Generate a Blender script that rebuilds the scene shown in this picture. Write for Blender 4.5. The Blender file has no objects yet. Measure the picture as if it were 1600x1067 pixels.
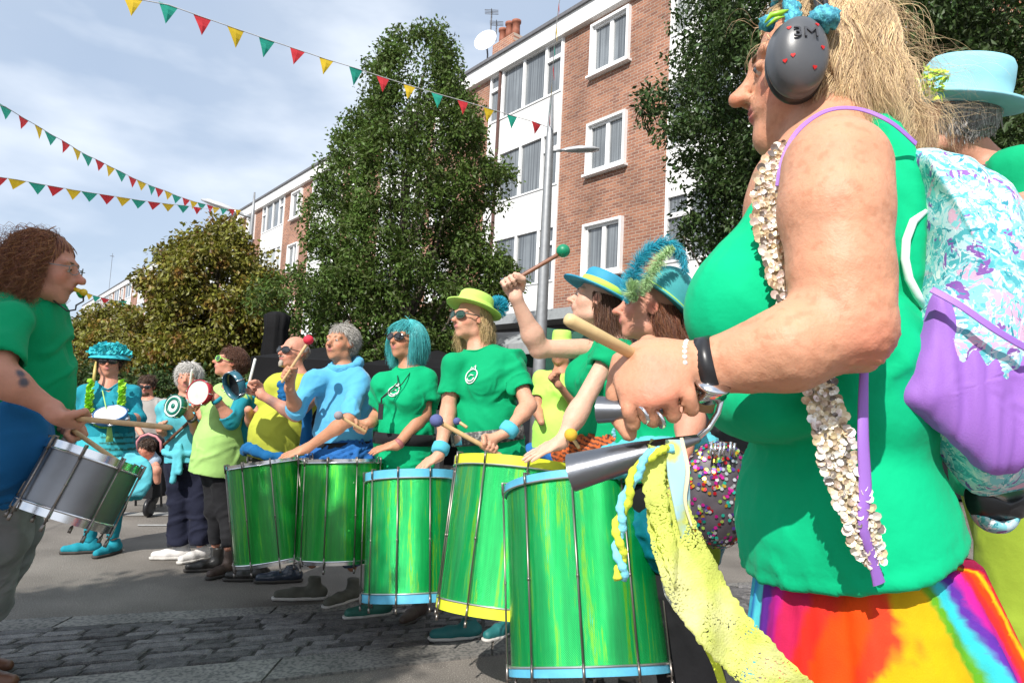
import bpy, math, random
import numpy as np
from mathutils import Vector, Matrix
random.seed(7); RNG = np.random.default_rng(7)
SC = bpy.context.scene; COL = SC.collection
rad = math.radians
# ---------------------------------------------------------------- camera
CAMZ = 1.25; FPX = 1067.0
CM = Matrix.Rotation(rad(95.0), 3, 'X') @ Matrix.Rotation(rad(2.86), 3, 'Z')
cd = bpy.data.cameras.new('camera'); cam = bpy.data.objects.new('camera', cd); COL.objects.link(cam)
cd.sensor_width = 36; cd.lens = 36 * FPX / 1600; cd.clip_start = 0.05; cd.clip_end = 2000
cam.matrix_world = Matrix.Translation((0, 0, CAMZ)) @ CM.to_4x4()
SC.camera = cam
# ---------------------------------------------------------------- sky and sun
SUN_EL = 41.0; SUN_TR = (0.39, 0.92)                      # light travels to +x,+y
SC.view_settings.view_transform = 'Standard'; SC.view_settings.look = 'None'
SC.view_settings.exposure = 0.54; SC.view_settings.gamma = 1
W = bpy.data.worlds.new("World"); SC.world = W; W.use_nodes = True
def world():
    nt = W.node_tree; N = nt.nodes; L = nt.links
    for n in list(N): N.remove(n)
    out = N.new('ShaderNodeOutputWorld'); bg = N.new('ShaderNodeBackground'); bg.inputs[1].default_value = 0.10
    sky = N.new('ShaderNodeTexSky'); sky.sky_type = 'NISHITA'; sky.sun_disc = False
    sky.sun_elevation = rad(SUN_EL); sky.sun_rotation = math.atan2(-SUN_TR[0], -SUN_TR[1])
    tc = N.new('ShaderNodeTexCoord'); mp = N.new('ShaderNodeMapping'); mp.inputs['Scale'].default_value = (1.0, 1.0, 2.6)
    mp.inputs['Rotation'].default_value = (0.25, 0.42, 0.3); mp.inputs['Location'].default_value = (0.35, 0.1, 0.32)
    n1 = N.new('ShaderNodeTexNoise'); n1.inputs['Scale'].default_value = 1.5; n1.inputs['Detail'].default_value = 6; n1.inputs['Roughness'].default_value = .48
    r1 = N.new('ShaderNodeValToRGB'); e = r1.color_ramp.elements; e[0].position = .44; e[0].color = (0, 0, 0, 1); e[1].position = .58; e[1].color = (1, 1, 1, 1)
    n2 = N.new('ShaderNodeTexNoise'); n2.inputs['Scale'].default_value = 2.2; n2.inputs['Detail'].default_value = 5
    r2 = N.new('ShaderNodeValToRGB'); e = r2.color_ramp.elements; e[0].position = .35; e[0].color = (3.9, 4.8, 6.2, 1); e[1].position = .65; e[1].color = (4.7, 5.5, 6.7, 1)
    mx = N.new('ShaderNodeMix'); mx.data_type = 'RGBA'
    mx0 = N.new('ShaderNodeMix'); mx0.data_type = 'RGBA'; mx0.inputs[0].default_value = .75
    L.new(tc.outputs['Generated'], mp.inputs[0]); L.new(mp.outputs[0], n1.inputs['Vector']); L.new(tc.outputs['Generated'], n2.inputs['Vector'])
    L.new(n1.outputs[0], r1.inputs[0]); L.new(n2.outputs[0], r2.inputs[0])
    L.new(sky.outputs[0], mx0.inputs[6]); L.new(r2.outputs[0], mx0.inputs[7])
    L.new(r1.outputs[0], mx.inputs[0]); L.new(mx0.outputs[2], mx.inputs[6]); mx.inputs[7].default_value = (7.4, 7.9, 8.6, 1)
    L.new(mx.outputs[2], bg.inputs[0]); L.new(bg.outputs[0], out.inputs[0])
world()
sl = bpy.data.lights.new('sun', 'SUN'); sl.energy = 4.3; sl.angle = rad(.53); sl.color = (1, .95, .88)
so = bpy.data.objects.new('sun', sl); COL.objects.link(so)
_d = Vector((SUN_TR[0], SUN_TR[1], 0)).normalized() * math.cos(rad(SUN_EL)); _d.z = -math.sin(rad(SUN_EL))
so.rotation_euler = _d.to_track_quat('-Z', 'Y').to_euler(); so.location = (-20, -20, 30)
# ---------------------------------------------------------------- helpers
V = Vector
def P(px, py, D):                                          # point seen at (px,py) of the 1600x1067 photo, D metres ahead
    v = CM @ Vector(((px - 800) / FPX, -(py - 533.5) / FPX, -1))
    return Vector((0, 0, CAMZ)) + v * (D / v.y)
def G(px, py, z=0.0):
    v = CM @ Vector(((px - 800) / FPX, -(py - 533.5) / FPX, -1))
    return Vector((0, 0, CAMZ)) + v * ((z - CAMZ) / v.z)
def na(p): return np.array(p, dtype=np.float64)
def unit(v): v = na(v); return v / (np.linalg.norm(v) + 1e-12)
def thing(name, label, cat, loc=(0, 0, 0), group=None, kind=None):
    o = bpy.data.objects.new(name, None); COL.objects.link(o); o.location = loc; o.empty_display_size = .1
    o['label'] = label; o['category'] = cat
    if group: o['group'] = group
    if kind: o['kind'] = kind
    return o
def fastmesh(verts, faces, smooth=True, cols=None, name='mesh'):
    """faces: list of arrays (n,k) or ragged list"""
    me = bpy.data.meshes.new(name); verts = np.asarray(verts, dtype=np.float32).reshape(-1, 3)
    if isinstance(faces, np.ndarray):
        n, k = faces.shape; flat = faces.reshape(-1).astype(np.int32); starts = np.arange(n, dtype=np.int32) * k; tot = n
    else:
        lens = np.array([len(f) for f in faces], dtype=np.int32); tot = len(faces)
        flat = np.array([i for f in faces for i in f], dtype=np.int32); starts = np.concatenate([[0], np.cumsum(lens)[:-1]]).astype(np.int32)
    me.vertices.add(len(verts)); me.vertices.foreach_set('co', verts.reshape(-1))
    me.loops.add(len(flat)); me.loops.foreach_set('vertex_index', flat)
    me.polygons.add(tot); me.polygons.foreach_set('loop_start', starts)
    me.update(calc_edges=True); me.validate()
    me.polygons.foreach_set('use_smooth', np.full(len(me.polygons), smooth, dtype=bool))
    if cols is not None and len(cols) == len(me.vertices):
        at = me.color_attributes.new('Col', 'FLOAT_COLOR', 'POINT')
        c = np.ones((len(me.vertices), 4), dtype=np.float32); c[:, :3] = cols; at.data.foreach_set('color', c.reshape(-1))
    return me
def obj(name, me, mat=None, parent=None, label=None):
    o = bpy.data.objects.new(name, me); me.name = name; COL.objects.link(o)
    if mat: me.materials.append(mat)
    if parent is not None:
        o.parent = parent
        m = Matrix.Translation(-parent.location)
        if parent.parent is not None: m = Matrix.Identity(4)
        if parent.type != 'EMPTY': m = Matrix.Identity(4)
        o.matrix_parent_inverse = m
    if label: o['label'] = label
    return o
def tag(o, label, cat, group=None, kind=None):
    o['label'] = label; o['category'] = cat
    if group: o['group'] = group
    if kind: o['kind'] = kind
    return o
class MB:                                                  # mesh collector
    def __init__(s): s.v = []; s.f = []; s.n = 0; s.c = []
    def add(s, v, f, col=None):
        v = [tuple(p) for p in v]; s.v += v; s.f += [tuple(i + s.n for i in q) for q in f]; s.n += len(v)
        s.c += [col or (1, 1, 1)] * len(v); return s
    def box(s, c, size, R=None, col=None, taper=1.0):
        hx, hy, hz = [a / 2 for a in size]; pts = []
        for z in (-1, 1):
            t = taper if z > 0 else 1
            for x, y in ((-1, -1), (1, -1), (1, 1), (-1, 1)): pts.append(Vector((x * hx * t, y * hy * t, z * hz)))
        if R is not None: pts = [R @ p for p in pts]
        return s.add([p + Vector(c) for p in pts], [(0, 3, 2, 1), (4, 5, 6, 7), (0, 1, 5, 4), (1, 2, 6, 5), (2, 3, 7, 6), (3, 0, 4, 7)], col)
    def tube(s, pts, r, n=8, cap=True, col=None, closed=False):
        pts = [Vector(p) for p in pts]; m = len(pts); rr = r if hasattr(r, '__len__') else [r] * m
        ring = []; up = None
        for i, p in enumerate(pts):
            t = (pts[(i + 1) % m] - pts[i - 1]) if closed else (pts[min(i + 1, m - 1)] - pts[max(i - 1, 0)])
            t = t.normalized() if t.length > 1e-9 else Vector((0, 0, 1))
            if up is None: up = Vector((0, 0, 1)) if abs(t.z) < .9 else Vector((1, 0, 0))
            a = t.cross(up); a = a.normalized() if a.length > 1e-6 else t.orthogonal().normalized(); b = t.cross(a).normalized(); up = -b
            for k in range(n):
                w = 2 * math.pi * k / n; ring.append(p + (a * math.cos(w) + b * math.sin(w)) * rr[i])
        f = []
        for i in range(m if closed else m - 1):
            j = (i + 1) % m
            for k in range(n): f.append((i * n + k, i * n + (k + 1) % n, j * n + (k + 1) % n, j * n + k))
        if cap and not closed: f.append(tuple(range(n - 1, -1, -1))); f.append(tuple((m - 1) * n + k for k in range(n)))
        return s.add(ring, f, col)
    def lathe(s, prof, o, axis=(0, 0, 1), n=32, col=None, sx=1.0, xdir=None):      # prof: (r, t) along axis
        ax = Vector(axis).normalized(); a = (Vector(xdir) - ax * Vector(xdir).dot(ax)).normalized() if xdir is not None else ax.orthogonal().normalized(); b = ax.cross(a)
        v = []; m = len(prof)
        for r, t in prof:
            for k in range(n):
                w = 2 * math.pi * k / n; v.append(Vector(o) + ax * t + (a * math.cos(w) * sx + b * math.sin(w)) * r)
        f = [(i * n + k, i * n + (k + 1) % n, (i + 1) * n + (k + 1) % n, (i + 1) * n + k) for i in range(m - 1) for k in range(n)]
        shut = abs(prof[0][0] - prof[-1][0]) + abs(prof[0][1] - prof[-1][1]) < 1e-6
        if prof[0][0] > 1e-5 and not shut: f.append(tuple(range(n - 1, -1, -1)))
        if prof[-1][0] > 1e-5 and not shut: f.append(tuple((m - 1) * n + k for k in range(n)))
        return s.add(v, f, col)
    def ball(s, c, r, n=14, col=None, sc=(1, 1, 1), R=None):
        v = []; m = n // 2 + 1
        for i in range(m):
            ph = math.pi * i / (m - 1)
            for k in range(n):
                w = 2 * math.pi * k / n; p = Vector((math.sin(ph) * math.cos(w) * r * sc[0], math.sin(ph) * math.sin(w) * r * sc[1], math.cos(ph) * r * sc[2]))
                v.append(Vector(c) + (R @ p if R is not None else p))
        return s.add(v, [(i * n + k, (i + 1) * n + k, (i + 1) * n + (k + 1) % n, i * n + (k + 1) % n) for i in range(m - 1) for k in range(n)], col)
    def mesh(s, smooth=False, cols=False): return fastmesh(s.v, s.f, smooth, np.array(s.c) if cols else None)
    def obj(s, name, mat, parent=None, smooth=False, cols=False, label=None): return obj(name, s.mesh(smooth, cols), mat, parent, label)
def autosmooth(o, ang=35):
    me = o.data; n = len(me.edges)
    import bmesh
    bm = bmesh.new(); bm.from_mesh(me)
    for e in bm.edges:
        if len(e.link_faces) == 2 and e.calc_face_angle(0) > rad(ang): e.smooth = False
    for f in bm.faces: f.smooth = True
    bm.to_mesh(me); bm.free(); return o
# ---------------------------------------------------------------- noise
def _h(ix, iy, iz, s):
    x = (ix.astype(np.int64) * 374761393 + iy.astype(np.int64) * 668265263 + iz.astype(np.int64) * 2147483647 + s * 1274126177) & 0xffffffff
    x = ((x ^ (x >> 13)) * 1103515245) & 0xffffffff; x = x ^ (x >> 16)
    return (x & 0xffff) / 32767.5 - 1.0
def noise3(p, seed=0):
    p = np.asarray(p, dtype=np.float64); i = np.floor(p).astype(np.int64); f = p - i; u = f * f * (3 - 2 * f); r = 0
    for dx in (0, 1):
        wx = u[:, 0] if dx else 1 - u[:, 0]
        for dy in (0, 1):
            wy = u[:, 1] if dy else 1 - u[:, 1]
            for dz in (0, 1):
                wz = u[:, 2] if dz else 1 - u[:, 2]
                r = r + wx * wy * wz * _h(i[:, 0] + dx, i[:, 1] + dy, i[:, 2] + dz, seed)
    return r
# ---------------------------------------------------------------- signed distance modelling (one continuous surface)
class Sdf:
    def __init__(s, h): s.h = h; s.pr = []; s.seed = 0; s.lo = np.full(3, 1e9); s.hi = np.full(3, -1e9)
    def _b(s, lo, hi, grow=True):
        if grow: s.lo = np.minimum(s.lo, lo); s.hi = np.maximum(s.hi, hi)
    def cone(s, a, b, ra, rb=None, k=.02, sub=False, cut=False, flat=1.0):
        rb = ra if rb is None else rb; a = na(a); b = na(b); ba = b - a; L2 = float(ba @ ba) + 1e-12; L = math.sqrt(L2)
        r = max(ra, rb); lo = np.minimum(a, b) - r; hi = np.maximum(a, b) + r
        def fn(x, y, z):
            px, py, pz = x - a[0], y - a[1], z - a[2]
            t = (px * ba[0] + py * ba[1] + pz * ba[2]) / L2; tc = np.clip(t, 0, 1)
            d = np.sqrt((px - ba[0] * tc) ** 2 + (py - ba[1] * tc) ** 2 + (pz - ba[2] * tc) ** 2) - (ra + (rb - ra) * tc)
            if cut: d = np.maximum(d, (t - 1) * L)
            return d
        s.pr.append((fn, lo, hi, k, sub)); s._b(lo, hi, not sub); return s
    def ball(s, c, r, k=.02, sub=False): return s.cone(c, na(c) + 1e-6, r, r, k, sub)
    def ell(s, c, rr, R=None, k=.02, sub=False):          # R columns = local axes
        c = na(c); rr = na(rr); R = np.eye(3) if R is None else na(R); e = np.sqrt(((R * rr) ** 2).sum(1)); lo = c - e; hi = c + e
        def fn(x, y, z):
            q = [((x - c[0]) * R[0, i] + (y - c[1]) * R[1, i] + (z - c[2]) * R[2, i]) / rr[i] for i in range(3)]
            k0 = np.sqrt(q[0] ** 2 + q[1] ** 2 + q[2] ** 2); k1 = np.sqrt((q[0] / rr[0]) ** 2 + (q[1] / rr[1]) ** 2 + (q[2] / rr[2]) ** 2) + 1e-9
            return k0 * (k0 - 1) / k1
        s.pr.append((fn, lo, hi, k, sub)); s._b(lo, hi, not sub); return s
    def clip(s, o, n):                                     # removes the half space along n
        o = na(o); n = unit(n)
        s.pr.append((lambda x, y, z: (x - o[0]) * n[0] + (y - o[1]) * n[1] + (z - o[2]) * n[2], None, None, 0, 'clip')); return s
    def build(s):
        h = s.h; m = 3 * h; lo = s.lo - m; n = np.ceil((s.hi + m - lo) / h).astype(int) + 1
        F = np.full(tuple(n), .5, dtype=np.float32); ax = [(lo[i] + h * np.arange(n[i])).astype(np.float32) for i in range(3)]
        for fn, a, b, k, md in s.pr:
            if md == 'clip': F = np.maximum(F, fn(ax[0][:, None, None], ax[1][None, :, None], ax[2][None, None, :]).astype(np.float32)); continue
            i0 = np.maximum(np.floor((a - lo - k - 2 * h) / h).astype(int), 0); i1 = np.minimum(np.ceil((b - lo + k + 2 * h) / h).astype(int) + 1, n)
            if (i1 <= i0).any(): continue
            sl = tuple(slice(i0[j], i1[j]) for j in range(3))
            d = fn(ax[0][sl[0]][:, None, None], ax[1][sl[1]][None, :, None], ax[2][sl[2]][None, None, :]).astype(np.float32)
            A = F[sl]
            if md: 
                d = -d
                if k > 0: hh = np.maximum(k - np.abs(A - d), 0) / k; F[sl] = np.maximum(A, d) + hh * hh * k * .25
                else: F[sl] = np.maximum(A, d)
            else:
                if k > 0: hh = np.maximum(k - np.abs(A - d), 0) / k; F[sl] = np.minimum(A, d) - hh * hh * k * .25
                else: F[sl] = np.minimum(A, d)
        for j in range(3):
            for e in (0, -1):
                ix = [slice(None)] * 3; ix[j] = e; F[tuple(ix)] = np.maximum(F[tuple(ix)], h)
        return nets(F, lo, h)
def nets(F, lo, h):
    s = F < 0; c = np.zeros(tuple(d - 1 for d in F.shape), dtype=np.int8)
    for dx in (0, 1):
        for dy in (0, 1):
            for dz in (0, 1): c += s[dx:dx + c.shape[0], dy:dy + c.shape[1], dz:dz + c.shape[2]]
    act = (c > 0) & (c < 8); I = np.argwhere(act)
    if len(I) == 0: return np.zeros((0, 3)), np.zeros((0, 4), int)
    cor = [(dx, dy, dz) for dx in (0, 1) for dy in (0, 1) for dz in (0, 1)]
    Vv = [F[I[:, 0] + a, I[:, 1] + b, I[:, 2] + e] for a, b, e in cor]
    acc = np.zeros((len(I), 3)); cnt = np.zeros(len(I))
    for i in range(8):
        for j in range(i + 1, 8):
            if sum(abs(cor[i][q] - cor[j][q]) for q in range(3)) != 1: continue
            m = (Vv[i] < 0) != (Vv[j] < 0); t = np.where(m, Vv[i] / np.where(m, Vv[i] - Vv[j], 1), 0)
            p = na(cor[i])[None] + t[:, None] * (na(cor[j]) - na(cor[i]))[None]
            acc += p * m[:, None]; cnt += m
    v = lo + (I + acc / cnt[:, None]) * h
    idx = np.full(c.shape, -1, dtype=np.int64); idx[I[:, 0], I[:, 1], I[:, 2]] = np.arange(len(I))
    Q = []
    for a in range(3):
        b, e = [(1, 2), (2, 0), (0, 1)][a]
        s0 = [slice(None)] * 3; s1 = [slice(None)] * 3; s0[a] = slice(0, -1); s1[a] = slice(1, None)
        df = s[tuple(s0)] != s[tuple(s1)]; J = np.argwhere(df)
        J = J[(J[:, b] > 0) & (J[:, e] > 0) & (J[:, b] < F.shape[b] - 1) & (J[:, e] < F.shape[e] - 1)]
        ib = np.zeros(3, int); ib[b] = 1; ie = np.zeros(3, int); ie[e] = 1
        g = lambda K: idx[K[:, 0], K[:, 1], K[:, 2]]
        q = np.stack([g(J - ib - ie), g(J - ie), g(J), g(J - ib)], 1)
        fl = ~s[J[:, 0], J[:, 1], J[:, 2]]; q[fl] = q[fl][:, ::-1]; Q.append(q)
    Q = np.concatenate(Q); Q = Q[(Q >= 0).all(1)]
    return v, Q
def vnormals(v, q):
    n = np.cross(v[q[:, 2]] - v[q[:, 0]], v[q[:, 3]] - v[q[:, 1]]); o = np.zeros_like(v)
    for i in range(4): np.add.at(o, q[:, i], n)
    return o / (np.linalg.norm(o, axis=1)[:, None] + 1e-12)
def relax(v, q, it=1, f=.5):
    for _ in range(it):
        a = np.zeros_like(v); c = np.zeros(len(v))
        for i in range(4):
            j = (i + 1) % 4; np.add.at(a, q[:, i], v[q[:, j]]); np.add.at(a, q[:, j], v[q[:, i]]); np.add.at(c, q[:, i], 1); np.add.at(c, q[:, j], 1)
        v = v * (1 - f) + f * a / np.maximum(c, 1)[:, None]
    return v
def folds(v, q, amp, sc=(9, 9, 4), seed=1, R=None):
    """cloth creases: ridged, stretched noise pushed along the normal; sc = frequency along x,y,z (metres)"""
    n = vnormals(v, q); p = v; k = float(np.mean(sc)) * 1.5; out = 0
    mk = np.clip(noise3(p * 4.5, seed + 9) * 2.2 + .5, 0, 1)
    for wt, g, sd in ((mk, unit((.5, .35, -.8)), 0), (1 - mk, unit((.75, .3, .35)), 20)):
        gp = p @ g; w = (p - (1 - .22) * gp[:, None] * g[None]) * k * (sc[2] / 5.0 if len(sc) else 1) ** .3; w = w + .5 * np.stack([noise3(p * 6, seed + 5 + c) for c in range(3)], 1)
        a = np.maximum(0, 1 - 3.2 * np.abs(noise3(w, seed + sd))); b = np.maximum(0, 1 - 3 * np.abs(noise3(w * 1.9 + 7, seed + 1 + sd)))
        out = out + wt * (a * .9 + b * .4)
    lo = noise3(p * 5, seed + 2); tuck = np.clip(.55 + lo * 1.1, .1, 1)
    return v + n * (amp * 2.1 * (out * tuck + lo * .25) - amp * .6)[:, None]
# ---------------------------------------------------------------- materials
MATS = {}
def mat(name, col=(.5, .5, .5), rough=.6, metal=0, var=.12, vs=12, bump=0, bs=150, bd=.002, sss=0, attr=False, spec=.5, sheen=0, weave=0, bump2=0, b2s=12, isl=0, transl=0, coat=0, aniso=0, alpha=1, crease=0, crs=5, emis=None, col2=None, c2s=8, c2t=(.45, .6)):
    if name in MATS: return MATS[name]
    m = bpy.data.materials.new(name); m.use_nodes = True; nt = m.node_tree; N = nt.nodes; L = nt.links; b = N['Principled BSDF']
    tc = N.new('ShaderNodeTexCoord'); c = None
    if attr: a = N.new('ShaderNodeAttribute'); a.attribute_name = 'Col'; c = a.outputs[0]
    else: a = N.new('ShaderNodeRGB'); a.outputs[0].default_value = (*col, 1); c = a.outputs[0]
    if col2:
        n = N.new('ShaderNodeTexNoise'); n.inputs['Scale'].default_value = c2s; n.inputs['Detail'].default_value = 4; L.new(tc.outputs['Object'], n.inputs['Vector'])
        r = N.new('ShaderNodeMapRange'); r.inputs[1].default_value = c2t[0]; r.inputs[2].default_value = c2t[1]; L.new(n.outputs[0], r.inputs[0])
        x = N.new('ShaderNodeMix'); x.data_type = 'RGBA'; L.new(r.outputs[0], x.inputs[0]); L.new(c, x.inputs[6]); x.inputs[7].default_value = (*col2, 1); c = x.outputs[2]
    if var or isl:
        hs = N.new('ShaderNodeHueSaturation'); L.new(c, hs.inputs['Color']); c = hs.outputs[0]
        n = N.new('ShaderNodeTexNoise'); n.inputs['Scale'].default_value = vs; n.inputs['Detail'].default_value = 5; L.new(tc.outputs['Object'], n.inputs['Vector'])
        r = N.new('ShaderNodeMapRange'); r.inputs[1].default_value = .3; r.inputs[2].default_value = .7; r.inputs[3].default_value = 1 - var; r.inputs[4].default_value = 1 + var; L.new(n.outputs[0], r.inputs[0])
        if isl:
            g = N.new('ShaderNodeNewGeometry'); r2 = N.new('ShaderNodeMapRange'); r2.inputs[3].default_value = 1 - isl; r2.inputs[4].default_value = 1 + isl; L.new(g.outputs['Random Per Island'], r2.inputs[0])
            mm = N.new('ShaderNodeMath'); mm.operation = 'MULTIPLY'; L.new(r.outputs[0], mm.inputs[0]); L.new(r2.outputs[0], mm.inputs[1]); L.new(mm.outputs[0], hs.inputs['Value'])
            r3 = N.new('ShaderNodeMapRange'); r3.inputs[3].default_value = .5 - isl * .04; r3.inputs[4].default_value = .5 + isl * .03; L.new(g.outputs['Random Per Island'], r3.inputs[0]); L.new(r3.outputs[0], hs.inputs['Hue'])
        else: L.new(r.outputs[0], hs.inputs['Value'])
    L.new(c, b.inputs['Base Color']); b.inputs['Roughness'].default_value = rough; b.inputs['Metallic'].default_value = metal
    b.inputs['Specular IOR Level'].default_value = spec
    if coat: b.inputs['Coat Weight'].default_value = coat; b.inputs['Coat Roughness'].default_value = .08
    if aniso: b.inputs['Anisotropic'].default_value = aniso
    if sheen: b.inputs['Sheen Weight'].default_value = sheen; b.inputs['Sheen Roughness'].default_value = .4
    if sss: b.inputs['Subsurface Weight'].default_value = sss; b.inputs['Subsurface Radius'].default_value = (.012, .004, .002); b.inputs['Subsurface Scale'].default_value = 1
    if alpha < 1: b.inputs['Alpha'].default_value = alpha
    nrm = None
    for (amt, scl, dist) in ((bump, bs, bd), (bump2, b2s, .02)):
        if not amt: continue
        n = N.new('ShaderNodeTexNoise'); n.inputs['Scale'].default_value = scl; n.inputs['Detail'].default_value = 4; L.new(tc.outputs['Object'], n.inputs['Vector'])
        bp = N.new('ShaderNodeBump'); bp.inputs['Strength'].default_value = amt; bp.inputs['Distance'].default_value = dist; L.new(n.outputs[0], bp.inputs['Height'])
        if nrm: L.new(nrm, bp.inputs['Normal'])
        nrm = bp.outputs[0]
    if crease:
        n = N.new('ShaderNodeTexNoise'); n.noise_type = 'RIDGED_MULTIFRACTAL'; n.inputs['Scale'].default_value = crs; n.inputs['Detail'].default_value = 3; n.inputs['Roughness'].default_value = .45; n.inputs['Distortion'].default_value = .6; L.new(tc.outputs['Object'], n.inputs['Vector'])
        bp = N.new('ShaderNodeBump'); bp.inputs['Strength'].default_value = crease; bp.inputs['Distance'].default_value = .02; L.new(n.outputs[0], bp.inputs['Height'])
        if nrm: L.new(nrm, bp.inputs['Normal'])
        nrm = bp.outputs[0]
    if nrm: L.new(nrm, b.inputs['Normal'])
    if transl:
        t = N.new('ShaderNodeBsdfTranslucent'); L.new(c, t.inputs[0]); ms = N.new('ShaderNodeMixShader'); ms.inputs[0].default_value = transl
        L.new(b.outputs[0], ms.inputs[1]); L.new(t.outputs[0], ms.inputs[2]); L.new(ms.outputs[0], N['Material Output'].inputs[0])
    MATS[name] = m; return m
def cloth(name, col, **k):
    d = dict(rough=.85, var=.06, vs=6, bump=.25, bs=900, bd=.0006, bump2=.25, b2s=14, spec=.2, sheen=.05, crease=.5, crs=6); d.update(k); return mat(name, col, **d)
def skin(name, attr=True): return mat(name, (.6, .35, .25), rough=.52, var=.08, vs=22, bump=.5, bs=420, bd=.0008, bump2=.12, b2s=70, sss=.1, attr=True, spec=.32)
# ================================================================ ground
M_asph = mat('asphalt', (.155, .14, .124), rough=.9, var=.22, vs=2, bump=1, bs=160, bd=.006, spec=.2, col2=(.30, .28, .25), c2s=150, c2t=(.5, .7))
M_slab = mat('paving_slab', (.21, .20, .185), rough=.85, var=.18, vs=5, bump=.35, bs=220, bd=.002, spec=.25, isl=.14, col2=(.11, .11, .105), c2s=60)
M_sett = mat('granite_sett', (.085, .083, .088), rough=.8, var=.3, vs=25, bump=.8, bs=70, bd=.006, spec=.3, isl=.42, col2=(.15, .14, .13), c2s=170)
def grid_plane(x0, x1, y0, y1, z): return fastmesh([(x0, y0, z), (x1, y0, z), (x1, y1, z), (x0, y1, z)], np.array([[0, 1, 2, 3]]), False)
o = obj('ground', grid_plane(-400, 400, -200, 900, 0), M_asph); o['kind'] = 'structure'
def lerp(a, b, t): return a + (b - a) * t
def line_at(A, B, x):                                      # point with given world x on ground line
    t = (x - A.x) / (B.x - A.x); return A + (B - A) * t
U0 = (G(0, 972), G(560, 943)); U1 = (G(0, 989), G(560, 954)); L0 = (G(220, 1051), G(795, 999)); L1 = (G(410, 1067), G(795, 1021))
def slab_strip(T, B, name, step):
    m = MB(); x = -7.0
    while x < 5.0:
        w = step * random.uniform(.85, 1.15); g = .006
        q = [line_at(*B, x + g), line_at(*B, x + w - g), line_at(*T, x + w - g), line_at(*T, x + g)]
        v = [(p.x, p.y, 0.012) for p in q] + [(p.x, p.y, -.02) for p in q]
        m.add(v, [(0, 1, 2, 3), (0, 4, 5, 1), (1, 5, 6, 2), (2, 6, 7, 3), (3, 7, 4, 0)]); x += w
    return m.obj(name, M_slab)
slab_strip(U0, U1, 'pavement_slabs', 1.0)['kind'] = 'structure'
slab_strip(L0, L1, 'pavement_kerbing', .85)['kind'] = 'structure'
M_mort = mat('sett_joint', (.045, .043, .04), rough=.95, var=.2, vs=20, bump=.6, bs=200)
mj = MB(); A = [line_at(*L0, -7), line_at(*L0, 5), line_at(*U1, 5), line_at(*U1, -7)]
mj.add([(p.x, p.y, .004) for p in A], [(0, 1, 2, 3)]); o = mj.obj('sett_bed', M_mort); o['kind'] = 'structure'
ms = MB(); nrow = 10
for r in range(nrow):
    x = -7 + random.uniform(0, .2)
    while x < 5.0:
        w = random.choice((.14, .18, .2, .23, .27)) * random.uniform(.9, 1.1); g = .009
        def pt(xx, t):
            a = line_at(*L0, xx); b = line_at(*U1, xx); return a + (b - a) * t
        t0 = (r + .07) / nrow; t1 = (r + .93) / nrow; z = .012 + random.uniform(-.005, .007)
        j = lambda: random.uniform(-.006, .006)
        q = [pt(x + g, t0), pt(x + w - g, t0), pt(x + w - g, t1), pt(x + g, t1)]; q = [Vector((p.x + j(), p.y + j(), 0)) for p in q]; c = sum(q, Vector()) / 4
        tz = [random.uniform(-.003, .003) for _ in range(4)]
        top = [(c + (p - c) * .9) + Vector((0, 0, z + tz[i])) for i, p in enumerate(q)]; mid = [p + Vector((0, 0, z - .006)) for p in q]; bot = [p + Vector((0, 0, -.01)) for p in q]
        f = [(0, 1, 2, 3)]
        for k in range(4):
            l = (k + 1) % 4; f += [(4 + k, 4 + l, l, k), (8 + k, 8 + l, 4 + l, 4 + k)]
        ms.add(top + mid + bot, f); x += w
ms.obj('sett_paving', M_sett)['kind'] = 'structure'
M_line = mat('worn_paint', (.34, .34, .33), rough=.8, var=.25, vs=20)
def quad_ground(name, a, b, c, d, m, z=.006):
    o = MB().add([(p.x, p.y, z) for p in (a, b, c, d)], [(0, 1, 2, 3)]).obj(name, m); o['kind'] = 'structure'; return o
quad_ground('road_marking', G(215, 822), G(262, 822), G(262, 820), G(215, 820), M_line)
quad_ground('kerb_line', G(-200, 806), G(700, 806), G(700, 801), G(-200, 801), M_line)
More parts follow.
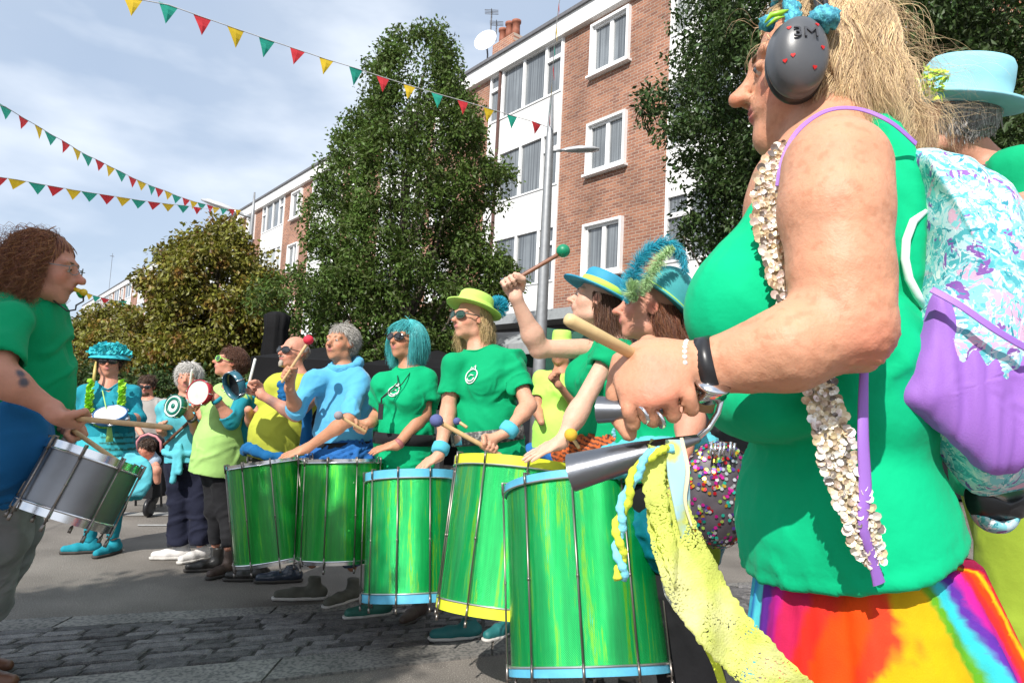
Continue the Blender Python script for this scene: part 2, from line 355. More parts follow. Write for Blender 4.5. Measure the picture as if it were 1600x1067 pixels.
# ================================================================ the brick terrace
F0 = P(880, 300, 18.5); F0.z = 0
_v = CM @ Vector(((-48 - 800) / FPX, -(585 - 533.5) / FPX, -1)); FD = Vector((_v.x, _v.y, 0)).normalized()
FA = math.atan2(-FD.y, -FD.x)                              # local +x runs towards the camera (right), s = -x
def brickmat():
    m = bpy.data.materials.new('red_brick'); m.use_nodes = True; nt = m.node_tree; N = nt.nodes; L = nt.links; b = N['Principled BSDF']
    tc = N.new('ShaderNodeTexCoord'); sp = N.new('ShaderNodeSeparateXYZ'); cb = N.new('ShaderNodeCombineXYZ')
    L.new(tc.outputs['Object'], sp.inputs[0]); L.new(sp.outputs[0], cb.inputs[0]); L.new(sp.outputs[2], cb.inputs[1])
    br = N.new('ShaderNodeTexBrick'); br.inputs['Scale'].default_value = 1; br.inputs['Brick Width'].default_value = .235; br.inputs['Row Height'].default_value = .078
    br.inputs['Mortar Size'].default_value = .009; br.inputs['Mortar Smooth'].default_value = .3; br.inputs['Bias'].default_value = -.1; br.offset = .5
    br.inputs['Color1'].default_value = (.34, .15, .088, 1); br.inputs['Color2'].default_value = (.19, .08, .055, 1); br.inputs['Mortar'].default_value = (.38, .31, .25, 1)
    L.new(cb.outputs[0], br.inputs[0]); n = N.new('ShaderNodeTexNoise'); n.inputs['Scale'].default_value = .7; n.inputs['Detail'].default_value = 6; L.new(tc.outputs['Object'], n.inputs['Vector'])
    r = N.new('ShaderNodeMapRange'); r.inputs[1].default_value = .3; r.inputs[2].default_value = .7; r.inputs[3].default_value = .68; r.inputs[4].default_value = 1.3; L.new(n.outputs[0], r.inputs[0])
    hs = N.new('ShaderNodeHueSaturation'); L.new(br.outputs[0], hs.inputs['Color']); L.new(r.outputs[0], hs.inputs['Value']); L.new(hs.outputs[0], b.inputs['Base Color'])
    bp = N.new('ShaderNodeBump'); bp.inputs['Strength'].default_value = .5; bp.inputs['Distance'].default_value = .01; bp.invert = True; L.new(br.outputs[1], bp.inputs['Height']); L.new(bp.outputs[0], b.inputs['Normal'])
    b.inputs['Roughness'].default_value = .85; return m
M_brick = brickmat()
M_white = mat('white_panel', (.74, .74, .73), rough=.55, var=.05, vs=1.5, bump=.05, bs=30, col2=(.6, .6, .57), c2s=2.5, c2t=(.55, .8))
M_upvc = mat('white_frame', (.8, .8, .8), rough=.35, var=.03)
M_pane = mat('window_glass', (.18, .2, .215), rough=.06, var=.25, vs=1.2, spec=.9)
M_net = mat('net_curtain_glass', (.44, .46, .45), rough=.1, var=.18, vs=3, spec=.8)
def curtain(m, c2, off):
    nt = m.node_tree; N = nt.nodes; L = nt.links; tc = N.new('ShaderNodeTexCoord'); mp = N.new('ShaderNodeMapping'); mp.inputs['Scale'].default_value = (9, 1, .12); mp.inputs['Location'].default_value = (off, 0, 0); L.new(tc.outputs['Object'], mp.inputs[0])
    n = N.new('ShaderNodeTexNoise'); n.inputs['Scale'].default_value = 2.0; n.inputs['Detail'].default_value = 3; L.new(mp.outputs[0], n.inputs['Vector']); r = N.new('ShaderNodeMapRange'); r.inputs[1].default_value = .42; r.inputs[2].default_value = .62; L.new(n.outputs[0], r.inputs[0])
    b = N['Principled BSDF']; x = N.new('ShaderNodeMix'); x.data_type = 'RGBA'; L.new(r.outputs[0], x.inputs[0]); L.new(b.inputs['Base Color'].links[0].from_socket, x.inputs[6]); x.inputs[7].default_value = (*c2, 1); L.new(x.outputs[2], b.inputs['Base Color'])
curtain(M_net, (.2, .21, .21), 3); curtain(M_pane, (.08, .09, .1), 8)
M_roof = mat('roof_edge', (.13, .13, .14), rough=.6, var=.15)
M_dark = mat('shop_dark', (.035, .036, .04), rough=.35, var=.3, vs=2)
M_grey = mat('grey_canopy', (.3, .32, .33), rough=.6, var=.1)
bld = thing('terrace_building', 'long four storey red brick terrace with white window bays running away behind the trees', 'building', F0); bld.rotation_euler = (0, 0, FA)
def bobj(m, name, material, parent=None, smooth=False):
    o = obj(name, m.mesh(smooth), material); o.parent = parent or bld; return o
FLO = [(4.58, 5.98), (7.33, 8.72), (10.06, 11.5)]; BFL = [(4.6, 6.2), (7.35, 8.95), (10.07, 11.66)]
ROOFZ = 12.15
def quad(m, x0, x1, z0, z1, y=0.0): m.add([(x0, y, z0), (x1, y, z0), (x1, y, z1), (x0, y, z1)], [(0, 1, 2, 3)])
def wframe(m, x0, x1, z0, z1, y, w=.06, d=.07):
    cx, cz = (x0 + x1) / 2, (z0 + z1) / 2
    m.box((cx, y, z0 + w / 2), (x1 - x0, d, w)); m.box((cx, y, z1 - w / 2), (x1 - x0, d, w))
    m.box((x0 + w / 2, y, cz), (w, d, z1 - z0 - 2 * w)); m.box((x1 - w / 2, y, cz), (w, d, z1 - z0 - 2 * w))
def brick_part(s0, s1, wins):
    """brick bay of wall between s0<s1 (metres away from the corner), windows list of (s0,s1)"""
    x0, x1 = -s1, -s0; m = MB(); xs = [x0] + sorted([-b for a, b in wins] + [-a for a, b in wins]) + [x1]
    for i in range(len(xs) - 1):
        if i % 2 == 0: quad(m, xs[i], xs[i + 1], 3.7, ROOFZ - .5)
        else:
            z = 3.7
            for (a, b) in FLO: quad(m, xs[i], xs[i + 1], z, a); z = b
            quad(m, xs[i], xs[i + 1], z, ROOFZ - .5)
    bobj(m, 'brick_wall', M_brick)
    for (a, b) in wins:
        for (z0, z1) in FLO:
            f = MB(); X0, X1 = -b, -a
            wframe(f, X0 + .001, X1 - .001, z0 + .001, z1 - .001, -.02, .07, .2); mid = X0 + (X1 - X0) * .52
            wframe(f, X0 + .072, mid, z0 + .072, z1 - .072, .0, .06, .06); wframe(f, mid + .001, X1 - .072, z0 + .072, z1 - .072, .0, .06, .06)
            f.box(((X0 + X1) / 2, -.07, z0 - .035), (X1 - X0 + .12, .2, .06)); wo = bobj(f, 'window', M_upvc)
            p = MB(); quad(p, X0 + .1, X1 - .1, z0 + .1, z1 - .1, .025); bobj(p, 'pane', M_net if random.random() < .55 else M_pane, wo)
def bay_part(s0, s1, detail=True):
    x0, x1 = -s1, -s0; m = MB(); z = 3.7
    for (a, b) in BFL: quad(m, x0, x1, z, a, -.03); z = b
    quad(m, x0, x1, z, ROOFZ - .5, -.03); m.box(((x0 + x1) / 2, .1, 7.7), (.0, .0, .0))
    for xx in (x0 + .02, x1 - .02): m.box((xx, .02, (3.7 + ROOFZ - .5) / 2), (.04, .12, ROOFZ - .5 - 3.7))
    for z0 in (6.75, 9.5): m.box(((x0 + x1) / 2, -.035, z0), (.02, .02, 1.0))
    bobj(m, 'white_bay', M_white)
    w = x1 - x0
    for (z0, z1) in BFL:
        f = MB(); c = [x0 + .045, x0 + w * .2, x0 + w * .5, x0 + w * .79, x1 - .045]
        p = MB()
        for i in range(4):
            a, b = c[i] + .001, c[i + 1] - .001
            if i in (0, 3):
                wframe(f, a, b, z1 - .5, z1 - .001, -.02, .055, .08); wframe(f, a, b, z0 + .001, z1 - .502, -.02, .055, .08)
            else: wframe(f, a, b, z0 + .001, z1 - .001, -.02, .045, .08)
        wo = bobj(f, 'window', M_upvc); quad(p, x0 + .05, x1 - .05, z0 + .02, z1 - .02, .012); bobj(p, 'pane', M_pane if random.random() < .6 else M_net, wo)
S = -25.6
while S < 105:
    k = round((S + 4.1 - .0) / 7.33)
    if S < 40:
        far_ = S > 2.5
        brick_part(S, S + 3.8, [(S + 1.3, S + 2.68)] if not (2.5 < S < 4) else [(S + 1.9, S + 3.2)])
        bay_part(S + 3.8, S + 7.33)
    else:
        m = MB(); quad(m, -(S + 3.8), -S, 3.7, ROOFZ - .5); bobj(m, 'brick_wall', M_brick)
        m = MB(); quad(m, -(S + 7.33), -(S + 3.8), 3.7, ROOFZ - .5, -.03); bobj(m, 'white_bay', M_white)
        f = MB()
        for (z0, z1) in FLO: wframe(f, -(S + 2.68), -(S + 1.3), z0, z1, -.04, .12, .1)
        for (z0, z1) in BFL: wframe(f, -(S + 7.2), -(S + 3.9), z0, z1, -.04, .09, .1); f.box((-(S + 5.5), -.04, (z0 + z1) / 2), (.1, .1, z1 - z0 - .2))
        wo = bobj(f, 'window', M_upvc); p = MB()
        for (z0, z1) in FLO: quad(p, -(S + 2.6), -(S + 1.4), z0 + .1, z1 - .1, -.02)
        for (z0, z1) in BFL: quad(p, -(S + 7.1), -(S + 4.0), z0 + .08, z1 - .08, -.05)
        bobj(p, 'pane', M_pane, wo)
    S += 7.33
m = MB(); m.box((-40, -.03, ROOFZ - .25), (131, .3, .5)); bobj(m, 'fascia', M_white)
m = MB(); m.box((-40, 3.9, ROOFZ + .05), (131, 8.3, .1)); bobj(m, 'roof', M_roof)
m = MB(); m.box((-40, .3, 1.9), (131, .3, 3.0)); bobj(m, 'shopfront', M_dark)
m = MB(); m.box((-40, -.25, 3.55), (131, 1.0, .28)); bobj(m, 'shop_canopy', M_grey)
m = MB(); m.box((-40, 4.0, ROOFZ / 2), (130.5, 7.6, ROOFZ - .1)); bobj(m, 'inner_block', M_dark)
m = MB(); m.tube([(-3.12, -.09, 3.7), (-3.12, -.09, ROOFZ - .5)], .05); bobj(m, 'drainpipe', mat('brown_pipe', (.09, .04, .03)))
M_terra = mat('terracotta', (.27, .09, .05), rough=.7, var=.15); _c = P(795, 72, 22.0); _ci = bld.matrix_world.inverted() if False else (Matrix.Translation(F0) @ Matrix.Rotation(FA, 4, 'Z')).inverted(); _l = _ci @ _c
m = MB(); m.box((_l.x, _l.y, (ROOFZ + _l.z) / 2 + .02), (1.15, .5, _l.z - ROOFZ + .25)); ch = bobj(m, 'chimney', M_brick)
for i in range(3):
    m = MB(); m.lathe([(.15, 0), (.13, .25), (.125, .5), (.16, .52), (.16, .6), (.11, .6), (.1, .45)], (_l.x - .36 + i * .36, _l.y, _l.z + .12 + (.08 if i == 1 else 0)), n=16); bobj(m, 'chimney_pot', M_terra, ch, True)
tag(obj('satellite_dish', MB().lathe([(0, 0), (.2, .02), (.42, .1), (.43, .1), (.2, 0), (0, -.02)], P(760, 66, 23.0), axis=(-.4, -.9, .25), n=28).mesh(True), mat('dish_white', (.75, .75, .76), rough=.4)),
    'round white satellite dish on the roof edge left of the chimney pots', 'satellite dish')
_dm = MB(); _dp = P(760, 66, 23.0); _dm.tube([_dp + Vector((0, .05, 0)), _dp + Vector((.05, .3, -.3)), _dp + Vector((.05, .3, -1.2))], .03); _dm.obj('mounting_arm', M_roof, bpy.data.objects['satellite_dish'])
def aerial(p, h, label, nm='rooftop_aerial'):
    m = MB(); m.tube([p, p + Vector((0, 0, h))], .025); q = p + Vector((0, 0, h * .92))
    for i in range(4): m.tube([q + Vector((-.25, i * .09 - .2, .0)), q + Vector((.25, i * .09 - .2, 0))], .012, 5)
    m.tube([q + Vector((0, -.3, 0)), q + Vector((0, .3, 0))], .014, 5)
    tag(m.obj(nm, M_roof), label, 'aerial')
aerial(P(766, 62, 24), 1.1, 'thin rooftop aerial standing just behind the white satellite dish')
aerial(P(170, 455, 88), 5.0, 'tall thin aerial on the far end of the terrace roof')
aerial(P(766, 62, 24) + Vector((.2, .1, 0)), .7, 'shorter rooftop aerial between the dish and the chimney pots')
# green awning and grey kiosk canopy over the near shop
def canopy(name, label, pts, thick, material, cat):
    m = MB(); v = [Vector(p) for p in pts]; n = len(v); m.add(v + [p - Vector((0, 0, thick)) for p in v], [tuple(range(n)), tuple(range(2 * n - 1, n - 1, -1))] + [(i, i + n, (i + 1) % n + n, (i + 1) % n) for i in range(n)])
    return tag(m.obj(name, material), label, cat)
M_gaz = mat('black_canvas', (.008, .008, .009), spec=.15, rough=.8, var=.2, vs=3, bump2=.6, b2s=4)
M_awn = mat('dark_green_canvas', (.012, .07, .045), rough=.8, var=.1, bump2=.4)
canopy('shop_awning', 'dark green shop awning behind the raised arm', [P(826, 508, 15), P(985, 530, 12.5), P(985, 575, 11.5), P(812, 548, 14)], .3, M_awn, 'awning')
canopy('shop_awning', 'pale grey flat canopy beside the foot of the lamp post', [P(765, 520, 14.5), P(826, 518, 13.5), P(830, 534, 12.5), P(765, 540, 13.5)], .22, M_grey, 'canopy')
# ================================================================ far building (left end)
fb = thing('flat_roofed_building', 'pale low building with a blue window band at the far end of the street', 'building', P(100, 596, 60))
p0 = P(60, 596, 60); m = MB(); m.box((p0.x + 2, 64, 3), (22, 6, 6)); m.obj('wall', mat('pale_render', (.5, .52, .53)), fb)
m = MB(); m.box((p0.x + 2, 63.9, 6.2), (23, 7, .4)); m.obj('roof', M_grey, fb)
m = MB(); m.box((p0.x + 2, 60.97, 4.6), (20, .1, 1.0)); m.obj('window', mat('blue_window', (.12, .35, .42), rough=.1), fb)
# ================================================================ trees
def leafmat(name, col, isl=.35, var=.2, transl=.3): return mat(name, col, rough=.5, var=var, vs=1.2, isl=isl, transl=transl, spec=.35)
M_bark = mat('bark', (.1, .08, .06), rough=.9, var=.3, vs=8, bump=.8, bs=30, bd=.02)
def leaves(C, n_per, rcl, size, seed, droop=.3, aspect=.5):
    rg = np.random.default_rng(seed); n = len(C) * n_per; c = np.repeat(C, n_per, axis=0)
    off = rg.normal(size=(n, 3)); off *= (rcl * rg.random(n) ** .5 / (np.linalg.norm(off, axis=1) + 1e-9))[:, None]; off[:, 2] *= .8
    p = c + off; a = rg.normal(size=(n, 3)) + off / rcl * .9; a[:, 2] -= droop * 2; a /= np.linalg.norm(a, axis=1)[:, None]
    b = np.cross(a, rg.normal(size=(n, 3))); b /= np.linalg.norm(b, axis=1)[:, None] + 1e-9; nn = np.cross(a, b)
    s = size * rg.uniform(.6, 1.25, n)[:, None]
    v = np.stack([p, p + a * s * .5 + b * s * aspect * .5 + nn * s * .1, p + a * s, p + a * s * .5 - b * s * aspect * .5 + nn * s * .1], 1).reshape(-1, 3)
    i = np.arange(n)[:, None] * 4; f = np.concatenate([i + [[0, 1, 2]], i + [[0, 2, 3]]]); return v, f
def limb_paths(base, tips, rg, fork=.35):
    out = []
    for t in tips:
        s = base + Vector((0, 0, (t.z - base.z) * fork * rg.uniform(.7, 1.1))); pts = []
        for i in range(6):
            u = i / 5; q = s.lerp(t, u); q.x += rg.normal() * .06 * (u < 1); q.z -= math.sin(u * math.pi) * .12 * (t - s).length * .6; pts.append(q)
        out.append(pts)
    return out
def tree(name, label, base, prof, nclu, per, rcl, lsize, lmat, seed, trunk_r=.14, gap=-.25, droop=.3, aspect=.5, nlimb=14, xoff=None, lump=.2, shell=.45, cols2=None, group=None, fgap=2.0):
    """prof: list of (z, radius); crown filled with leaf clusters at the ends of the twigs"""
    rg = np.random.default_rng(seed); t = thing(name, label, 'tree', base, group)
    z = np.array([a for a, b in prof]); r = np.array([b for a, b in prof]); w = np.interp(np.linspace(z[0], z[-1], 200), z, r) ** 1.3; w /= w.sum()
    C = []
    while len(C) < nclu:
        zz = np.linspace(z[0], z[-1], 200)[rg.choice(200, p=w)] + rg.normal() * .05; an = rg.random() * 2 * math.pi; R = np.interp(zz, z, r)
        R *= 1 + lump * noise3(np.array([[math.cos(an) * 1.6, math.sin(an) * 1.6, zz * 1.1]]), seed)[0] * 1.6
        rr = R * (1 - shell * rg.random() ** 1.6); x0 = np.interp(zz, *xoff) if xoff else 0
        p = np.array([base[0] + x0 + rr * math.cos(an), base[1] + rr * math.sin(an) * .9, zz])
        if noise3(p[None] * fgap, seed + 3)[0] < gap: continue
        C.append(p)
    C = np.array(C); v, f = leaves(C, per, rcl, lsize, seed, droop, aspect)
    obj('crown', fastmesh(v, f, False), lmat, t)
    m = MB(); top = z[0] + (z[-1] - z[0]) * .85; b = Vector(base); xt = np.interp(top, *xoff) if xoff else 0
    pts = [b + Vector((xt * u * u + (.05 * math.sin(u * 7)), 0, (top) * u)) for u in np.linspace(0, 1, 9)]
    m.tube(pts, [trunk_r * (1.25 if i == 0 else 1 - .8 * i / 8) for i in range(9)], 10); m.obj('trunk', M_bark, t, True)
    m = MB(); idx = rg.choice(len(C), nlimb, replace=False)
    for pth in limb_paths(b, [Vector(C[i]) for i in idx], rg): m.tube(pth, [trunk_r * .42 * (1 - .85 * i / 5) for i in range(6)], 6)
    m.obj('limbs', M_bark, t, True); return t
def zt(py, px, D): return P(px, py, D).z
M_leafG = leafmat('green_leaves', (.085, .135, .026), .6, transl=.38); M_leafD = leafmat('dark_green_leaves', (.045, .08, .02), .5)
M_leafA = mat('turning_leaves', (.17, .17, .022), rough=.5, var=.25, vs=1.0, isl=.5, transl=.3, col2=(.24, .12, .025), c2s=3.0, c2t=(.52, .68))
D = 13.0; b = P(606, 700, D); b.z = 0; k = D / FPX
tree('street_tree', 'tall dense green tree in front of the brick terrace, tallest in the picture', b,
     [(zt(590, 620, D), 1.1), (zt(530, 620, D), 1.8), (zt(470, 620, D), 2.1), (zt(400, 622, D), 2.25), (zt(330, 630, D), 1.95), (zt(260, 635, D), 1.68), (zt(200, 640, D), 1.45), (zt(120, 655, D), 1.0), (zt(70, 660, D), .68), (zt(40, 660, D), .2)],
     1900, 46, .24, .094, M_leafG, 11, nlimb=30, gap=-.18, lump=.36, fgap=2.2, xoff=([0, zt(400, 622, D), zt(60, 660, D)], [0, 0, .22]))
D = 14.5; b = P(318, 700, D); b.z = 0
tree('autumn_tree', 'broad bushy tree with bronze and green turning leaves right of the curly haired man', b,
     [(zt(640, 320, D), 1.3), (zt(560, 320, D), 1.45), (zt(500, 320, D), 1.45), (zt(440, 320, D), 1.25), (zt(395, 322, D), .9), (zt(360, 325, D), .5), (zt(345, 335, D), .2)],
     1100, 46, .27, .108, M_leafA, 21, droop=.5, aspect=.62, lump=.22, gap=-.3)
D = 18.5; b = P(165, 700, D); b.z = 0
tree('autumn_tree', 'smaller turning tree behind the woman in the flowery turquoise hat', b,
     [(zt(660, 160, D), 1.3), (zt(580, 160, D), 1.35), (zt(530, 160, D), 1.2), (zt(500, 160, D), .9), (zt(482, 160, D), .5), (zt(474, 160, D), .2)],
     560, 42, .26, .115, M_leafA, 22, droop=.5, aspect=.62, lump=.25)
D = 9.0; b = P(1345, 700, D); b.z = 0
tree('street_tree', 'dark leafy tree behind the woman with ear defenders', b,
     [(zt(430, 1300, D), 1.5), (zt(350, 1300, D), 2.2), (zt(250, 1300, D), 2.25), (zt(120, 1300, D), 2.3), (zt(0, 1300, D), 2.1), (zt(-150, 1300, D), 1.6), (zt(-300, 1300, D), .8)],
     2600, 48, .24, .088, M_leafD, 31, nlimb=36, gap=-.22, lump=.3, fgap=2.4)
D = 11.5; b = P(1640, 700, D); b.z = 0
tree('street_tree', 'tree at the right edge behind the man in the pale blue hat', b,
     [(zt(520, 1600, D), 1.3), (zt(380, 1600, D), 2.3), (zt(200, 1600, D), 2.5), (zt(0, 1600, D), 2.3), (zt(-200, 1600, D), 1.0)],
     1300, 44, .28, .1, M_leafD, 32, gap=-.3)
# unseen tree added behind the viewer, placed to shade the drummer at the left
tree('street_tree', 'added leafy tree out of frame, placed to shade the left of the square', Vector((-3.75, -1.35, 0)),
     [(3.8, .7), (4.2, 1.05), (4.7, 1.1), (5.1, .8), (5.3, .3)], 420, 44, .26, .12, M_leafD, 33, gap=-.75)
def hedge(name, label, x0, x1, D, z1, seed, lm):
    rg = np.random.default_rng(seed); n = int((x1 - x0) * 60); C = np.stack([rg.uniform(x0, x1, n), D + rg.uniform(-.5, .5, n), rg.uniform(.1, z1, n)], 1)
    v, f = leaves(C, 26, .26, .12, seed); t = thing(name, label, 'hedge', ((x0 + x1) / 2, D, 0)); obj('foliage', fastmesh(v, f, False), lm, t)
    m = MB(); m.box(((x0 + x1) / 2, D, .25), (x1 - x0, .5, .45)); m.obj('planter', M_dark, t)
hedge('hedge', 'low dark planting along the far side of the road', P(60, 600, 12).x, P(560, 600, 12).x, 12.2, 1.5, 5, M_leafD)
# ================================================================ street lamps, parasol, gazebo
M_post = mat('grey_post', (.30, .31, .32), rough=.45, metal=.5, var=.1)
def lamp_head(p, s, dirx):
    m = MB(); d = Vector(dirx).normalized(); a = Vector((-d.y, d.x, 0)).normalized(); up = d.cross(a)
    if up.z < 0: up = -up
    prof = [(0, .02, .03), (.15, .07, .06), (.35, .13, .08), (.6, .12, .07), (.75, .05, .03)]
    v = []; n = 12
    for t, w, h in prof:
        for k in range(n):
            an = 2 * math.pi * k / n; v.append(p + d * t * s + a * w * s * math.cos(an) + up * h * s * math.sin(an) * (1 if math.sin(an) > 0 else .5))
    m.add(v, [(i * n + k, i * n + (k + 1) % n, (i + 1) * n + (k + 1) % n, (i + 1) * n + k) for i in range(len(prof) - 1) for k in range(n)] + [tuple(range(n)), tuple(range((len(prof) - 1) * n, len(prof) * n))]); return m
def street_lamp(label, base, topz, head_z, dirx, s, r):
    t = thing('street_lamp', label, 'street lamp', base)
    m = MB(); m.tube([base, base + Vector((0, 0, head_z * .35)), base + Vector((0, 0, head_z)), Vector((base.x, base.y, topz))], [r, r * .85, r * .6, r * .28], 14); m.obj('pole', M_post, t, True)
    p = Vector((base.x, base.y, head_z)); d = Vector(dirx).normalized(); m = MB(); m.tube([p, p + d * .25 * s], .03 * s, 8); m.obj('arm', M_post, t, True)
    lamp_head(p + d * .22 * s, s, dirx).obj('lamp_head', mat('lamp_housing', (.5, .51, .53), rough=.3, metal=.3), t, True)
D = 11; b = P(846, 500, D); b.z = 0; tt = P(846, 170, D).z
street_lamp('grey street lamp with a single flat lamp head in front of the white bay windows', b, P(860, 150, D).z, P(858, 236, D).z, (1, -.15, .02), .85, .12)
D = 24; b = P(381, 500, D); b.z = 0
street_lamp('distant street lamp above the turning tree with its head pointing left', b, P(385, 300, D).z, P(383, 340, D).z, (-1, 0, .3), 2.0, .11)
D = 20; b = P(196, 600, D); b.z = 0
street_lamp('pale low street lamp among the turning leaves', b, P(196, 500, D).z, P(196, 508, D).z, (1, -.1, -.12), 1.3, .06)
t = thing('closed_parasol', 'tall closed black parasol standing beside the turning tree', 'parasol', (P(425, 600, 10).x, 10, 0))
b = P(425, 600, 10); m = MB(); zb = P(425, 550, 10).z; ztop = P(427, 488, 10).z
m.lathe([(.05, zb - .55), (.14, zb - .5), (.17, zb), (.15, ztop - .25), (.17, ztop - .05), (.1, ztop), (0, ztop + .02)], (b.x, 10, 0), n=24)
mm = m.mesh(True); 
for v in mm.vertices:
    an = math.atan2(v.co.y - 10, v.co.x - b.x); k_ = 1 + .16 * math.sin(an * 8); v.co.x = b.x + (v.co.x - b.x) * k_; v.co.y = 10 + (v.co.y - 10) * k_
obj('canopy', mm, M_gaz, t); m = MB(); m.tube([(b.x, 10, 0), (b.x, 10, ztop)], .03); m.obj('pole', M_post, t)
def gazebo(label, x0, x1, y0, y1, zt_, zb_, drop):
    c = ((x0 + x1) / 2, (y0 + y1) / 2); t = thing('gazebo', label, 'gazebo', (c[0], c[1], 0))
    m = MB(); v = [(x0, y0, zb_), (x1, y0, zb_), (x1, y1, zb_), (x0, y1, zb_), (c[0], c[1], zt_)] + [(x0, y0, zb_ - drop), (x1, y0, zb_ - drop), (x1, y1, zb_ - drop), (x0, y1, zb_ - drop)]
    m.add(v, [(0, 1, 4), (1, 2, 4), (2, 3, 4), (3, 0, 4), (5, 6, 1, 0), (6, 7, 2, 1), (7, 8, 3, 2), (8, 5, 0, 3)]); m.obj('canopy', M_gaz, t)
    for (x, y) in ((x0 + .03, y0 + .03), (x1 - .03, y0 + .03), (x1 - .03, y1 - .03), (x0 + .03, y1 - .03)): MB().box((x, y, zb_ / 2), (.05, .05, zb_)).obj('leg', M_post, t)
    m = MB(); m.add([(x0, y1 - .08, .1), (x1, y1 - .08, .1), (x1, y1 - .08, zb_), (x0, y1 - .08, zb_)], [(0, 1, 2, 3)]); m.obj('back_sheet', M_gaz, t)
gazebo('black gazebo behind the bald man in the yellow shirt', P(398, 600, 9).x, P(545, 600, 9).x, 8.8, 11, P(470, 540, 9.8).z, P(470, 562, 9).z, .35)
gazebo('wide black gazebo stall under the tall tree behind the woman in the blue wig', P(560, 600, 9.5).x, P(775, 600, 9.5).x, 9.3, 12, P(660, 545, 10.5).z, P(660, 575, 9.5).z, .3)
m = MB(); a = P(557, 655, 8); m.box((a.x + .35, 8.2, .55), (1.3, .5, 1.1)); tag(m.obj('stall_counter', M_dark), 'dark stall counter behind the man in the blue hoodie', 'counter')
# ================================================================ bunting
M_str = mat('bunting_cord', (.5, .5, .5)); PEN = [mat('pennant_' + n, c, rough=.7, var=.08, transl=.25) for n, c in (('yellow', (.72, .5, .02)), ('green', (.02, .38, .27)), ('red', (.6, .03, .04)))]
def bunting(label, pts, first, turn=0.0, seed=1):
    """pts: (px,py,D,height_px,width_px)"""
    rg = random.Random(seed); W_ = [P(x, y, D) for x, y, D, h, w in pts]; t = thing('bunting', label, 'bunting', W_[0], 'bunting over the square')
    m = MB(); far_ = W_[0] + (W_[0] - W_[1]) * (30 if pts[0][0] < 300 and len(pts) > 8 else .1); m.tube([far_] + W_, .006, 5); m.obj('cord', M_str, t)
    for i, (x, y, D, h, w) in enumerate(pts):
        if h <= 0: continue
        p = W_[i]; q = W_[min(i + 1, len(W_) - 1)] if i + 1 < len(W_) else W_[i] + (W_[i] - W_[i - 1]); d = (q - p).normalized(); k = D / FPX
        ww = w * k / max(math.sqrt(d.x ** 2 + d.z ** 2), .3); hh = h * k; side = Vector((d.y, -d.x, 0)); sw = rg.uniform(-.25, .25); M_ = MB(); n = 5
        v = []; a0 = p - d * ww / 2; b0 = p + d * ww / 2; tip = p + Vector((rg.uniform(-.15, .15) * hh, sw * hh, -hh))
        for j in range(n):
            u = j / (n - 1); l = a0.lerp(tip, u); r_ = b0.lerp(tip, u); bow = side * (math.sin(u * 3) * .08 * hh * rg.choice((1, 1, .5)))
            v += [l + bow * .5, (l + r_) / 2 + bow, r_ + bow * .4]
        f = [(j * 3 + c, j * 3 + c + 1, j * 3 + c + 4, j * 3 + c + 3) for j in range(n - 1) for c in (0, 1)]
        M_.add(v, f); M_.obj('pennant', PEN[(first + i) % 3], t)
xs = [(208, -2), (263, 8), (316, 27), (368, 45), (417, 62), (465, 78), (510, 93), (556, 107), (598, 121), (640, 134), (683, 147), (723, 158), (764, 170), (800, 181), (838, 192), (858, 200)]
bunting('bunting across the top of the picture ending at the near lamp post', [(x, y, 7 + i * .27, (34 - i) if i < 15 else 0, 21 - .35 * i) for i, (x, y) in enumerate(xs)], 0)
xs = [(-20, 158), (8, 167), (37, 185), (60, 198), (79, 210), (103, 223), (120, 234), (136, 243), (156, 252), (173, 261), (188, 268), (207, 278), (221, 284), (237, 291), (249, 295), (263, 300), (276, 306), (291, 311), (303, 315), (315, 318), (328, 321), (338, 324), (350, 326), (362, 327), (372, 328)]
bunting('middle string of bunting dropping steeply to the distant lamp', [(x, y, 9 + i * .55, max(21 - i * .45, 10), max(13 - .2 * i, 7)) for i, (x, y) in enumerate(xs)], 0, seed=2)
xs = [(0, 277), (27, 281), (58, 287), (87, 292), (115, 297), (140, 301), (167, 305), (193, 309), (217, 313), (241, 316), (263, 319), (286, 321), (308, 324), (340, 329)]
bunting('lowest string of bunting running level above the turning trees', [(x, y, 12 + i * .5, 18 - i * .5 if i < 13 else 0, 12 - .3 * i) for i, (x, y) in enumerate(xs)], 2, seed=3)
xs = [(880, -30), (873, 8), (869, 45), (866, 75), (864, 105), (862, 135), (861, 160), (859, 185), (858, 200)]
bunting('string of bunting seen end on above the near lamp post', [(x, y, 9.4 + i * .2, 26 - i if i < 8 else 0, 7) for i, (x, y) in enumerate(xs)], 1, seed=4)
xs = [(110, 448), (125, 455), (139, 459), (151, 463), (164, 466), (178, 470), (192, 470)]
bunting('small distant bunting just above the smaller turning tree', [(x, y, 22 + i * .5, 10, 7) for i, (x, y) in enumerate(xs)], 1, seed=5)
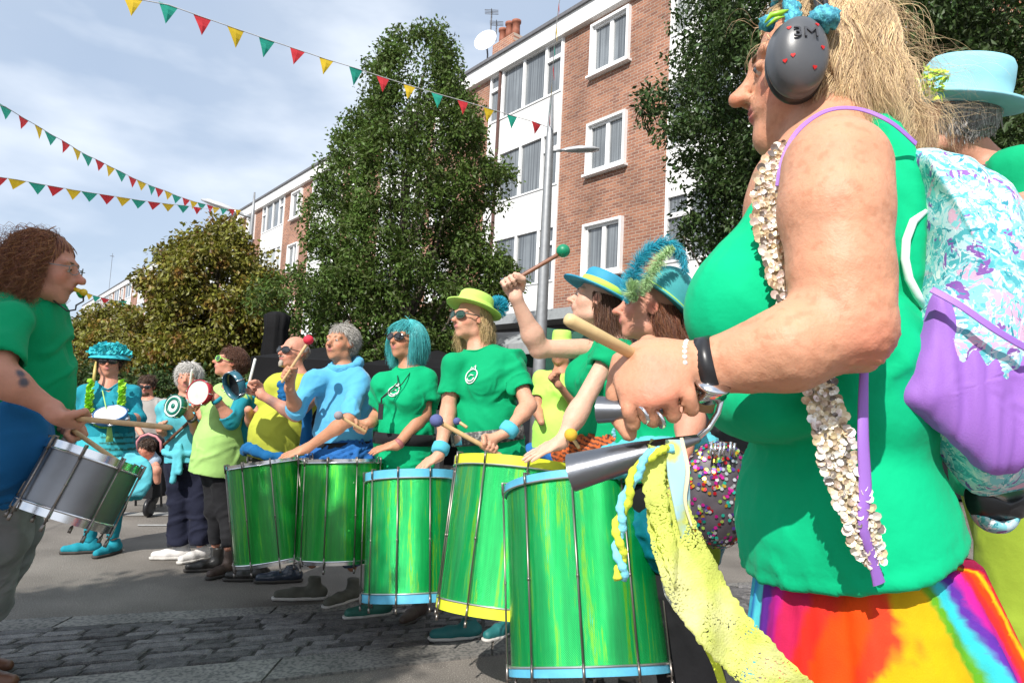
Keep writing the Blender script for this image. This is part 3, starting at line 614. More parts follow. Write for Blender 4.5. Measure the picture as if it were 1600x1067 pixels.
# ================================================================ people
Z = na((0, 0, 1))
def sdfmesh(S, mat_, name, parent, fold=None, relaxn=1, paint=None, base=(1, 1, 1), disp=None):
    v, q = S.build()
    if len(v) == 0: return None
    v = relax(v, q, relaxn)
    if fold:
        for f in (fold if isinstance(fold, list) else [fold]): v = folds(v, q, *f)
    if disp: v = disp(v, q)
    cols = None
    if paint is not None or callable(base) or mat_.name.startswith('skin'):
        cols = np.tile(na(base), (len(v), 1)) if not callable(base) else base(v)
        for (c, r, col, s) in (paint or []):
            c = na(c); d = np.linalg.norm((v - c) / (na(r) if hasattr(r, '__len__') else r), axis=1); w = np.clip((1 - d) / max(1 - s, .05) if s < 1 else (d < 1), 0, 1)[:, None]; cols = cols * (1 - w) + na(col) * w
    return obj(name, fastmesh(v, q, True, cols), mat_, parent)
SK = dict(base=(.58, .30, .20), pale=(.62, .37, .27), tan=(.46, .22, .13), red=(.54, .25, .17))
def frame(yaw, pitch=0, roll=0):
    """columns: side (image right when facing the camera), forward (face direction), up. yaw 90 faces image left"""
    y = rad(yaw); f = na((-math.sin(y), -math.cos(y), 0)); s = na((math.cos(y), -math.sin(y), 0)); p = rad(pitch)
    f2 = f * math.cos(p) + Z * math.sin(p); u = Z * math.cos(p) - f * math.sin(p)
    r = rad(roll); s2 = s * math.cos(r) + u * math.sin(r); u2 = u * math.cos(r) - s * math.sin(r)
    return np.stack([s2, f2, u2], 1)
class Head:
    def __init__(h, c, hh, yaw, pitch=0, roll=0): h.c = na(c); h.h = hh; h.R = frame(yaw, pitch, roll)
    def w(h, x, y, z): return h.c + h.R @ (na((x, y, z)) * h.h)
def head_prims(S, H, wf=1.0, jaw=1.0, nose=1.0, chub=0.0, detail=True):
    w, h, R = H.w, H.h, H.R; k = .10 * h
    S.ell(w(0, -.09, .15), na((.325 * wf, .40, .355)) * h, R, k)
    S.ell(w(0, .07, -.12), na((.275 * wf + chub * .05, .30, .35)) * h, R, k)
    S.ell(w(0, .12, -.34), na((.2 * jaw + chub * .05, .2, .13)) * h, R, k)
    S.ball(w(0, .26, -.435), .07 * h, .1 * h)
    for s in (-1, 1):
        S.ball(w(.155 * s * wf, .22, -.12), .1 * h, .1 * h); S.ball(w(.2 * jaw * s, .0, -.33), .09 * h, .12 * h)
        if chub: S.ball(w(.15 * s, .18, -.27), .12 * h * (1 + chub * .3), .1 * h)
    if detail:
        for s in (-1, 1): S.ell(w(.135 * s, .42, .0), na((.085, .09, .05)) * h, R, .06 * h, sub=True)
        S.cone(w(-.2, .3, .1), w(.2, .3, .1), .045 * h, k=.07 * h); S.cone(w(0, .345, .1), w(0, .345, -.05), .04 * h, k=.05 * h)
        for s in (-1, 1): S.ell(w(.13 * s, .325, .008), na((.07, .058, .042)) * h, R, .012 * h); S.ell(w(.13 * s, .385, .002), na((.05, .045, .013)) * h, R, .006 * h, sub=True)
    S.cone(w(0, .35, .03), w(0, .45 + .02 * nose, -.13), .03 * h, .05 * h * nose, k=.045 * h)
    S.ball(w(0, .455 + .03 * nose, -.135), .047 * h * nose, .03 * h)
    for s in (-1, 1): S.ball(w(.05 * s, .41, -.15), .034 * h, .03 * h)
    S.ell(w(0, .345, -.24), na((.13, .05, .07)) * h, R, .06 * h)
    S.ell(w(0, .385, -.237), na((.085, .03, .018)) * h, R, .012 * h); S.ell(w(0, .382, -.275), na((.075, .03, .022)) * h, R, .014 * h)
    S.ell(w(0, .41, -.256), na((.08, .03, .006)) * h, R, .008 * h, sub=True)
    for s in (-1, 1):
        Re = R @ np.array(Matrix.Rotation(rad(22 * s), 3, 'Z')); S.ell(w(.335 * s * wf, -.02, -.03), na((.03, .09, .13)) * h, Re, .03 * h)
        S.ell(w(.375 * s * wf, .0, -.02), na((.025, .05, .08)) * h, Re, .02 * h, sub=True)
def head_paint(H, lip=(.5, .18, .16), base=(.62, .36, .27)):
    r = lambda *a: tuple(min(1, x) for x in a); b = na(base); h = H.h; red = b * na((1.05, .72, .68))
    P_ = [(H.w(s * .17, .26, -.13), .13 * h, red, .1) for s in (-1, 1)] + [(H.w(0, .47, -.14), .09 * h, red, .2)]
    P_ += [(H.w(0, .40, -.258), na((1, 1, 1)) * .085 * h, lip, .55)]
    P_ += [(H.w(s * .35, -.02, -.03), .13 * h, red, .3) for s in (-1, 1)]
    return P_
def eyes(H, root, iris=(.1, .07, .04)):
    for s in (-1, 1):
        m = MB(); h = H.h; c = H.w(.13 * s, .322, .0); m.ball(c, .046 * h, 12, (.5, .46, .43)); R = Matrix(H.R.tolist())
        m.ball(H.w(.13 * s, .348, -.002), .027 * h, 10, iris); m.ball(H.w(.13 * s, .364, -.002), .014 * h, 8, (.01, .01, .01))
        m.obj('eye', mat('eyeball', rough=.15, attr=True, var=0), root, True, True)
    for s in (-1, 1):
        m = MB(); m.tube([H.w(s * (.06 + .035 * i), .365 - .012 * i * i * .5, .085 + .018 * math.sin(i * .9)) for i in range(5)], [.008 * H.h, .014 * H.h, .014 * H.h, .011 * H.h, .004 * H.h], 6)
        m.obj('eyebrow', mat('brow_hair', (.16, .1, .06), rough=.8), root, True)
M_hair = {}
def hairmat(name, col, isl=.35, rough=.45):
    return mat('hair_' + name, col, rough=rough, var=.1, vs=20, isl=isl, spec=.4, sheen=.1)
def strands(roots, dirs, length, nseg, r0, H, grav=.5, flow=(0, 0, 0), curl=0.0, curlf=30, seed=0, push=1.03, clump=0, offs=None, wave=0, stop=None):
    rg = np.random.default_rng(seed); n = len(roots); p = roots.copy(); d = dirs.copy(); L = length if hasattr(length, '__len__') else np.full(n, length); st = (L / nseg)[:, None]
    out = [p.copy()]; fl = na(flow); ph = (noise3(roots * 34, seed + 40) * 7 if curl else rg.random(n)); cf = rg.uniform(.7, 1.3, n) * curlf
    for i in range(nseg):
        u = (i + 1) / nseg
        d = d + (fl[None] if fl.ndim == 1 else fl) * .35 + na((0, 0, -grav))[None] * .35
        if wave: d = d + wave * np.stack([noise3(p * 9 + k * 31, seed + k) for k in range(3)], 1)
        d /= np.linalg.norm(d, axis=1)[:, None]; p = p + d * st
        if H is not None:                                  # stay outside the skull
            q = (p - H.c) @ H.R / H.h; e = (q - na((0, -.09, .13))) / (na((.345, .42, .38)) * push); l = np.linalg.norm(e, axis=1); ins = l < 1
            e[ins] /= l[ins][:, None]; q = e * (na((.345, .42, .38)) * push) + na((0, -.09, .13)); p2 = H.c + (q * H.h) @ H.R.T; p = np.where(ins[:, None], p2, p)
        if curl:
            a = np.cross(d, Z); a /= np.linalg.norm(a, axis=1)[:, None] + 1e-9; b = np.cross(d, a); w = ph + cf * u * L * 10
            out.append(p + (a * np.cos(w)[:, None] + b * np.sin(w)[:, None]) * curl * min(1, u * 3))
        else: out.append(p.copy())
    return np.stack(out, 1)
def clumped(A, per, amt, seed=0):
    if per <= 0 or len(A) < per * 3: return A
    rg = np.random.default_rng(seed); g = rg.choice(len(A), len(A) // per, replace=False); R_ = A[:, 0]; d = ((R_[:, None] - R_[g][None]) ** 2).sum(2); k = g[d.argmin(1)]; m = A.shape[1]
    w = (np.linspace(0, 1, m) ** .7 * amt)[None, :, None] * rg.uniform(.6, 1.05, (len(A), 1, 1)); return A * (1 - w) + A[k] * w
def strand_mesh(A, r0, r1=None, seed=0):
    n, m, _ = A.shape; rg = np.random.default_rng(seed); T = np.gradient(A, axis=1); T /= np.linalg.norm(T, axis=2)[:, :, None] + 1e-9
    ref = rg.normal(size=(n, 1, 3)); a = np.cross(T, ref); a /= np.linalg.norm(a, axis=2)[:, :, None] + 1e-9; b = np.cross(T, a)
    r = np.linspace(r0, r0 * .25 if r1 is None else r1, m)[None, :, None] * rg.uniform(.6, 1.3, (n, 1, 1)); v = np.stack([A + r * (a * math.cos(w) + b * math.sin(w)) for w in (0, 2.094, 4.189)], 2).reshape(-1, 3)
    i = (np.arange(n)[:, None] * m + np.arange(m - 1)[None]).reshape(-1, 1) * 3
    f = np.concatenate([np.concatenate([i + k, i + (k + 1) % 3, i + 3 + (k + 1) % 3, i + 3 + k], 1) for k in range(3)]); return fastmesh(v, f, True)
def scalp(H, n, seed, cond, out=1.02):
    rg = np.random.default_rng(seed); g = rg.normal(size=(n * 6, 3)); g /= np.linalg.norm(g, axis=1)[:, None]
    q = g * na((.335, .41, .37)) * out + na((0, -.09, .14)); k = cond(q[:, 0], q[:, 1], q[:, 2]); q = q[k][:n]; g = g[k][:n]
    return H.c + (q * H.h) @ H.R.T, g @ H.R.T, q
def hairline(front=.2, back=-.35, side=-.05):
    def f(x, y, z):
        lim = np.where(y > .12, front + (y > .2) * .06, np.where(y > -.06, side + .12, np.where(y > -.2, -.1, back))); return z > lim
    return f
def hair(root, H, material, n=900, length=.1, nseg=6, r=.0022, line=None, grav=.5, flow=(0, 0, 0), curl=0, seed=1, push=1.04, name='hair', wave=.15, up=.6, cap=True, clen=.35, curlf=30, face=(.16, .16), clump=14):
    line = line or hairline(); ro, no, q = scalp(H, n, seed, line); rg = np.random.default_rng(seed)
    tg = na((0, 0, -1))[None] - no * (-no[:, 2:3]); tg = tg / (np.linalg.norm(tg, axis=1)[:, None] + .15) + na(flow)[None] * .5
    tg = tg + (H.R[:, 0][None] * np.where(q[:, 0:1] > 0, 1, -1) * .8 - H.R[:, 1][None] * .35) * np.clip(no[:, 2:3], 0, 1) ** 3
    A = strands(ro, no * up * .38 + tg * (.6 + grav * .3) + rg.normal(size=no.shape) * .22, length * rg.uniform(1 - clen, 1 + clen * .5, len(ro)), nseg, r, H, grav, flow, curl, curlf, seed, push, wave=wave)
    A = clumped(A, clump, .6, seed)
    if face:                                               # no strand hangs over the face
        Q = (A - H.c) @ H.R / H.h; A = A[~((Q[:, :, 1] > face[0]) & (Q[:, :, 2] < face[1]) & (np.abs(Q[:, :, 0]) < .33)).any(1)]
    me = strand_mesh(A, r, seed=seed); o = obj(name, me, material, root)
    if cap:
        ro, no, q = scalp(H, 2600, seed + 9, line, .985); tg = na((0, 0, -1))[None] + no * no[:, 2:3]; A = strands(ro, no * .05 + tg + na(flow) * .3 + rg.normal(size=no.shape) * .15, np.full(len(ro), .05), 4, r, H, .5, flow, 0, 0, seed, 1.0)
        obj('under_hair', strand_mesh(A, .003, .001, seed=seed), material, root)
    return o
def grip(S, wrist, c, axis, thumb=1, size=1.0, k=.0095, r=.0088, rs=.011, fore=None, ns=1):
    """fist closed round a stick through c along axis; wrist is where the hand starts"""
    w = na(wrist); c = na(c); ax = unit(axis) * thumb; d = c - w; d = unit(d - ax * (d @ ax)); n = np.cross(ax, d) * ns
    sz = size; R_ = (rs + r) * 1.0
    pc = c - n * (R_ + .004) * sz - d * .022 * sz
    S.ell(pc, na((.043, .046, .017)) * sz, np.stack([ax, d, n], 1), k * 2.5); S.cone(w, pc - d * .02 * sz, .026 * sz, .024 * sz, k=.02)
    for i, (t, l) in enumerate(((.032, .96), (.0105, 1.04), (-.0105, 1.0), (-.031, .86))):
        pts = []
        for a in (-25, 40, 105, 170, 225):
            a_ = rad(a); rr = R_ * (1.1 if a < 50 else 1) * l; pts.append(c + ax * (t * sz) - n * rr * math.cos(a_) * sz + d * rr * math.sin(a_) * 1.15 * sz)
        for j in range(4): S.cone(pts[j], pts[j + 1], r * sz * (1.1 - .06 * j), r * sz * (1.06 - .06 * j), k=k * .6)
    th = [pc - d * .03 * sz + ax * .03 * sz, c - d * .028 * sz + ax * .045 * sz + n * .0, c - d * .012 * sz + ax * .05 * sz + n * (R_ + .002) * sz, c + d * .016 * sz + ax * .04 * sz + n * (R_ + .004) * sz]
    for j in range(3): S.cone(th[j], th[j + 1], (.0125 - .0012 * j) * sz, (.0113 - .0012 * j) * sz, k=k)
def openhand(S, wrist, d, n, size=1.0, side=1, bend=(.15, .2, .15), spread=.12, k=.006, r=.0085, thumb_out=.8):
    """flat or relaxed hand: d towards the fingertips, n out of the back of the hand, side = which way the thumb lies along d x n"""
    w = na(wrist); d = unit(d); n = unit(na(n) - d * (na(n) @ d)); a = np.cross(d, n) * side; s = size; R = np.stack([a, d, n], 1)
    S.cone(w, w + d * .03 * s, .026 * s, .026 * s, k=.02); S.ell(w + d * .055 * s, na((.041, .052, .015)) * s, R, k * 2)
    for i, (t, L) in enumerate(((.031, .070), (.0105, .080), (-.0105, .074), (-.031, .058))):
        p = w + d * .092 * s + a * t * s - d * abs(t) * .25 * s; dd = unit(d + a * t / .031 * spread); ang = 0; nn = n
        for j, (fr, bd_) in enumerate(zip((.45, .3, .25), bend)):
            ang += bd_; q = p + (dd * math.cos(ang) - nn * math.sin(ang)) * L * fr * s; S.cone(p, q, r * s * (1.08 - .09 * j), r * s * (1.0 - .09 * j), k=k * .6); p = q
    p = w + d * .03 * s + a * .028 * s; q = p + (d * .6 + a * thumb_out) * .036 * s - n * .008 * s; e = q + (d * .85 + a * .4 * thumb_out) * .034 * s - n * .006 * s
    S.cone(p, q, .0135 * s, .011 * s, k=k * 1.5); S.cone(q, e, .011 * s, .0092 * s, k=k)
class Body:
    """torso frame from pelvis and neck base; sides: +1 = s axis"""
    def __init__(b, pel, neck, yaw, sw=.185, cw=.165, cd=.115, bw=.155, bd_=.115, hw=.17, hd=.125, bust=0, sh_drop=.068, lean=None):
        b.p0 = na(pel); b.p1 = na(neck); b.u = unit(b.p1 - b.p0); F = frame(yaw); s = F[:, 0] - b.u * (F[:, 0] @ b.u); b.s = unit(s); b.f = np.cross(b.s, b.u); b.R = np.stack([b.s, b.f, b.u], 1)
        b.L = np.linalg.norm(b.p1 - b.p0); q = .86; b.cw, b.cd, b.bw, b.bd, b.hw, b.hd, b.bust = cw * q, cd * q, bw * q, bd_ * .92, hw * q, hd * q, bust * .95; sw = sw * .9
        b.sh = {e: b.p1 - b.u * sh_drop + b.s * e * sw for e in (-1, 1)}
    def at(b, x, y, t): return b.p0 + b.u * b.L * t + b.s * x + b.f * y
    def torso(b, S, inf=0.0, k=.05, hem=None):
        i = inf; L = b.L; k = min(k, .05)
        S.ell(b.at(0, 0, .0), (b.hw + i, b.hd + i, .14 + i), b.R, k); S.ell(b.at(0, b.bd * .18, .33), (b.bw + i, b.bd + i, .18 + i), b.R, k)
        S.ell(b.at(0, 0, .7), (b.cw + i, b.cd + i, .19 + i), b.R, k)
        for e in (-1, 1):
            S.cone(b.at(e * b.cw * .45, 0, .82), b.sh[e], .055 + i * .6, .045 + i, k=k * .7); S.cone(b.p1 - b.u * .012, b.sh[e] - b.s * e * .02 + b.u * .004, .034 + i * .3, .036 + i * .5, k=.035)
            if b.bust: S.ell(b.at(e * b.cw * .5, b.cd * .72, .66), (b.bust * 1.05 + i, b.bust + i, b.bust + i), b.R, .05)
def arm_prims(S, sh, el, wr, ru=.047, re=.038, rf=.036, rw=.025, k=.03):
    sh, el, wr = na(sh), na(el), na(wr); S.cone(sh, el, ru, re, k=k); m = el + (wr - el) * .28; S.cone(el, m, re, rf * 1.06, k=k); S.cone(m, wr, rf * 1.04, rw, k=k)
def person(name_label, b, H, arms=None, legs=None, sk='base', h=.008, neck_r=.052, group=None, headkw={}, root_at=None, paint=None, detail=True, ru=.047, bodyinf=-.012, noface=False, lip=(.5, .18, .16)):
    """arms: {side: dict(el, wr, hand=callable(S) )}; legs: {side:(knee, ankle, toe)}"""
    loc = root_at if root_at is not None else (float(b.p0[0]), float(b.p0[1]), 0); t = thing('person', name_label, 'person', loc, group)
    S = Sdf(h); b.torso(S, bodyinf)
    S.cone(b.p1 - b.u * .03, H.w(0, -.1, -.25), neck_r * 1.12, neck_r, k=.045); head_prims(S, H, **headkw)
    for e, a in (arms or {}).items():
        arm_prims(S, b.sh[e], a['el'], a['wr'], a.get('ru', ru), a.get('re', ru * .82), a.get('rf', ru * .78), a.get('rw', .026))
        if 'hand' in a: a['hand'](S)
    for e, l in (legs or {}).items():
        hip = b.at(e * b.hw * .5, 0, -.05); S.cone(hip, l[0], .062, .042, k=.03); S.cone(l[0], l[1], .043, .03, k=.02)
    base = SK[sk] if isinstance(sk, str) else sk
    pt = head_paint(H, lip, base) + (paint or [])
    o = sdfmesh(S, skin('skin'), 'body', t, paint=pt, base=base, relaxn=1); t['_'] = 0; del t['_']
    return t
def shirt(b, mat_, root, name='shirt', sleeves=.5, arms=None, inf=.014, hem=None, h=.009, fold=(.008, (7, 7, 5), 3), neck=.075, sl_r=.056, sl_r2=.06, hemr=None, collar=True, vneck=0, ztop=None, tank=False, cuffmat=None):
    S = Sdf(h); b.torso(S, inf, k=.08)
    if hemr: S.cone(b.at(0, 0, .25), b.at(0, .0, hemr[0]), b.bd + inf, hemr[1], k=.08)
    hw = max(b.bw, b.hw) + inf; S.ell(b.at(0, 0, .1), (hw, max(b.hd, b.bd) + inf, .3), b.R, .06)
    if not tank:
        for e, a in (arms or {}).items():
            sh, el, wr = b.sh[e], na(a['el']), na(a['wr']); fr = sleeves if not hasattr(sleeves, 'keys') else sleeves[e]
            if fr <= 1: S.cone(sh, sh + (el - sh) * fr, sl_r * .9, sl_r2 * .9, k=.035, cut=True)
            else: S.cone(sh, el, sl_r, sl_r2 * .9, k=.045); S.cone(el, el + (wr - el) * (fr - 1), sl_r2 * .88, sl_r2 * .7, k=.03, cut=True)
    nb = b.p1 + b.u * .015
    S.cone(nb + b.f * .01, nb + b.u * .15 + b.f * .03, neck, neck * 1.1, k=.012, sub=True)
    if vneck: S.cone(nb + b.f * .08, nb + b.f * .12 - b.u * vneck, .05, .012, k=.01, sub=True)
    if tank:
        for e in (-1, 1): S.ell(b.sh[e] + b.s * e * .03, (.075, .1, .12), b.R, .02, sub=True)
    if not tank:
        for e, a in (arms or {}).items():                  # hollow cuffs
            sh, el, wr = b.sh[e], na(a['el']), na(a['wr']); fr = sleeves if not hasattr(sleeves, 'keys') else sleeves[e]
            if fr <= 1: d = unit(el - sh); c = sh + (el - sh) * fr; S.cone(c - d * .022, c + d * .02, max(sl_r2 * .9 - .017, .03), max(sl_r2 * .9 - .015, .03), k=.004, sub=True)
    if hem is not None: S.clip(b.at(0, 0, hem), -b.u)
    o = sdfmesh(S, mat_, name, root, fold=fold)
    if collar and not tank and o is not None:
        co = np.empty(len(o.data.vertices) * 3, dtype=np.float32); o.data.vertices.foreach_get('co', co); q = (co.reshape(-1, 3) - (b.p1 + b.f * .01)) @ b.R; r_ = np.hypot(q[:, 0], q[:, 1]); an = np.arctan2(q[:, 1], q[:, 0]); pts = []
        for i in range(22):
            a = -math.pi + (i + .5) * 2 * math.pi / 22; mk = (np.abs(an - a) < .16) & (r_ < neck + .022) & (r_ > neck - .02) & (q[:, 2] > -.13)
            if mk.any(): j = np.argmax(np.where(mk, q[:, 2], -9)); pts.append(b.p1 + b.f * .01 + b.s * math.cos(a) * (r_[j] + .001) + b.f * math.sin(a) * (r_[j] + .001) + b.u * (q[j, 2] - .003))
        if len(pts) > 14: pts = [(pts[k - 1] + pts[k] * 2 + pts[(k + 1) % len(pts)]) / 4 for k in range(len(pts))]; m = MB(); m.tube(pts, .006, 6, closed=True); m.obj('collar', mat_, o, True)
    return o
def trousers(b, mat_, root, legs, name='trousers', inf=.012, h=.009, top=.12, r=(.088, .066, .05), fold=(.007, (9, 9, 4), 9), end=1.0):
    S = Sdf(h); S.ell(b.at(0, 0, .02), (b.hw + inf, b.hd + inf, .15), b.R, .05)
    for e, l in legs.items():
        hip = b.at(e * b.hw * .5, 0, -.05); S.cone(hip, l[0], r[0], r[1], k=.04); an = na(l[0]) + (na(l[1]) - na(l[0])) * end; S.cone(l[0], an, r[1], r[2], k=.03, cut=True)
    S.clip(b.at(0, 0, top), b.u); return sdfmesh(S, mat_, name, root, fold=fold)
def shoe(root, ankle, yaw, mat_, sole=None, L=.26, name='shoe', w=.046, high=0.0, ground=True, pitch=0):
    a = na(ankle); F = frame(yaw, pitch); f, s, u = F[:, 1], F[:, 0], F[:, 2]; z0 = a - u * (a[2] if ground else .08)
    S = Sdf(.007); heel = z0 - f * L * .22 + u * .045; toe = z0 + f * L * .6 + u * .035
    S.cone(heel, z0 + f * L * .3 + u * .04, .034, .034, k=.02); S.cone(z0 + f * L * .3 + u * .034, toe, w * .8, .026, k=.015); S.cone(z0 - f * L * .08 + u * .05, z0 + u * (.1 + high) - f * .02, .038, .037, k=.03)
    S.clip(z0 + u * .012, -u); S.clip(z0 + u * (.105 + high), u)
    o = sdfmesh(S, mat_, name, root, fold=(.0012, (16, 16, 16), 4))
    S = Sdf(.007); S.cone(z0 - f * L * .22 + u * .02, z0 + f * L * .3 + u * .02, .038, .042, k=.01); S.cone(z0 + f * L * .3 + u * .02, z0 + f * L * .62 + u * .02, .042, .031, k=.01); S.clip(z0 + u * .022, u); S.clip(z0 + u * .001, -u)
    sdfmesh(S, sole or M_sole, 'sole', o); return o
M_sole = mat('shoe_sole', (.05, .045, .04), rough=.8); M_solew = mat('pale_sole', (.5, .48, .45), rough=.7)
def sunglasses(root, H, lens=(.012, .012, .014), framec=(.02, .02, .02), r=.135, wire=False, clear=False):
    nm = 'glasses_frame_%02d%02d%02d' % tuple(int(c * 99) for c in framec); fm = mat(nm, framec, rough=.3, var=0)
    m = MB(); h = H.h
    for s in (-1, 1):
        pts = [H.w(s * .145 + math.cos(a) * r * 1.0 * (1 if not wire else .8), .445 - abs(math.cos(a) * .5 + .5 if s > 0 else .5 - math.cos(a) * .5) * .07, .0 + math.sin(a) * r * .72) for a in np.linspace(0, 2 * math.pi, 17)[:-1]]
        m.tube(pts, (.013 if not wire else .006) * h, 6, closed=True)
        m.tube([H.w(s * .265, .40, .03), H.w(s * .34, .2, .02), H.w(s * .352, .0, .02), H.w(s * .34, -.06, -.03)], (.014 if not wire else .007) * h, 6)
    m.tube([H.w(-.03, .45, .01), H.w(0, .462, .02), H.w(.03, .45, .01)], .011 * h, 6); o = m.obj('glasses', fm, root, True)
    if not clear:
        m = MB()
        for s in (-1, 1):
            v = [H.w(s * .145, .452, .0)] + [H.w(s * .145 + math.cos(a) * r, .443 - abs(math.cos(a) * .5 + .5 if s > 0 else .5 - math.cos(a) * .5) * .07, .0 + math.sin(a) * r * .72) for a in np.linspace(0, 2 * math.pi, 17)[:-1]]
            m.add(v, [(0, 1 + i, 1 + (i + 1) % 16) for i in range(16)])
        m.obj('lenses', mat('dark_lens_%02d' % int(lens[1] * 99), lens, rough=.05, var=0, spec=1), o, True)
    return o
def hat(root, H, mat_, brim=.62, crown_h=.42, crown_r=.37, z=.24, tilt=0, band=None, dome=False, brimdrop=.04, name='hat', flare=1.0, x=0, y=-.08, bt=.012, roll=0, curlb=0.0, bandmat=None):
    h = H.h; T = Matrix.Rotation(rad(tilt), 3, 'X') @ Matrix.Rotation(rad(roll), 3, 'Y'); ax = Vector(H.R @ na(T @ Vector((0, 0, 1)))); xd = Vector(H.R @ na((0, 1, 0))); o_ = H.w(x, y, z)
    if dome: prof = [(crown_r * h * math.cos(a), crown_h * h * math.sin(a)) for a in np.linspace(0, math.pi / 2 - .02, 10)]
    else: prof = [(crown_r * h, 0), (crown_r * h * .98 * flare, crown_h * h * .5), (crown_r * h * .93 * flare, crown_h * h * .85), (crown_r * h * .85 * flare, crown_h * h * .97), (crown_r * h * .7 * flare, crown_h * h), (.001, crown_h * h * .93)]
    m = MB(); n = 40; b = brim
    pr = [(crown_r * h * .98, -.002), ((crown_r + (b - crown_r) * .5) * h, -brimdrop * h * .45), (b * h, -brimdrop * h + curlb * h), (b * h * 1.003, (-brimdrop + curlb) * h + bt * .6), ((crown_r + (b - crown_r) * .5) * h, -brimdrop * h * .45 + bt * .5), (crown_r * h, .004)] + prof[1:]
    m.lathe(pr, o_, ax, n, sx=1.12, xdir=xd); me = m.mesh(True)
    ht = obj(name, me, mat_, root)
    if band: m = MB(); m.lathe([(crown_r * h * 1.0, .003), (crown_r * h * 1.025, .004), (crown_r * h * 1.02, band * h), (crown_r * h * .98, band * h)], o_, ax, n, sx=1.12, xdir=xd); m.obj('hat_band', bandmat, ht, True)
    return ht
def torus_cuff(root, a, b, r, mat_, name='wristband', puff=.007):
    a, b = na(a), na(b); n = 6; m = MB(); L = np.linalg.norm(b - a); m.lathe([(r, 0), (r + puff * .8, L * .12), (r + puff, L * .5), (r + puff * .8, L * .88), (r, L)], a, b - a, 20); return m.obj(name, mat_, root, True)
# ---------------------------------------------------------------- things people hold
M_wood = mat('pale_wood', (.55, .36, .18), rough=.5, var=.15, vs=40, spec=.4); M_woodd = mat('red_wood', (.22, .09, .05), rough=.45, var=.15, vs=40); M_chrome = mat('chrome', (.75, .76, .78), rough=.18, metal=1, var=.05)
M_steel = mat('brushed_steel', (.24, .24, .25), rough=.42, metal=.95, var=.15, vs=6, bump=.1, bs=60)
M_iron = mat('dull_rod', (.25, .22, .2), rough=.35, metal=.9, var=.2)
M_skinhead = mat('drum_head', (.72, .69, .63), rough=.5, var=.06, vs=5)
def stick(label, a, b, r=.008, ball=None, ballr=.028, bm=None, name='drumstick', woodm=None, r2=None):
    a, b = Vector(a), Vector(b); t = thing(name, label, 'beater' if bm else 'drumstick', a); m = MB(); m.tube([a, a.lerp(b, .03), a.lerp(b, .5), a.lerp(b, .97), b], [r * .7, r, r, (r2 or r), (r2 or r) * .7], 10); m.obj('handle', woodm or M_wood, t, True)
    if bm: m = MB(); m.ball(ball if ball is not None else b, ballr, 20, sc=(1, 1, .95)); o = m.obj('ball', bm, t, True)
    return t
def tambourine(label, c, n, r, rim, head, depth=.045, name='tamborim', headcol=True, jingles=False, rings=None, cat='hand drum'):
    t = thing(name, label, cat, c); n = Vector(n).normalized(); m = MB(); m.lathe([(r, -depth), (r * 1.03, -depth), (r * 1.03, 0), (r * .97, .003), (r * .96, -depth), (r, -depth)], c, n, 32); m.obj('rim', rim, t, True)
    if head: m = MB(); m.lathe([(r * .96, -.004), (.001, -.003)], c, n, 32); m.obj('drum_head', head, t, False)
    if rings: m = MB(); m.lathe([(r * .55, -.002), (r * .55, .0015), (r * .78, .0015), (r * .78, -.002), (r * .55, -.002)], c, n, 32); m.lathe([(.001, .002), (r * .22, .0015), (r * .22, -.002)], c, n, 24); m.obj('ring_mark', rings, t, True)
    m = MB(); a = n.orthogonal().normalized(); b = n.cross(a)
    for i in range(6):
        w = i * math.pi / 3 + .2; p = Vector(c) + (a * math.cos(w) + b * math.sin(w)) * r * 1.05
        if jingles: m.lathe([(.02, -.003), (.02, 0), (.001, .004)], p - n * depth * .5, n, 12)
        else: m.tube([p + n * .004, p - n * (depth + .004)], .0035, 6)
    m.obj('jingles' if jingles else 'tension_screws', M_chrome, t, True); return t
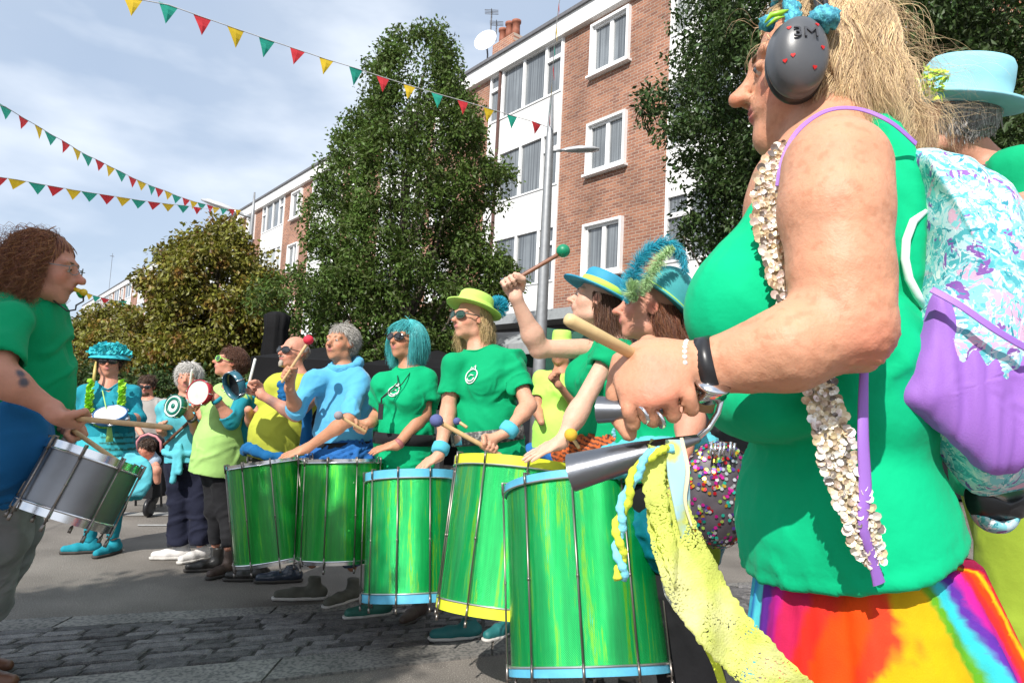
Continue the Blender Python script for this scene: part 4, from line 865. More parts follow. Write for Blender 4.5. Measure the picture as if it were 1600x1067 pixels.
def holo(name, g1=(.0, .30, .045), k=1.0):
    g1 = tuple(c * 1.45 for c in g1)
    m = bpy.data.materials.new(name); m.use_nodes = True; nt = m.node_tree; N = nt.nodes; L = nt.links; b = N['Principled BSDF']
    tc = N.new('ShaderNodeTexCoord'); sp = N.new('ShaderNodeSeparateXYZ'); L.new(tc.outputs['Object'], sp.inputs[0]); at = N.new('ShaderNodeMath'); at.operation = 'ARCTAN2'; L.new(sp.outputs[1], at.inputs[0]); L.new(sp.outputs[0], at.inputs[1])
    cb = N.new('ShaderNodeCombineXYZ'); L.new(at.outputs[0], cb.inputs[0]); zz = N.new('ShaderNodeMath'); zz.operation = 'MULTIPLY'; zz.inputs[1].default_value = .22; L.new(sp.outputs[2], zz.inputs[0]); L.new(zz.outputs[0], cb.inputs[1])
    n = N.new('ShaderNodeTexNoise'); n.inputs['Scale'].default_value = 6.5; n.inputs['Detail'].default_value = 5; n.inputs['Roughness'].default_value = .72; L.new(cb.outputs[0], n.inputs['Vector'])
    r = N.new('ShaderNodeValToRGB'); e = r.color_ramp.elements; e[0].position = .34; e[0].color = (*[c * .7 for c in g1], 1); e[1].position = .78; e[1].color = (*g1, 1)
    for p_, c in ((.54, g1), (.60, (.04 + .10 * k, .42, .01)), (.63, (.02, .36, .06)), (.66, (.02, .46, .14 + .2 * k)), (.70, (.04, .45, .10))): x = r.color_ramp.elements.new(p_); x.color = (*c, 1)  # yellow-green and cyan diffraction sheen of the foil, painted as base colour streaks
    L.new(n.outputs[0], r.inputs[0]); L.new(r.outputs[0], b.inputs['Base Color'])
    # embossed dot rows of the foil
    sc1 = N.new('ShaderNodeMath'); sc1.operation = 'MULTIPLY'; sc1.inputs[1].default_value = 260; L.new(at.outputs[0], sc1.inputs[0]); s1 = N.new('ShaderNodeMath'); s1.operation = 'SINE'; L.new(sc1.outputs[0], s1.inputs[0])
    sc2 = N.new('ShaderNodeMath'); sc2.operation = 'MULTIPLY'; sc2.inputs[1].default_value = 900; L.new(sp.outputs[2], sc2.inputs[0]); s2 = N.new('ShaderNodeMath'); s2.operation = 'SINE'; L.new(sc2.outputs[0], s2.inputs[0])
    ad = N.new('ShaderNodeMath'); ad.operation = 'MULTIPLY'; L.new(s1.outputs[0], ad.inputs[0]); L.new(s2.outputs[0], ad.inputs[1])
    bp = N.new('ShaderNodeBump'); bp.inputs['Strength'].default_value = .45; bp.inputs['Distance'].default_value = .0016; L.new(ad.outputs[0], bp.inputs['Height'])
    n3 = N.new('ShaderNodeTexNoise'); n3.inputs['Scale'].default_value = 5; n3.inputs['Detail'].default_value = 2; L.new(tc.outputs['Object'], n3.inputs['Vector']); b3 = N.new('ShaderNodeBump'); b3.inputs['Strength'].default_value = .25; b3.inputs['Distance'].default_value = .02; L.new(n3.outputs[0], b3.inputs['Height']); L.new(b3.outputs[0], bp.inputs['Normal']); L.new(bp.outputs[0], b.inputs['Normal'])
    b.inputs['Metallic'].default_value = .55; b.inputs['Roughness'].default_value = .27; b.inputs['Coat Weight'].default_value = .6; b.inputs['Coat Roughness'].default_value = .12; return m
def drum(label, top, bot, r, shell, hoopt, hoopb, head, name='surdo_drum', nrod=10, group=None, hoop_h=.035, rim=None, rot=.2, cat='drum'):
    top, bot = Vector(top), Vector(bot); ax = (top - bot); L = ax.length; ax.normalize(); q = ax.to_track_quat('Z', 'Y').to_matrix().to_4x4()
    t = bpy.data.objects.new(name, None); COL.objects.link(t); t.matrix_world = Matrix.Translation(bot) @ q; t['label'] = label; t['category'] = cat
    if group: t['group'] = group
    def ob(m, nm, ma, sm=True, par=None): o = obj(nm, m.mesh(sm), ma); o.parent = par or t; return o
    m = MB(); m.lathe([(r * .985, .012), (r, .014), (r, L - .014), (r * .985, L - .012), (r * .97, L - .012), (r * .97, .012), (r * .985, .012)], (0, 0, 0), n=72); autosmooth(ob(m, 'shell', shell))
    m = MB(); m.lathe([(.001, L + .004), (r * .985, L + .003), (r * .985, L - .005), (.001, L - .006)], (0, 0, 0), n=48); ob(m, 'drum_head', head)
    m = MB(); m.lathe([(.001, .003), (r * .985, .003), (r * .985, .006), (.001, .007)], (0, 0, 0), n=48); ob(m, 'bottom_head', head)
    rimm = rim or M_chrome
    for (z0, hm, sg) in ((L, hoopt, -1), (0, hoopb, 1)):
        m = MB(); a, b_ = sorted((z0 + sg * hoop_h, z0 - sg * .008)); m.lathe([(r * 1.0, a), (r * 1.03, a), (r * 1.035, b_), (r * 1.0, b_), (r * 1.0, a)], (0, 0, 0), n=64); ho = autosmooth(ob(m, 'hoop', hm))
        m = MB(); zz = a if sg < 0 else b_; m.lathe([(r * 1.036 + .004 * math.cos(w), zz + .004 * math.sin(w)) for w in np.linspace(0, 2 * math.pi, 9)], (0, 0, 0), n=64); ob(m, 'metal_rim', rimm, par=ho)
    for i in range(nrod):
        w = rot + 2 * math.pi * i / nrod; c, s = math.cos(w), math.sin(w); R = r * 1.06; m = MB(); m.tube([(c * R, s * R, -.045), (c * R, s * R, L + .012)], .0035, 6)
        m.tube([(c * R, s * R, -.05), (c * R, s * R, -.028)], .0062, 6); m.tube([(c * R, s * R, L * .45), (c * R, s * R, L * .47)], .005, 6)
        m.tube([(c * (R + .002), s * (R + .002), L - .03), (c * (R + .003), s * (R + .003), L + .016), (c * r * .985, s * r * .985, L + .016), (c * r * .98, s * r * .98, L + .006)], .0045, 6)
        m.tube([(c * R, s * R, .03), (c * (R + .002), s * (R + .002), -.016), (c * r, s * r, -.016)], .0045, 6); ob(m, 'tension_rod', M_iron)
    return t
# ================================================================ the band
GRP = 'drummers in green and blue standing in a line'
C_green = cloth('green_tshirt', (.0, .30, .12)); C_greenD = cloth('green_tshirt_bright', (.0, .34, .14)); C_teal = cloth('turquoise_cloth', (.015, .24, .31)); C_aqua = cloth('aqua_cloth', (.1, .44, .52)); C_blue = cloth('blue_fleece', (.09, .36, .58), rough=.95, sheen=.2)
C_lime = cloth('lime_cloth', (.34, .56, .17)); C_yel = cloth('yellow_tshirt', (.40, .43, .05)); C_navy = cloth('navy_trousers', (.012, .014, .03)); C_black = cloth('black_cloth', (.013, .013, .015)); C_jean = cloth('blue_jeans', (.06, .09, .15)); C_gtrous = cloth('grey_trousers', (.20, .20, .205), col2=(.27, .27, .275), c2s=6)
C_azure = cloth('azure_wrap', (.01, .11, .28)); C_grey = cloth('grey_tshirt', (.33, .31, .29)); M_black = mat('black_plastic', (.015, .015, .017), rough=.35, var=0); M_leather = mat('black_leather', (.02, .018, .016), rough=.4, var=.3, vs=30); M_brown = mat('brown_leather', (.13, .055, .03), rough=.45, var=.3, vs=20); M_suede = mat('grey_suede', (.1, .1, .08), rough=.9, var=.2, vs=20)
M_whiteshoe = mat('white_trainer', (.6, .58, .56), rough=.6, var=.08); M_greenball = mat('green_rubber', (.0, .22, .1), rough=.45); M_redball = mat('red_felt', (.62, .02, .05), rough=.8); M_navball = mat('navy_felt', (.08, .1, .25), rough=.9, bump=.6, bs=200); M_yball = mat('yellow_felt', (.65, .38, .03), rough=.9, bump=.6, bs=200)
M_bluehoop = mat('pale_blue_hoop', (.1, .42, .62), rough=.5, var=.15, bump=.5, bs=80); M_yelhoop = mat('yellow_hoop', (.62, .68, .03), rough=.5, var=.1)
H_ = dict(detail=True)
def belt(b, root, t0, t1, mat_, name='belt', inf=.036, bz=None):
    m = MB(); n = 36; rx = max(b.bw, b.hw) + inf; ry = max(b.bd, b.hd) + inf + .012; v = []
    for t, k in ((t0, 0), (t0, 1), (t1, 1), (t1, 0)):
        for i in range(n): w = 2 * math.pi * i / n; v.append(b.at(math.cos(w) * rx * (1 + .02 * k), math.sin(w) * ry * (1 + .02 * k) + b.bd * .1, t))
    m.add(v, [(j * n + i, j * n + (i + 1) % n, (j + 1) % 4 * n + (i + 1) % n, (j + 1) % 4 * n + i) for j in range(4) for i in range(n)]); return m.obj(name, mat_, root, True)
def sash(b, root, t0, r, mat_, name='waist_wrap', inf=.02, amp=.01, seed=1, tails=None, h=.009, ds=0):
    S = Sdf(h); rx = max(b.bw, b.hw) + inf; ry = max(b.bd, b.hd) + inf; n = 14; rg = random.Random(seed); pts = [b.at(math.cos(w) * rx, math.sin(w) * ry + b.bd * .1, t0 + rg.uniform(-.04, .04) + ds * math.cos(w)) for w in np.linspace(0, 2 * math.pi, n + 1)[:-1]]
    for i in range(n): S.cone(pts[i], pts[(i + 1) % n], r, r * rg.uniform(.8, 1.1), k=r)
    for a, c, w in (tails or []): S.cone(a, c, r * .8, w, k=r)
    return sdfmesh(S, mat_, name, root, fold=(amp, (16, 16, 16), seed))
def logo(b, root, x, t, r=.035):
    o = [c for c in root.children if c.name.startswith('shirt')][0]; co = np.empty(len(o.data.vertices) * 3, dtype=np.float32); o.data.vertices.foreach_get('co', co); q = (co.reshape(-1, 3) - b.at(x, 0, t)) @ b.R
    def on(dx, dz): k = (np.hypot(q[:, 0] - dx, q[:, 2] - dz) < .014); y = q[k, 1].max() if k.any() else b.cd + .05; return b.at(x + dx, y + .002, t) + b.u * dz
    m = MB(); m.tube([on(math.cos(w) * r * 1.15, math.sin(w) * r) for w in np.linspace(0, 2 * math.pi, 19)[:-1]], .0032, 5, closed=True); m.tube([on(-r * .45, r * .95), on(-r * .3, r * 1.35), on(0, r * 1.1), on(r * .3, r * 1.5), on(r * .5, r * .9)], .003, 5)
    m.tube([on(math.cos(w) * r * .75, math.sin(w) * r * .5 - r * .15) for w in np.linspace(3.3, 6.1, 9)], .0035, 5); m.tube([on(-r * .5, 0), on(0, r * .25), on(r * .5, r * .1)], .003, 5); return m
# ---- 1 curly haired leader at the left -------------------------------------------------
D = 2.35; H = Head(P(74, 418, D), .238, -102, -4); b = Body(P(10, 672, D + .12), P(38, 462, D), -98, sw=.19, cw=.17, cd=.125, bw=.175, bd_=.165, hw=.17, hd=.15)
b.sh[-1] = na(P(15, 502, D - .17)); b.sh[1] = na(P(45, 505, D + .2))
g1 = P(108, 655, 2.2); g2 = P(104, 668, 2.42)
s1a, s1b = P(82, 650, 2.21), P(268, 668, 2.05); s2a, s2b = P(80, 648, 2.5), P(208, 738, 2.35)
arms = {-1: dict(el=P(-8, 585, D - .28), wr=P(84, 640, 2.17), hand=lambda S: grip(S, P(84, 640, 2.17), P(112, 653, 2.19), na(s1b) - na(s1a), 1)), 1: dict(el=P(60, 600, D + .3), wr=P(80, 652, 2.5), hand=lambda S: grip(S, P(80, 652, 2.5), P(104, 668, 2.46), na(s2b) - na(s2a), 1))}
legs = {-1: (P(8, 840, D + .2), P(-45, 1000, 2.86), P(0, 1030, 2.8)), 1: (P(28, 830, D + .45), P(-50, 985, 3.0), P(0, 1005, 3.05))}
t = person('man with long curly hair and a whistle in a green T-shirt at the left', b, H, arms, legs, 'red', .007, ru=.056, headkw=dict(nose=1.15), paint=[(P(38 + 9 * math.cos(i * 2.4) * (i % 3 + 1) * .6, 592 + 9 * math.sin(i * 2.4) * (i % 3 + 1) * .6, 2.08), .018, (.09, .08, .1), .5) for i in range(9)])
eyes(H, t)
shirt(b, C_green, t, arms=arms, sleeves={-1: .78, 1: .7}, inf=.02, hem=-.02, sl_r=.075, sl_r2=.085, fold=(.012, (6, 6, 4), 3))
trousers(b, C_gtrous, t, legs, r=(.105, .09, .075), top=.05, end=.98, fold=(.012, (7, 7, 4), 5))
for s_, l in legs.items(): shoe(t, l[1] + Vector((0, 0, -l[1].z)) + Vector((0, 0, .08)), -90, M_brown, name='boot', L=.3, w=.052, high=.04)
S = Sdf(.01); S.cone(b.at(-.02, .0, .1), b.at(0, 0, -.2), .17, .19, k=.05); S.ell(P(5, 700, D - .02), (.16, .17, .17), None, .05); S.cone(P(40, 650, D - .05), P(62, 712, D - .04), .05, .03, k=.03); S.clip(P(0, 628, D), P(12, 560, D) - P(0, 628, D))
sdfmesh(S, C_azure, 'waist_wrap', t, fold=(.016, (7, 7, 5), 8))
hm = hairmat('auburn', (.26, .10, .042), .5)
hair(t, H, hm, 9000, .22, 18, .0009, lambda x, y, z: (z > .24) & (y < .18) | ((y < .02) & (z > -.3)), grav=.9, curl=.011, curlf=13, seed=3, up=.5, push=1.06, wave=.1, flow=(-.25, -.05, 0), face=(.16, .42), clump=0)
hair(t, H, hm, 260, .18, 18, .0008, lambda x, y, z: (z > -.1) & (y < .1) & (y > -.5), grav=.4, curl=.016, curlf=16, seed=5, up=.7, push=1.15, wave=.15, face=None, flow=(-.3, 0, 0), name='loose_curls', cap=False)
sunglasses(t, H, r=.1, wire=True, clear=True, framec=(.2, .2, .2))
w0 = H.w(0, .40, -.26); t2 = thing('whistle', 'yellow and green whistle in the mouth of the curly haired man', 'whistle', w0)
m = MB(); m.tube([w0, H.w(0, .50, -.285)], .008, 8); m.ball(H.w(0, .53, -.29), .013, 12); m.obj('mouthpiece', mat('yellow_plastic', (.75, .5, .02), rough=.3), t2, True); m = MB(); m.ball(H.w(.03, .50, -.33), .012, 12); m.tube([H.w(.02, .46, -.29), H.w(.02, .50, -.34)], .010); m.obj('green_chamber', mat('green_plastic', (.02, .35, .06), rough=.3), t2, True)
m = MB(); m.tube([H.w(0, .53, -.32), H.w(.0, .55, -.42)] + [P(*a) for a in ((119, 477, 2.27), (118, 484, 2.27), (105, 486, 2.27), (95, 478, 2.27), (84, 470, 2.3))], .0028, 6); m.obj('cord', M_black, t2, True)
stick('wooden drumstick held level in the near hand of the curly haired man', s1a, s1b, .0085); stick('wooden drumstick sloping down to the rim of the silver drum', s2a, s2b, .0085)
drum('silver snare drum with steel rods hanging at the hip of the curly haired man', P(150, 712, 2.37), P(99, 808, 2.31), .148, M_steel, M_chrome, M_chrome, M_skinhead, 'snare_drum', 8, hoop_h=.02)
# ---- 2 woman in flowery turquoise hat -------------------------------------------------
D = 5.1; H = Head(P(171, 564, D), .225, -24, 0); b = Body(P(165, 710, D), P(171, 600, D), -24, sw=.17, cw=.165, cd=.12, bw=.17, bd_=.14, hw=.18, hd=.15, bust=.07)
tc_ = P(171, 647, D - .3)
arms = {-1: dict(el=P(124, 655, D - .02), wr=P(146, 655, D - .22), hand=lambda S: openhand(S, P(146, 655, D - .22), (1, -.2, -.1), (0, 0, 1), .9)), 1: dict(el=P(214, 655, D - .02), wr=P(190, 655, D - .24), hand=lambda S: openhand(S, P(190, 655, D - .24), (-1, -.2, .1), (0, 0, 1), .9, -1))}
legs = {-1: (P(150, 790, D), P(139, 843, D), P(110, 856, D - .1)), 1: (P(180, 790, D), P(177, 838, D), P(170, 848, D - .2))}
t = person('woman in flowery turquoise hat and lime garland playing a tambourine', b, H, arms, legs, 'red', .009, group=GRP)
shirt(b, C_teal, t, arms=arms, sleeves=1.75, inf=.02, hem=None, sl_r=.05, sl_r2=.05, vneck=.1, fold=(.008, (9, 9, 7), 3))
S = Sdf(.01); S.cone(b.at(0, 0, .3), b.at(0, 0, -.42), .18, .27, k=.05); S.clip(b.at(0, 0, -.62), -Z); S.clip(b.at(0, 0, .32), Z); sdfmesh(S, mat('turquoise_stripes', (.03, .3, .36), attr=True, var=.05, rough=.8), 'striped_tunic', t, base=lambda v: np.where((np.sin(v[:, 2:3] * 150) > .55) & (v[:, 0:1] > b.p0[0] + .05), na((.01, .09, .07))[None], na((.03, .36, .42))[None]), fold=(.014, (9, 9, 2), 4))
S = Sdf(.01); S.ell(P(205, 745, D - .15), (.16, .05, .17), None, .03); S.clip(P(205, 770, D), (.05, 0, -1)); sdfmesh(S, C_aqua, 'hip_scarf', t, fold=(.01, (10, 10, 3), 6))
trousers(b, C_teal, t, legs, 'leggings', r=(.085, .055, .04), top=-.2, end=1.05)
for l, yw in ((legs[-1], 60), (legs[1], 10)): shoe(t, l[1], yw, C_teal, L=.24)
hair(t, H, hairmat('dark_brown', (.05, .025, .012)), 500, .12, 6, .002, grav=.8, seed=4)
sunglasses(t, H)
ht = hat(t, H, mat('turquoise_petals', (.03, .42, .5), rough=.8, bump=.9, bs=60, bd=.01), brim=.62, crown_h=.42, crown_r=.4, z=.2, dome=True, brimdrop=.14)
m = MB(); rg = random.Random(4)
for i in range(420):
    a = rg.uniform(0, 6.28); r_ = rg.uniform(.2, .62); zz = .55 - r_ * r_ * .9 + rg.uniform(-.03, .05); p = Vector(H.w(math.cos(a) * r_, math.sin(a) * r_ * 1.05 - .08, zz)); s = .015
    d = Vector((rg.uniform(-1, 1), rg.uniform(-1, .4), rg.uniform(-.3, 1))).normalized(); q = d.orthogonal().normalized(); m.add([p, p + (d + q) * s, p + d * s * 1.8, p + (d - q) * s], [(0, 1, 2, 3)])
m.obj('hat_petals', mat('petals', (.03, .45, .5), isl=.4, rough=.7), ht)
m = MB()
for i in range(90):
    w = i / 89; a = math.pi * (1.05 + .9 * 1) * w; x = -math.cos(w * math.pi * 1.0) * .13 * (1 - .0); z_ = 1.02 - math.sin(w * math.pi) * .58; x *= 1 - .25 * abs(math.cos(w * math.pi)) ** 6
    p = Vector(b.at(x, b.cd + .05 + .03 * math.sin(w * math.pi), z_)); 
    for k in range(4):
        d = Vector((rg.uniform(-1, 1), rg.uniform(-1, .2), rg.uniform(-1, 1))).normalized(); q = d.orthogonal().normalized(); s = .02; m.add([p, p + (d + q) * s, p + d * s * 1.7, p + (d - q) * s], [(0, 1, 2, 3)])
g_ = m.mesh(False); tag(obj('garland', g_, mat('lime_petals', (.3, .62, .03), isl=.3, rough=.7)), 'lime green paper flower garland round the neck of the woman in the flowery hat', 'garland')
m = MB(); m.tube([P(150, 565, D - .1), P(148, 580, D - .13), P(146, 600, D - .15)], [.006, .011, .010], 8); m.obj('hair_braid', hairmat('straw', (.5, .38, .12)), t, True)
m = MB(); m.tube([P(160, 610, D - .2), P(168, 648, D - .28), P(171, 665, D - .28)], .004); m.tube([P(171, 660, D - .28), P(171, 690, D - .27)], [.01, .025], 8); m.obj('tassel', C_lime, t, True)
tambourine('blue rimmed tambourine held level by the woman in the flowery hat', P(172, 645, D - .3), (.1, -.5, .85), .105, mat('blue_rim', (.03, .12, .3), rough=.3), mat('pale_skin_head', (.6, .62, .66)), jingles=True, name='tambourine', cat='tambourine')
# ---- 3 man in grey T-shirt with pushchair -------------------------------------------------
D = 8.0; H = Head(P(229, 603, D), .235, -14, -8); b = Body(P(235, 690, D), P(231, 624, D), -18, sw=.2)
arms = {-1: dict(el=P(208, 658, D), wr=P(222, 680, D - .3)), 1: dict(el=P(259, 655, D), wr=P(250, 680, D - .35), hand=lambda S: openhand(S, P(250, 680, D - .35), (-.6, -.5, -.4), (0, 0, 1), 1))}
legs = {-1: (P(230, 730, D), P(229, 762, D), P(229, 765, D - .2)), 1: (P(243, 730, D), P(244, 762, D), P(244, 765, D - .2))}
t = person('bearded man in grey T-shirt and sunglasses standing behind the pushchair', b, H, arms, legs, 'red', .012)
shirt(b, C_grey, t, arms=arms, sleeves=.6, h=.012, inf=.015, hem=-.15); trousers(b, C_navy, t, legs, h=.014); hair(t, H, hairmat('brown', (.06, .03, .015)), 500, .05, 4, .003, grav=.1, up=1, seed=6); sunglasses(t, H)
for l in legs.values(): shoe(t, l[1], 10, M_leather)
S = Sdf(.01); S.ell(H.w(0, .2, -.36), (.055, .05, .04), H.R, .02); sdfmesh(S, hairmat('brown', (.06, .03, .015)), 'beard', t, fold=(.006, (60, 60, 60), 3))
t = thing('pushchair', 'black pushchair with a pink edged hood in front of the man in grey', 'pushchair', (P(232, 700, 6.8).x, 6.8, 0)); D = 6.8; c = P(232, 700, D)
S = Sdf(.014); S.ell(P(232, 700, D + .05), (.15, .2, .15), None, .02); S.ell(P(232, 712, D - .1), (.125, .2, .13), None, .01, sub=True); S.clip(P(232, 705, D), (0, -.5, -1)); sdfmesh(S, C_black, 'hood', t)
m = MB(); m.tube([P(x, y, D - .15) for x, y in ((213, 706), (214, 690), (220, 682), (232, 678), (244, 682), (251, 690), (252, 706))], .012); m.obj('hood_edge', mat('pink_trim', (.5, .2, .22)), t, True)
m = MB(); m.box(P(232, 735, D) + Vector((0, 0, 0)), (.3, .3, .28)); m.box(P(232, 765, D) + Vector((0, 0, 0)), (.26, .35, .12)); m.obj('seat', C_black, t)
for sx in (-1, 1):
    m = MB(); m.tube([P(232 + sx * 20, 790, D - .2), P(232 + sx * 19, 730, D - .1), P(232 + sx * 18, 700, D + .3)], .011); m.tube([P(232 + sx * 20, 790, D + .35), P(232 + sx * 19, 730, D - .1)], .011); m.obj('frame', M_black, t, True)
    for dy in (-.25, .35): m = MB(); w_ = P(232 + sx * 22, 790, D); m.lathe([(.04, -.018), (.085, -.018), (.09, 0), (.085, .018), (.04, .018)], (w_.x, D + dy, .09), (1, 0, 0), 20); m.obj('wheel', M_black, t, True)
H = Head(P(228, 700, D - .2), .17, 20, -5); bb = Body(P(234, 735, D - .1), P(230, 710, D - .12), 15, sw=.09, cw=.08, cd=.06, bw=.08, bd_=.06, hw=.08, hd=.06)
aa = {-1: dict(el=P(216, 728, D - .2), wr=P(222, 738, D - .35), ru=.025), 1: dict(el=P(245, 728, D - .2), wr=P(240, 738, D - .35), ru=.025)}
t = person('small child sitting in the pushchair', bb, H, aa, {-1: (P(226, 735, D - .42), P(218, 755, D - .4), P(216, 757, D - .5)), 1: (P(244, 735, D - .42), P(246, 752, D - .4), P(247, 754, D - .5))}, 'red', .011, ru=.024)
S = Sdf(.01); bb.torso(S, .01, k=.03); sdfmesh(S, cloth('pale_blue_cotton', (.3, .4, .5)), 'romper', t); hair(t, H, hairmat('dark_brown', (.05, .025, .012)), 250, .05, 4, .004, grav=.3)
# ---- 4 white haired woman -------------------------------------------------
D = 5.05; H = Head(P(294, 590, D), .215, -13, 0); b = Body(P(294, 722, D), P(293, 622, D), -15, sw=.165, cw=.15, bw=.15, hw=.155, bust=.06)
arms = {-1: dict(el=P(258, 672, D - .02), wr=P(251, 672, D - .18), hand=lambda S: grip(S, P(256, 678, D - .15), P(253, 668, D - .22), (0, .2, 1), 1, .95)), 1: dict(el=P(312, 678, D - .12), wr=P(296, 650, D - .28), hand=lambda S: openhand(S, P(296, 650, D - .28), (-.5, -.1, .7), (.3, -1, .2), .95))}
legs = {-1: (P(281, 790, D), P(279, 850, D), P(262, 860, D - .1)), 1: (P(313, 790, D), P(313, 850, D), P(312, 862, D - .2))}
t = person('white haired woman in pale turquoise top and navy trousers playing a tamborim', b, H, arms, legs, 'red', .009, group=GRP); eyes(H, t)
shirt(b, C_aqua, t, arms=arms, sleeves={-1: 1.45, 1: .95}, inf=.016, hem=.0, sl_r=.055, sl_r2=.052)
sash(b, t, .16, .02, C_aqua, 'cardigan_tied_at_waist', amp=.003, tails=[(P(276, 695, D - .14), P(270, 752, D - .16), .022), (P(282, 695, D - .14), P(281, 738, D - .16), .02)])
trousers(b, C_navy, t, legs, r=(.09, .075, .07), top=.1); shoe(t, legs[-1][1], 70, M_whiteshoe, M_solew, L=.25); shoe(t, legs[1][1], 25, M_whiteshoe, M_solew, L=.25)
hair(t, H, hairmat('white', (.62, .6, .57), .15), 6000, .055, 8, .001, clump=0, grav=.6, curl=.005, curlf=8, up=.3, seed=7, push=1.1, wave=.1, flow=(-.2, 0, .1))
m = MB(); m.tube([b.at(.13, .02, .9), b.at(.02, b.cd + .06, .6), b.at(-.13, b.cd + .05, .3)], .011); m.obj('bag_strap', M_brown, t, True)
torus_cuff(t, P(301, 655, D - .26), P(299, 652, D - .28), .03, M_black, 'watch_strap', .004)
M_dg = mat('dark_green_rim', (.0, .13, .09), rough=.35)
tambourine('white and green tamborim with a ring mark held by the white haired woman', P(270, 634, D - .35), (-.35, -.93, .15), .078, M_dg, mat('white_drum_skin', (.6, .68, .64)), rings=M_dg)
stick('thin white stick rising behind the red tamborim', P(292, 640, D - .3), P(300, 577, D - .4), .007, woodm=mat('white_stick', (.75, .75, .7)))
# ---- 5 woman in green sunglasses -------------------------------------------------
D = 4.8; H = Head(P(359, 566, D), .215, 54, 14); b = Body(P(340, 722, D), P(366, 602, D), 38, sw=.165, cw=.145, cd=.115, bw=.15, bd_=.15, hw=.15, hd=.14, bust=.065)
arms = {1: dict(el=P(362, 660, D - .2), wr=P(337, 622, D - .3), hand=lambda S: openhand(S, P(337, 622, D - .3), (-.8, -.1, .45), (.2, -1, .2), .95, -1, bend=(.3, .4, .3))), -1: dict(el=P(335, 660, D + .1), wr=P(311, 646, D + .02), hand=lambda S: grip(S, P(314, 652, D), P(306, 636, D), (.3, 0, 1), 1, .9))}
legs = {-1: (P(337, 795, D), P(337, 850, D), P(310, 872, D - .1)), 1: (P(357, 800, D - .03), P(357, 855, D - .1), P(352, 876, D - .25))}
t = person('short haired woman in lime sunglasses and lime top holding up a red rimmed tamborim', b, H, arms, legs, 'red', .0085, group=GRP)
shirt(b, C_lime, t, 'tunic', arms=arms, sleeves=.02, inf=.02, hem=-.16, sl_r=.05, sl_r2=.05, fold=(.01, (8, 8, 5), 7), vneck=.08, hemr=(-.1, .17))
S = Sdf(.009); 
for e in (1, -1): sh = b.sh[e]; el = na(arms[e]['el']); wr = na(arms[e]['wr']); S.cone(sh, el, .055, .055, k=.03); S.cone(el, el + (wr - el) * .35, .055, .06, k=.02, cut=True)
S.ell(b.at(.03, -.09, .5), (.15, .06, .3), b.R, .03); sdfmesh(S, C_teal, 'cardigan', t, fold=(.009, (9, 9, 9), 4))
trousers(b, C_black, t, legs, r=(.085, .06, .045), top=.0)
shoe(t, legs[-1][1], 60, M_leather, L=.26, high=.05, name='boot'); shoe(t, legs[1][1], 20, mat('worn_brown_leather', (.07, .045, .035), rough=.6, var=.3), L=.24, high=.07, name='boot')
hair(t, H, hairmat('chestnut', (.10, .04, .02)), 5000, .06, 8, .0013, grav=.45, up=.3, curl=.006, curlf=10, seed=8, push=1.1, wave=.1, line=hairline(.25, -.2, .05))
sunglasses(t, H, lens=(.01, .06, .02), framec=(.25, .6, .1)); torus_cuff(t, P(341, 628, D - .29), P(337, 623, D - .3), .03, C_teal)
tambourine('red rimmed tamborim with a pale skin held in front of the white haired woman', P(309, 613, D - .35), (-.25, -1, .1), .082, mat('red_rim', (.4, .01, .03), rough=.3), mat('pale_green_skin', (.5, .58, .5)))
# ---- 6 man in yellow -------------------------------------------------
D = 4.6; H = Head(P(458, 551, D), .225, 32, 8); b = Body(P(432, 718, D), P(468, 585, D), 32, sw=.19, cw=.185, cd=.15, bw=.19, bd_=.2, hw=.175, hd=.16)
b.sh[1] = na(P(500, 608, D + .0)); b.sh[-1] = na(P(432, 605, D - .05))
arms = {1: dict(el=P(462, 648, D - .38), wr=P(408, 617, D - .42), ru=.055, hand=lambda S: grip(S, P(408, 617, D - .42), P(393, 607, D - .44), P(399, 561, D - .42) - P(389, 602, D - .42), 1)), -1: dict(el=P(395, 660, D + .05), wr=P(388, 640, D - .1))}
legs = {-1: (P(400, 800, D), P(403, 860, D), P(380, 885, D)), 1: (P(450, 800, D), P(452, 865, D), P(425, 890, D))}
t = person('bald man with goatee in a tight yellow T-shirt holding a black tamborim', b, H, arms, legs, 'red', .0085, group=GRP, paint=[(P(425, 628, D - .42), .05, (.2, .13, .12), .2), (P(445, 638, D - .42), .05, (.24, .15, .13), .2)])
shirt(b, C_yel, t, arms=arms, sleeves={1: .15, -1: .5}, inf=.02, hem=.0, sl_r=.085, sl_r2=.085, fold=(.007, (7, 7, 5), 2))
sash(b, t, .08, .035, C_azure, inf=.01, amp=.009, seed=3, tails=[(P(480, 640, D - .2), P(478, 700, D - .15), .05), (P(440, 600, D - .24), P(445, 625, D - .25), .02)])
trousers(b, C_black, t, legs, r=(.1, .07, .06), top=.0)
shoe(t, legs[-1][1], 75, M_leather, L=.28); shoe(t, legs[1][1], 70, mat('blue_black_leather', (.03, .04, .06), rough=.25), L=.29)
hair(t, H, hairmat('grey', (.3, .28, .26), .2), 300, .02, 3, .002, lambda x, y, z: (y < -.05) & (z < .25) & (z > -.25), seed=4, cap=False)
S = Sdf(.006); S.ell(H.w(0, .36, -.4), (.018, .018, .028), H.R, .02); S.ell(H.w(0, .4, -.2), (.032, .008, .007), H.R, .01); sdfmesh(S, hairmat('pale_beard', (.34, .3, .25), .2), 'goatee', t, fold=(.004, (80, 80, 80), 3))
sunglasses(t, H)
tambourine('black backed tamborim with blue rim held by the bald man in yellow', P(371, 600, D - .5), (.55, .75, .35), .082, mat('blue_black_rim', (.02, .1, .14), rough=.3), mat('black_skin', (.012, .012, .014), rough=.4))
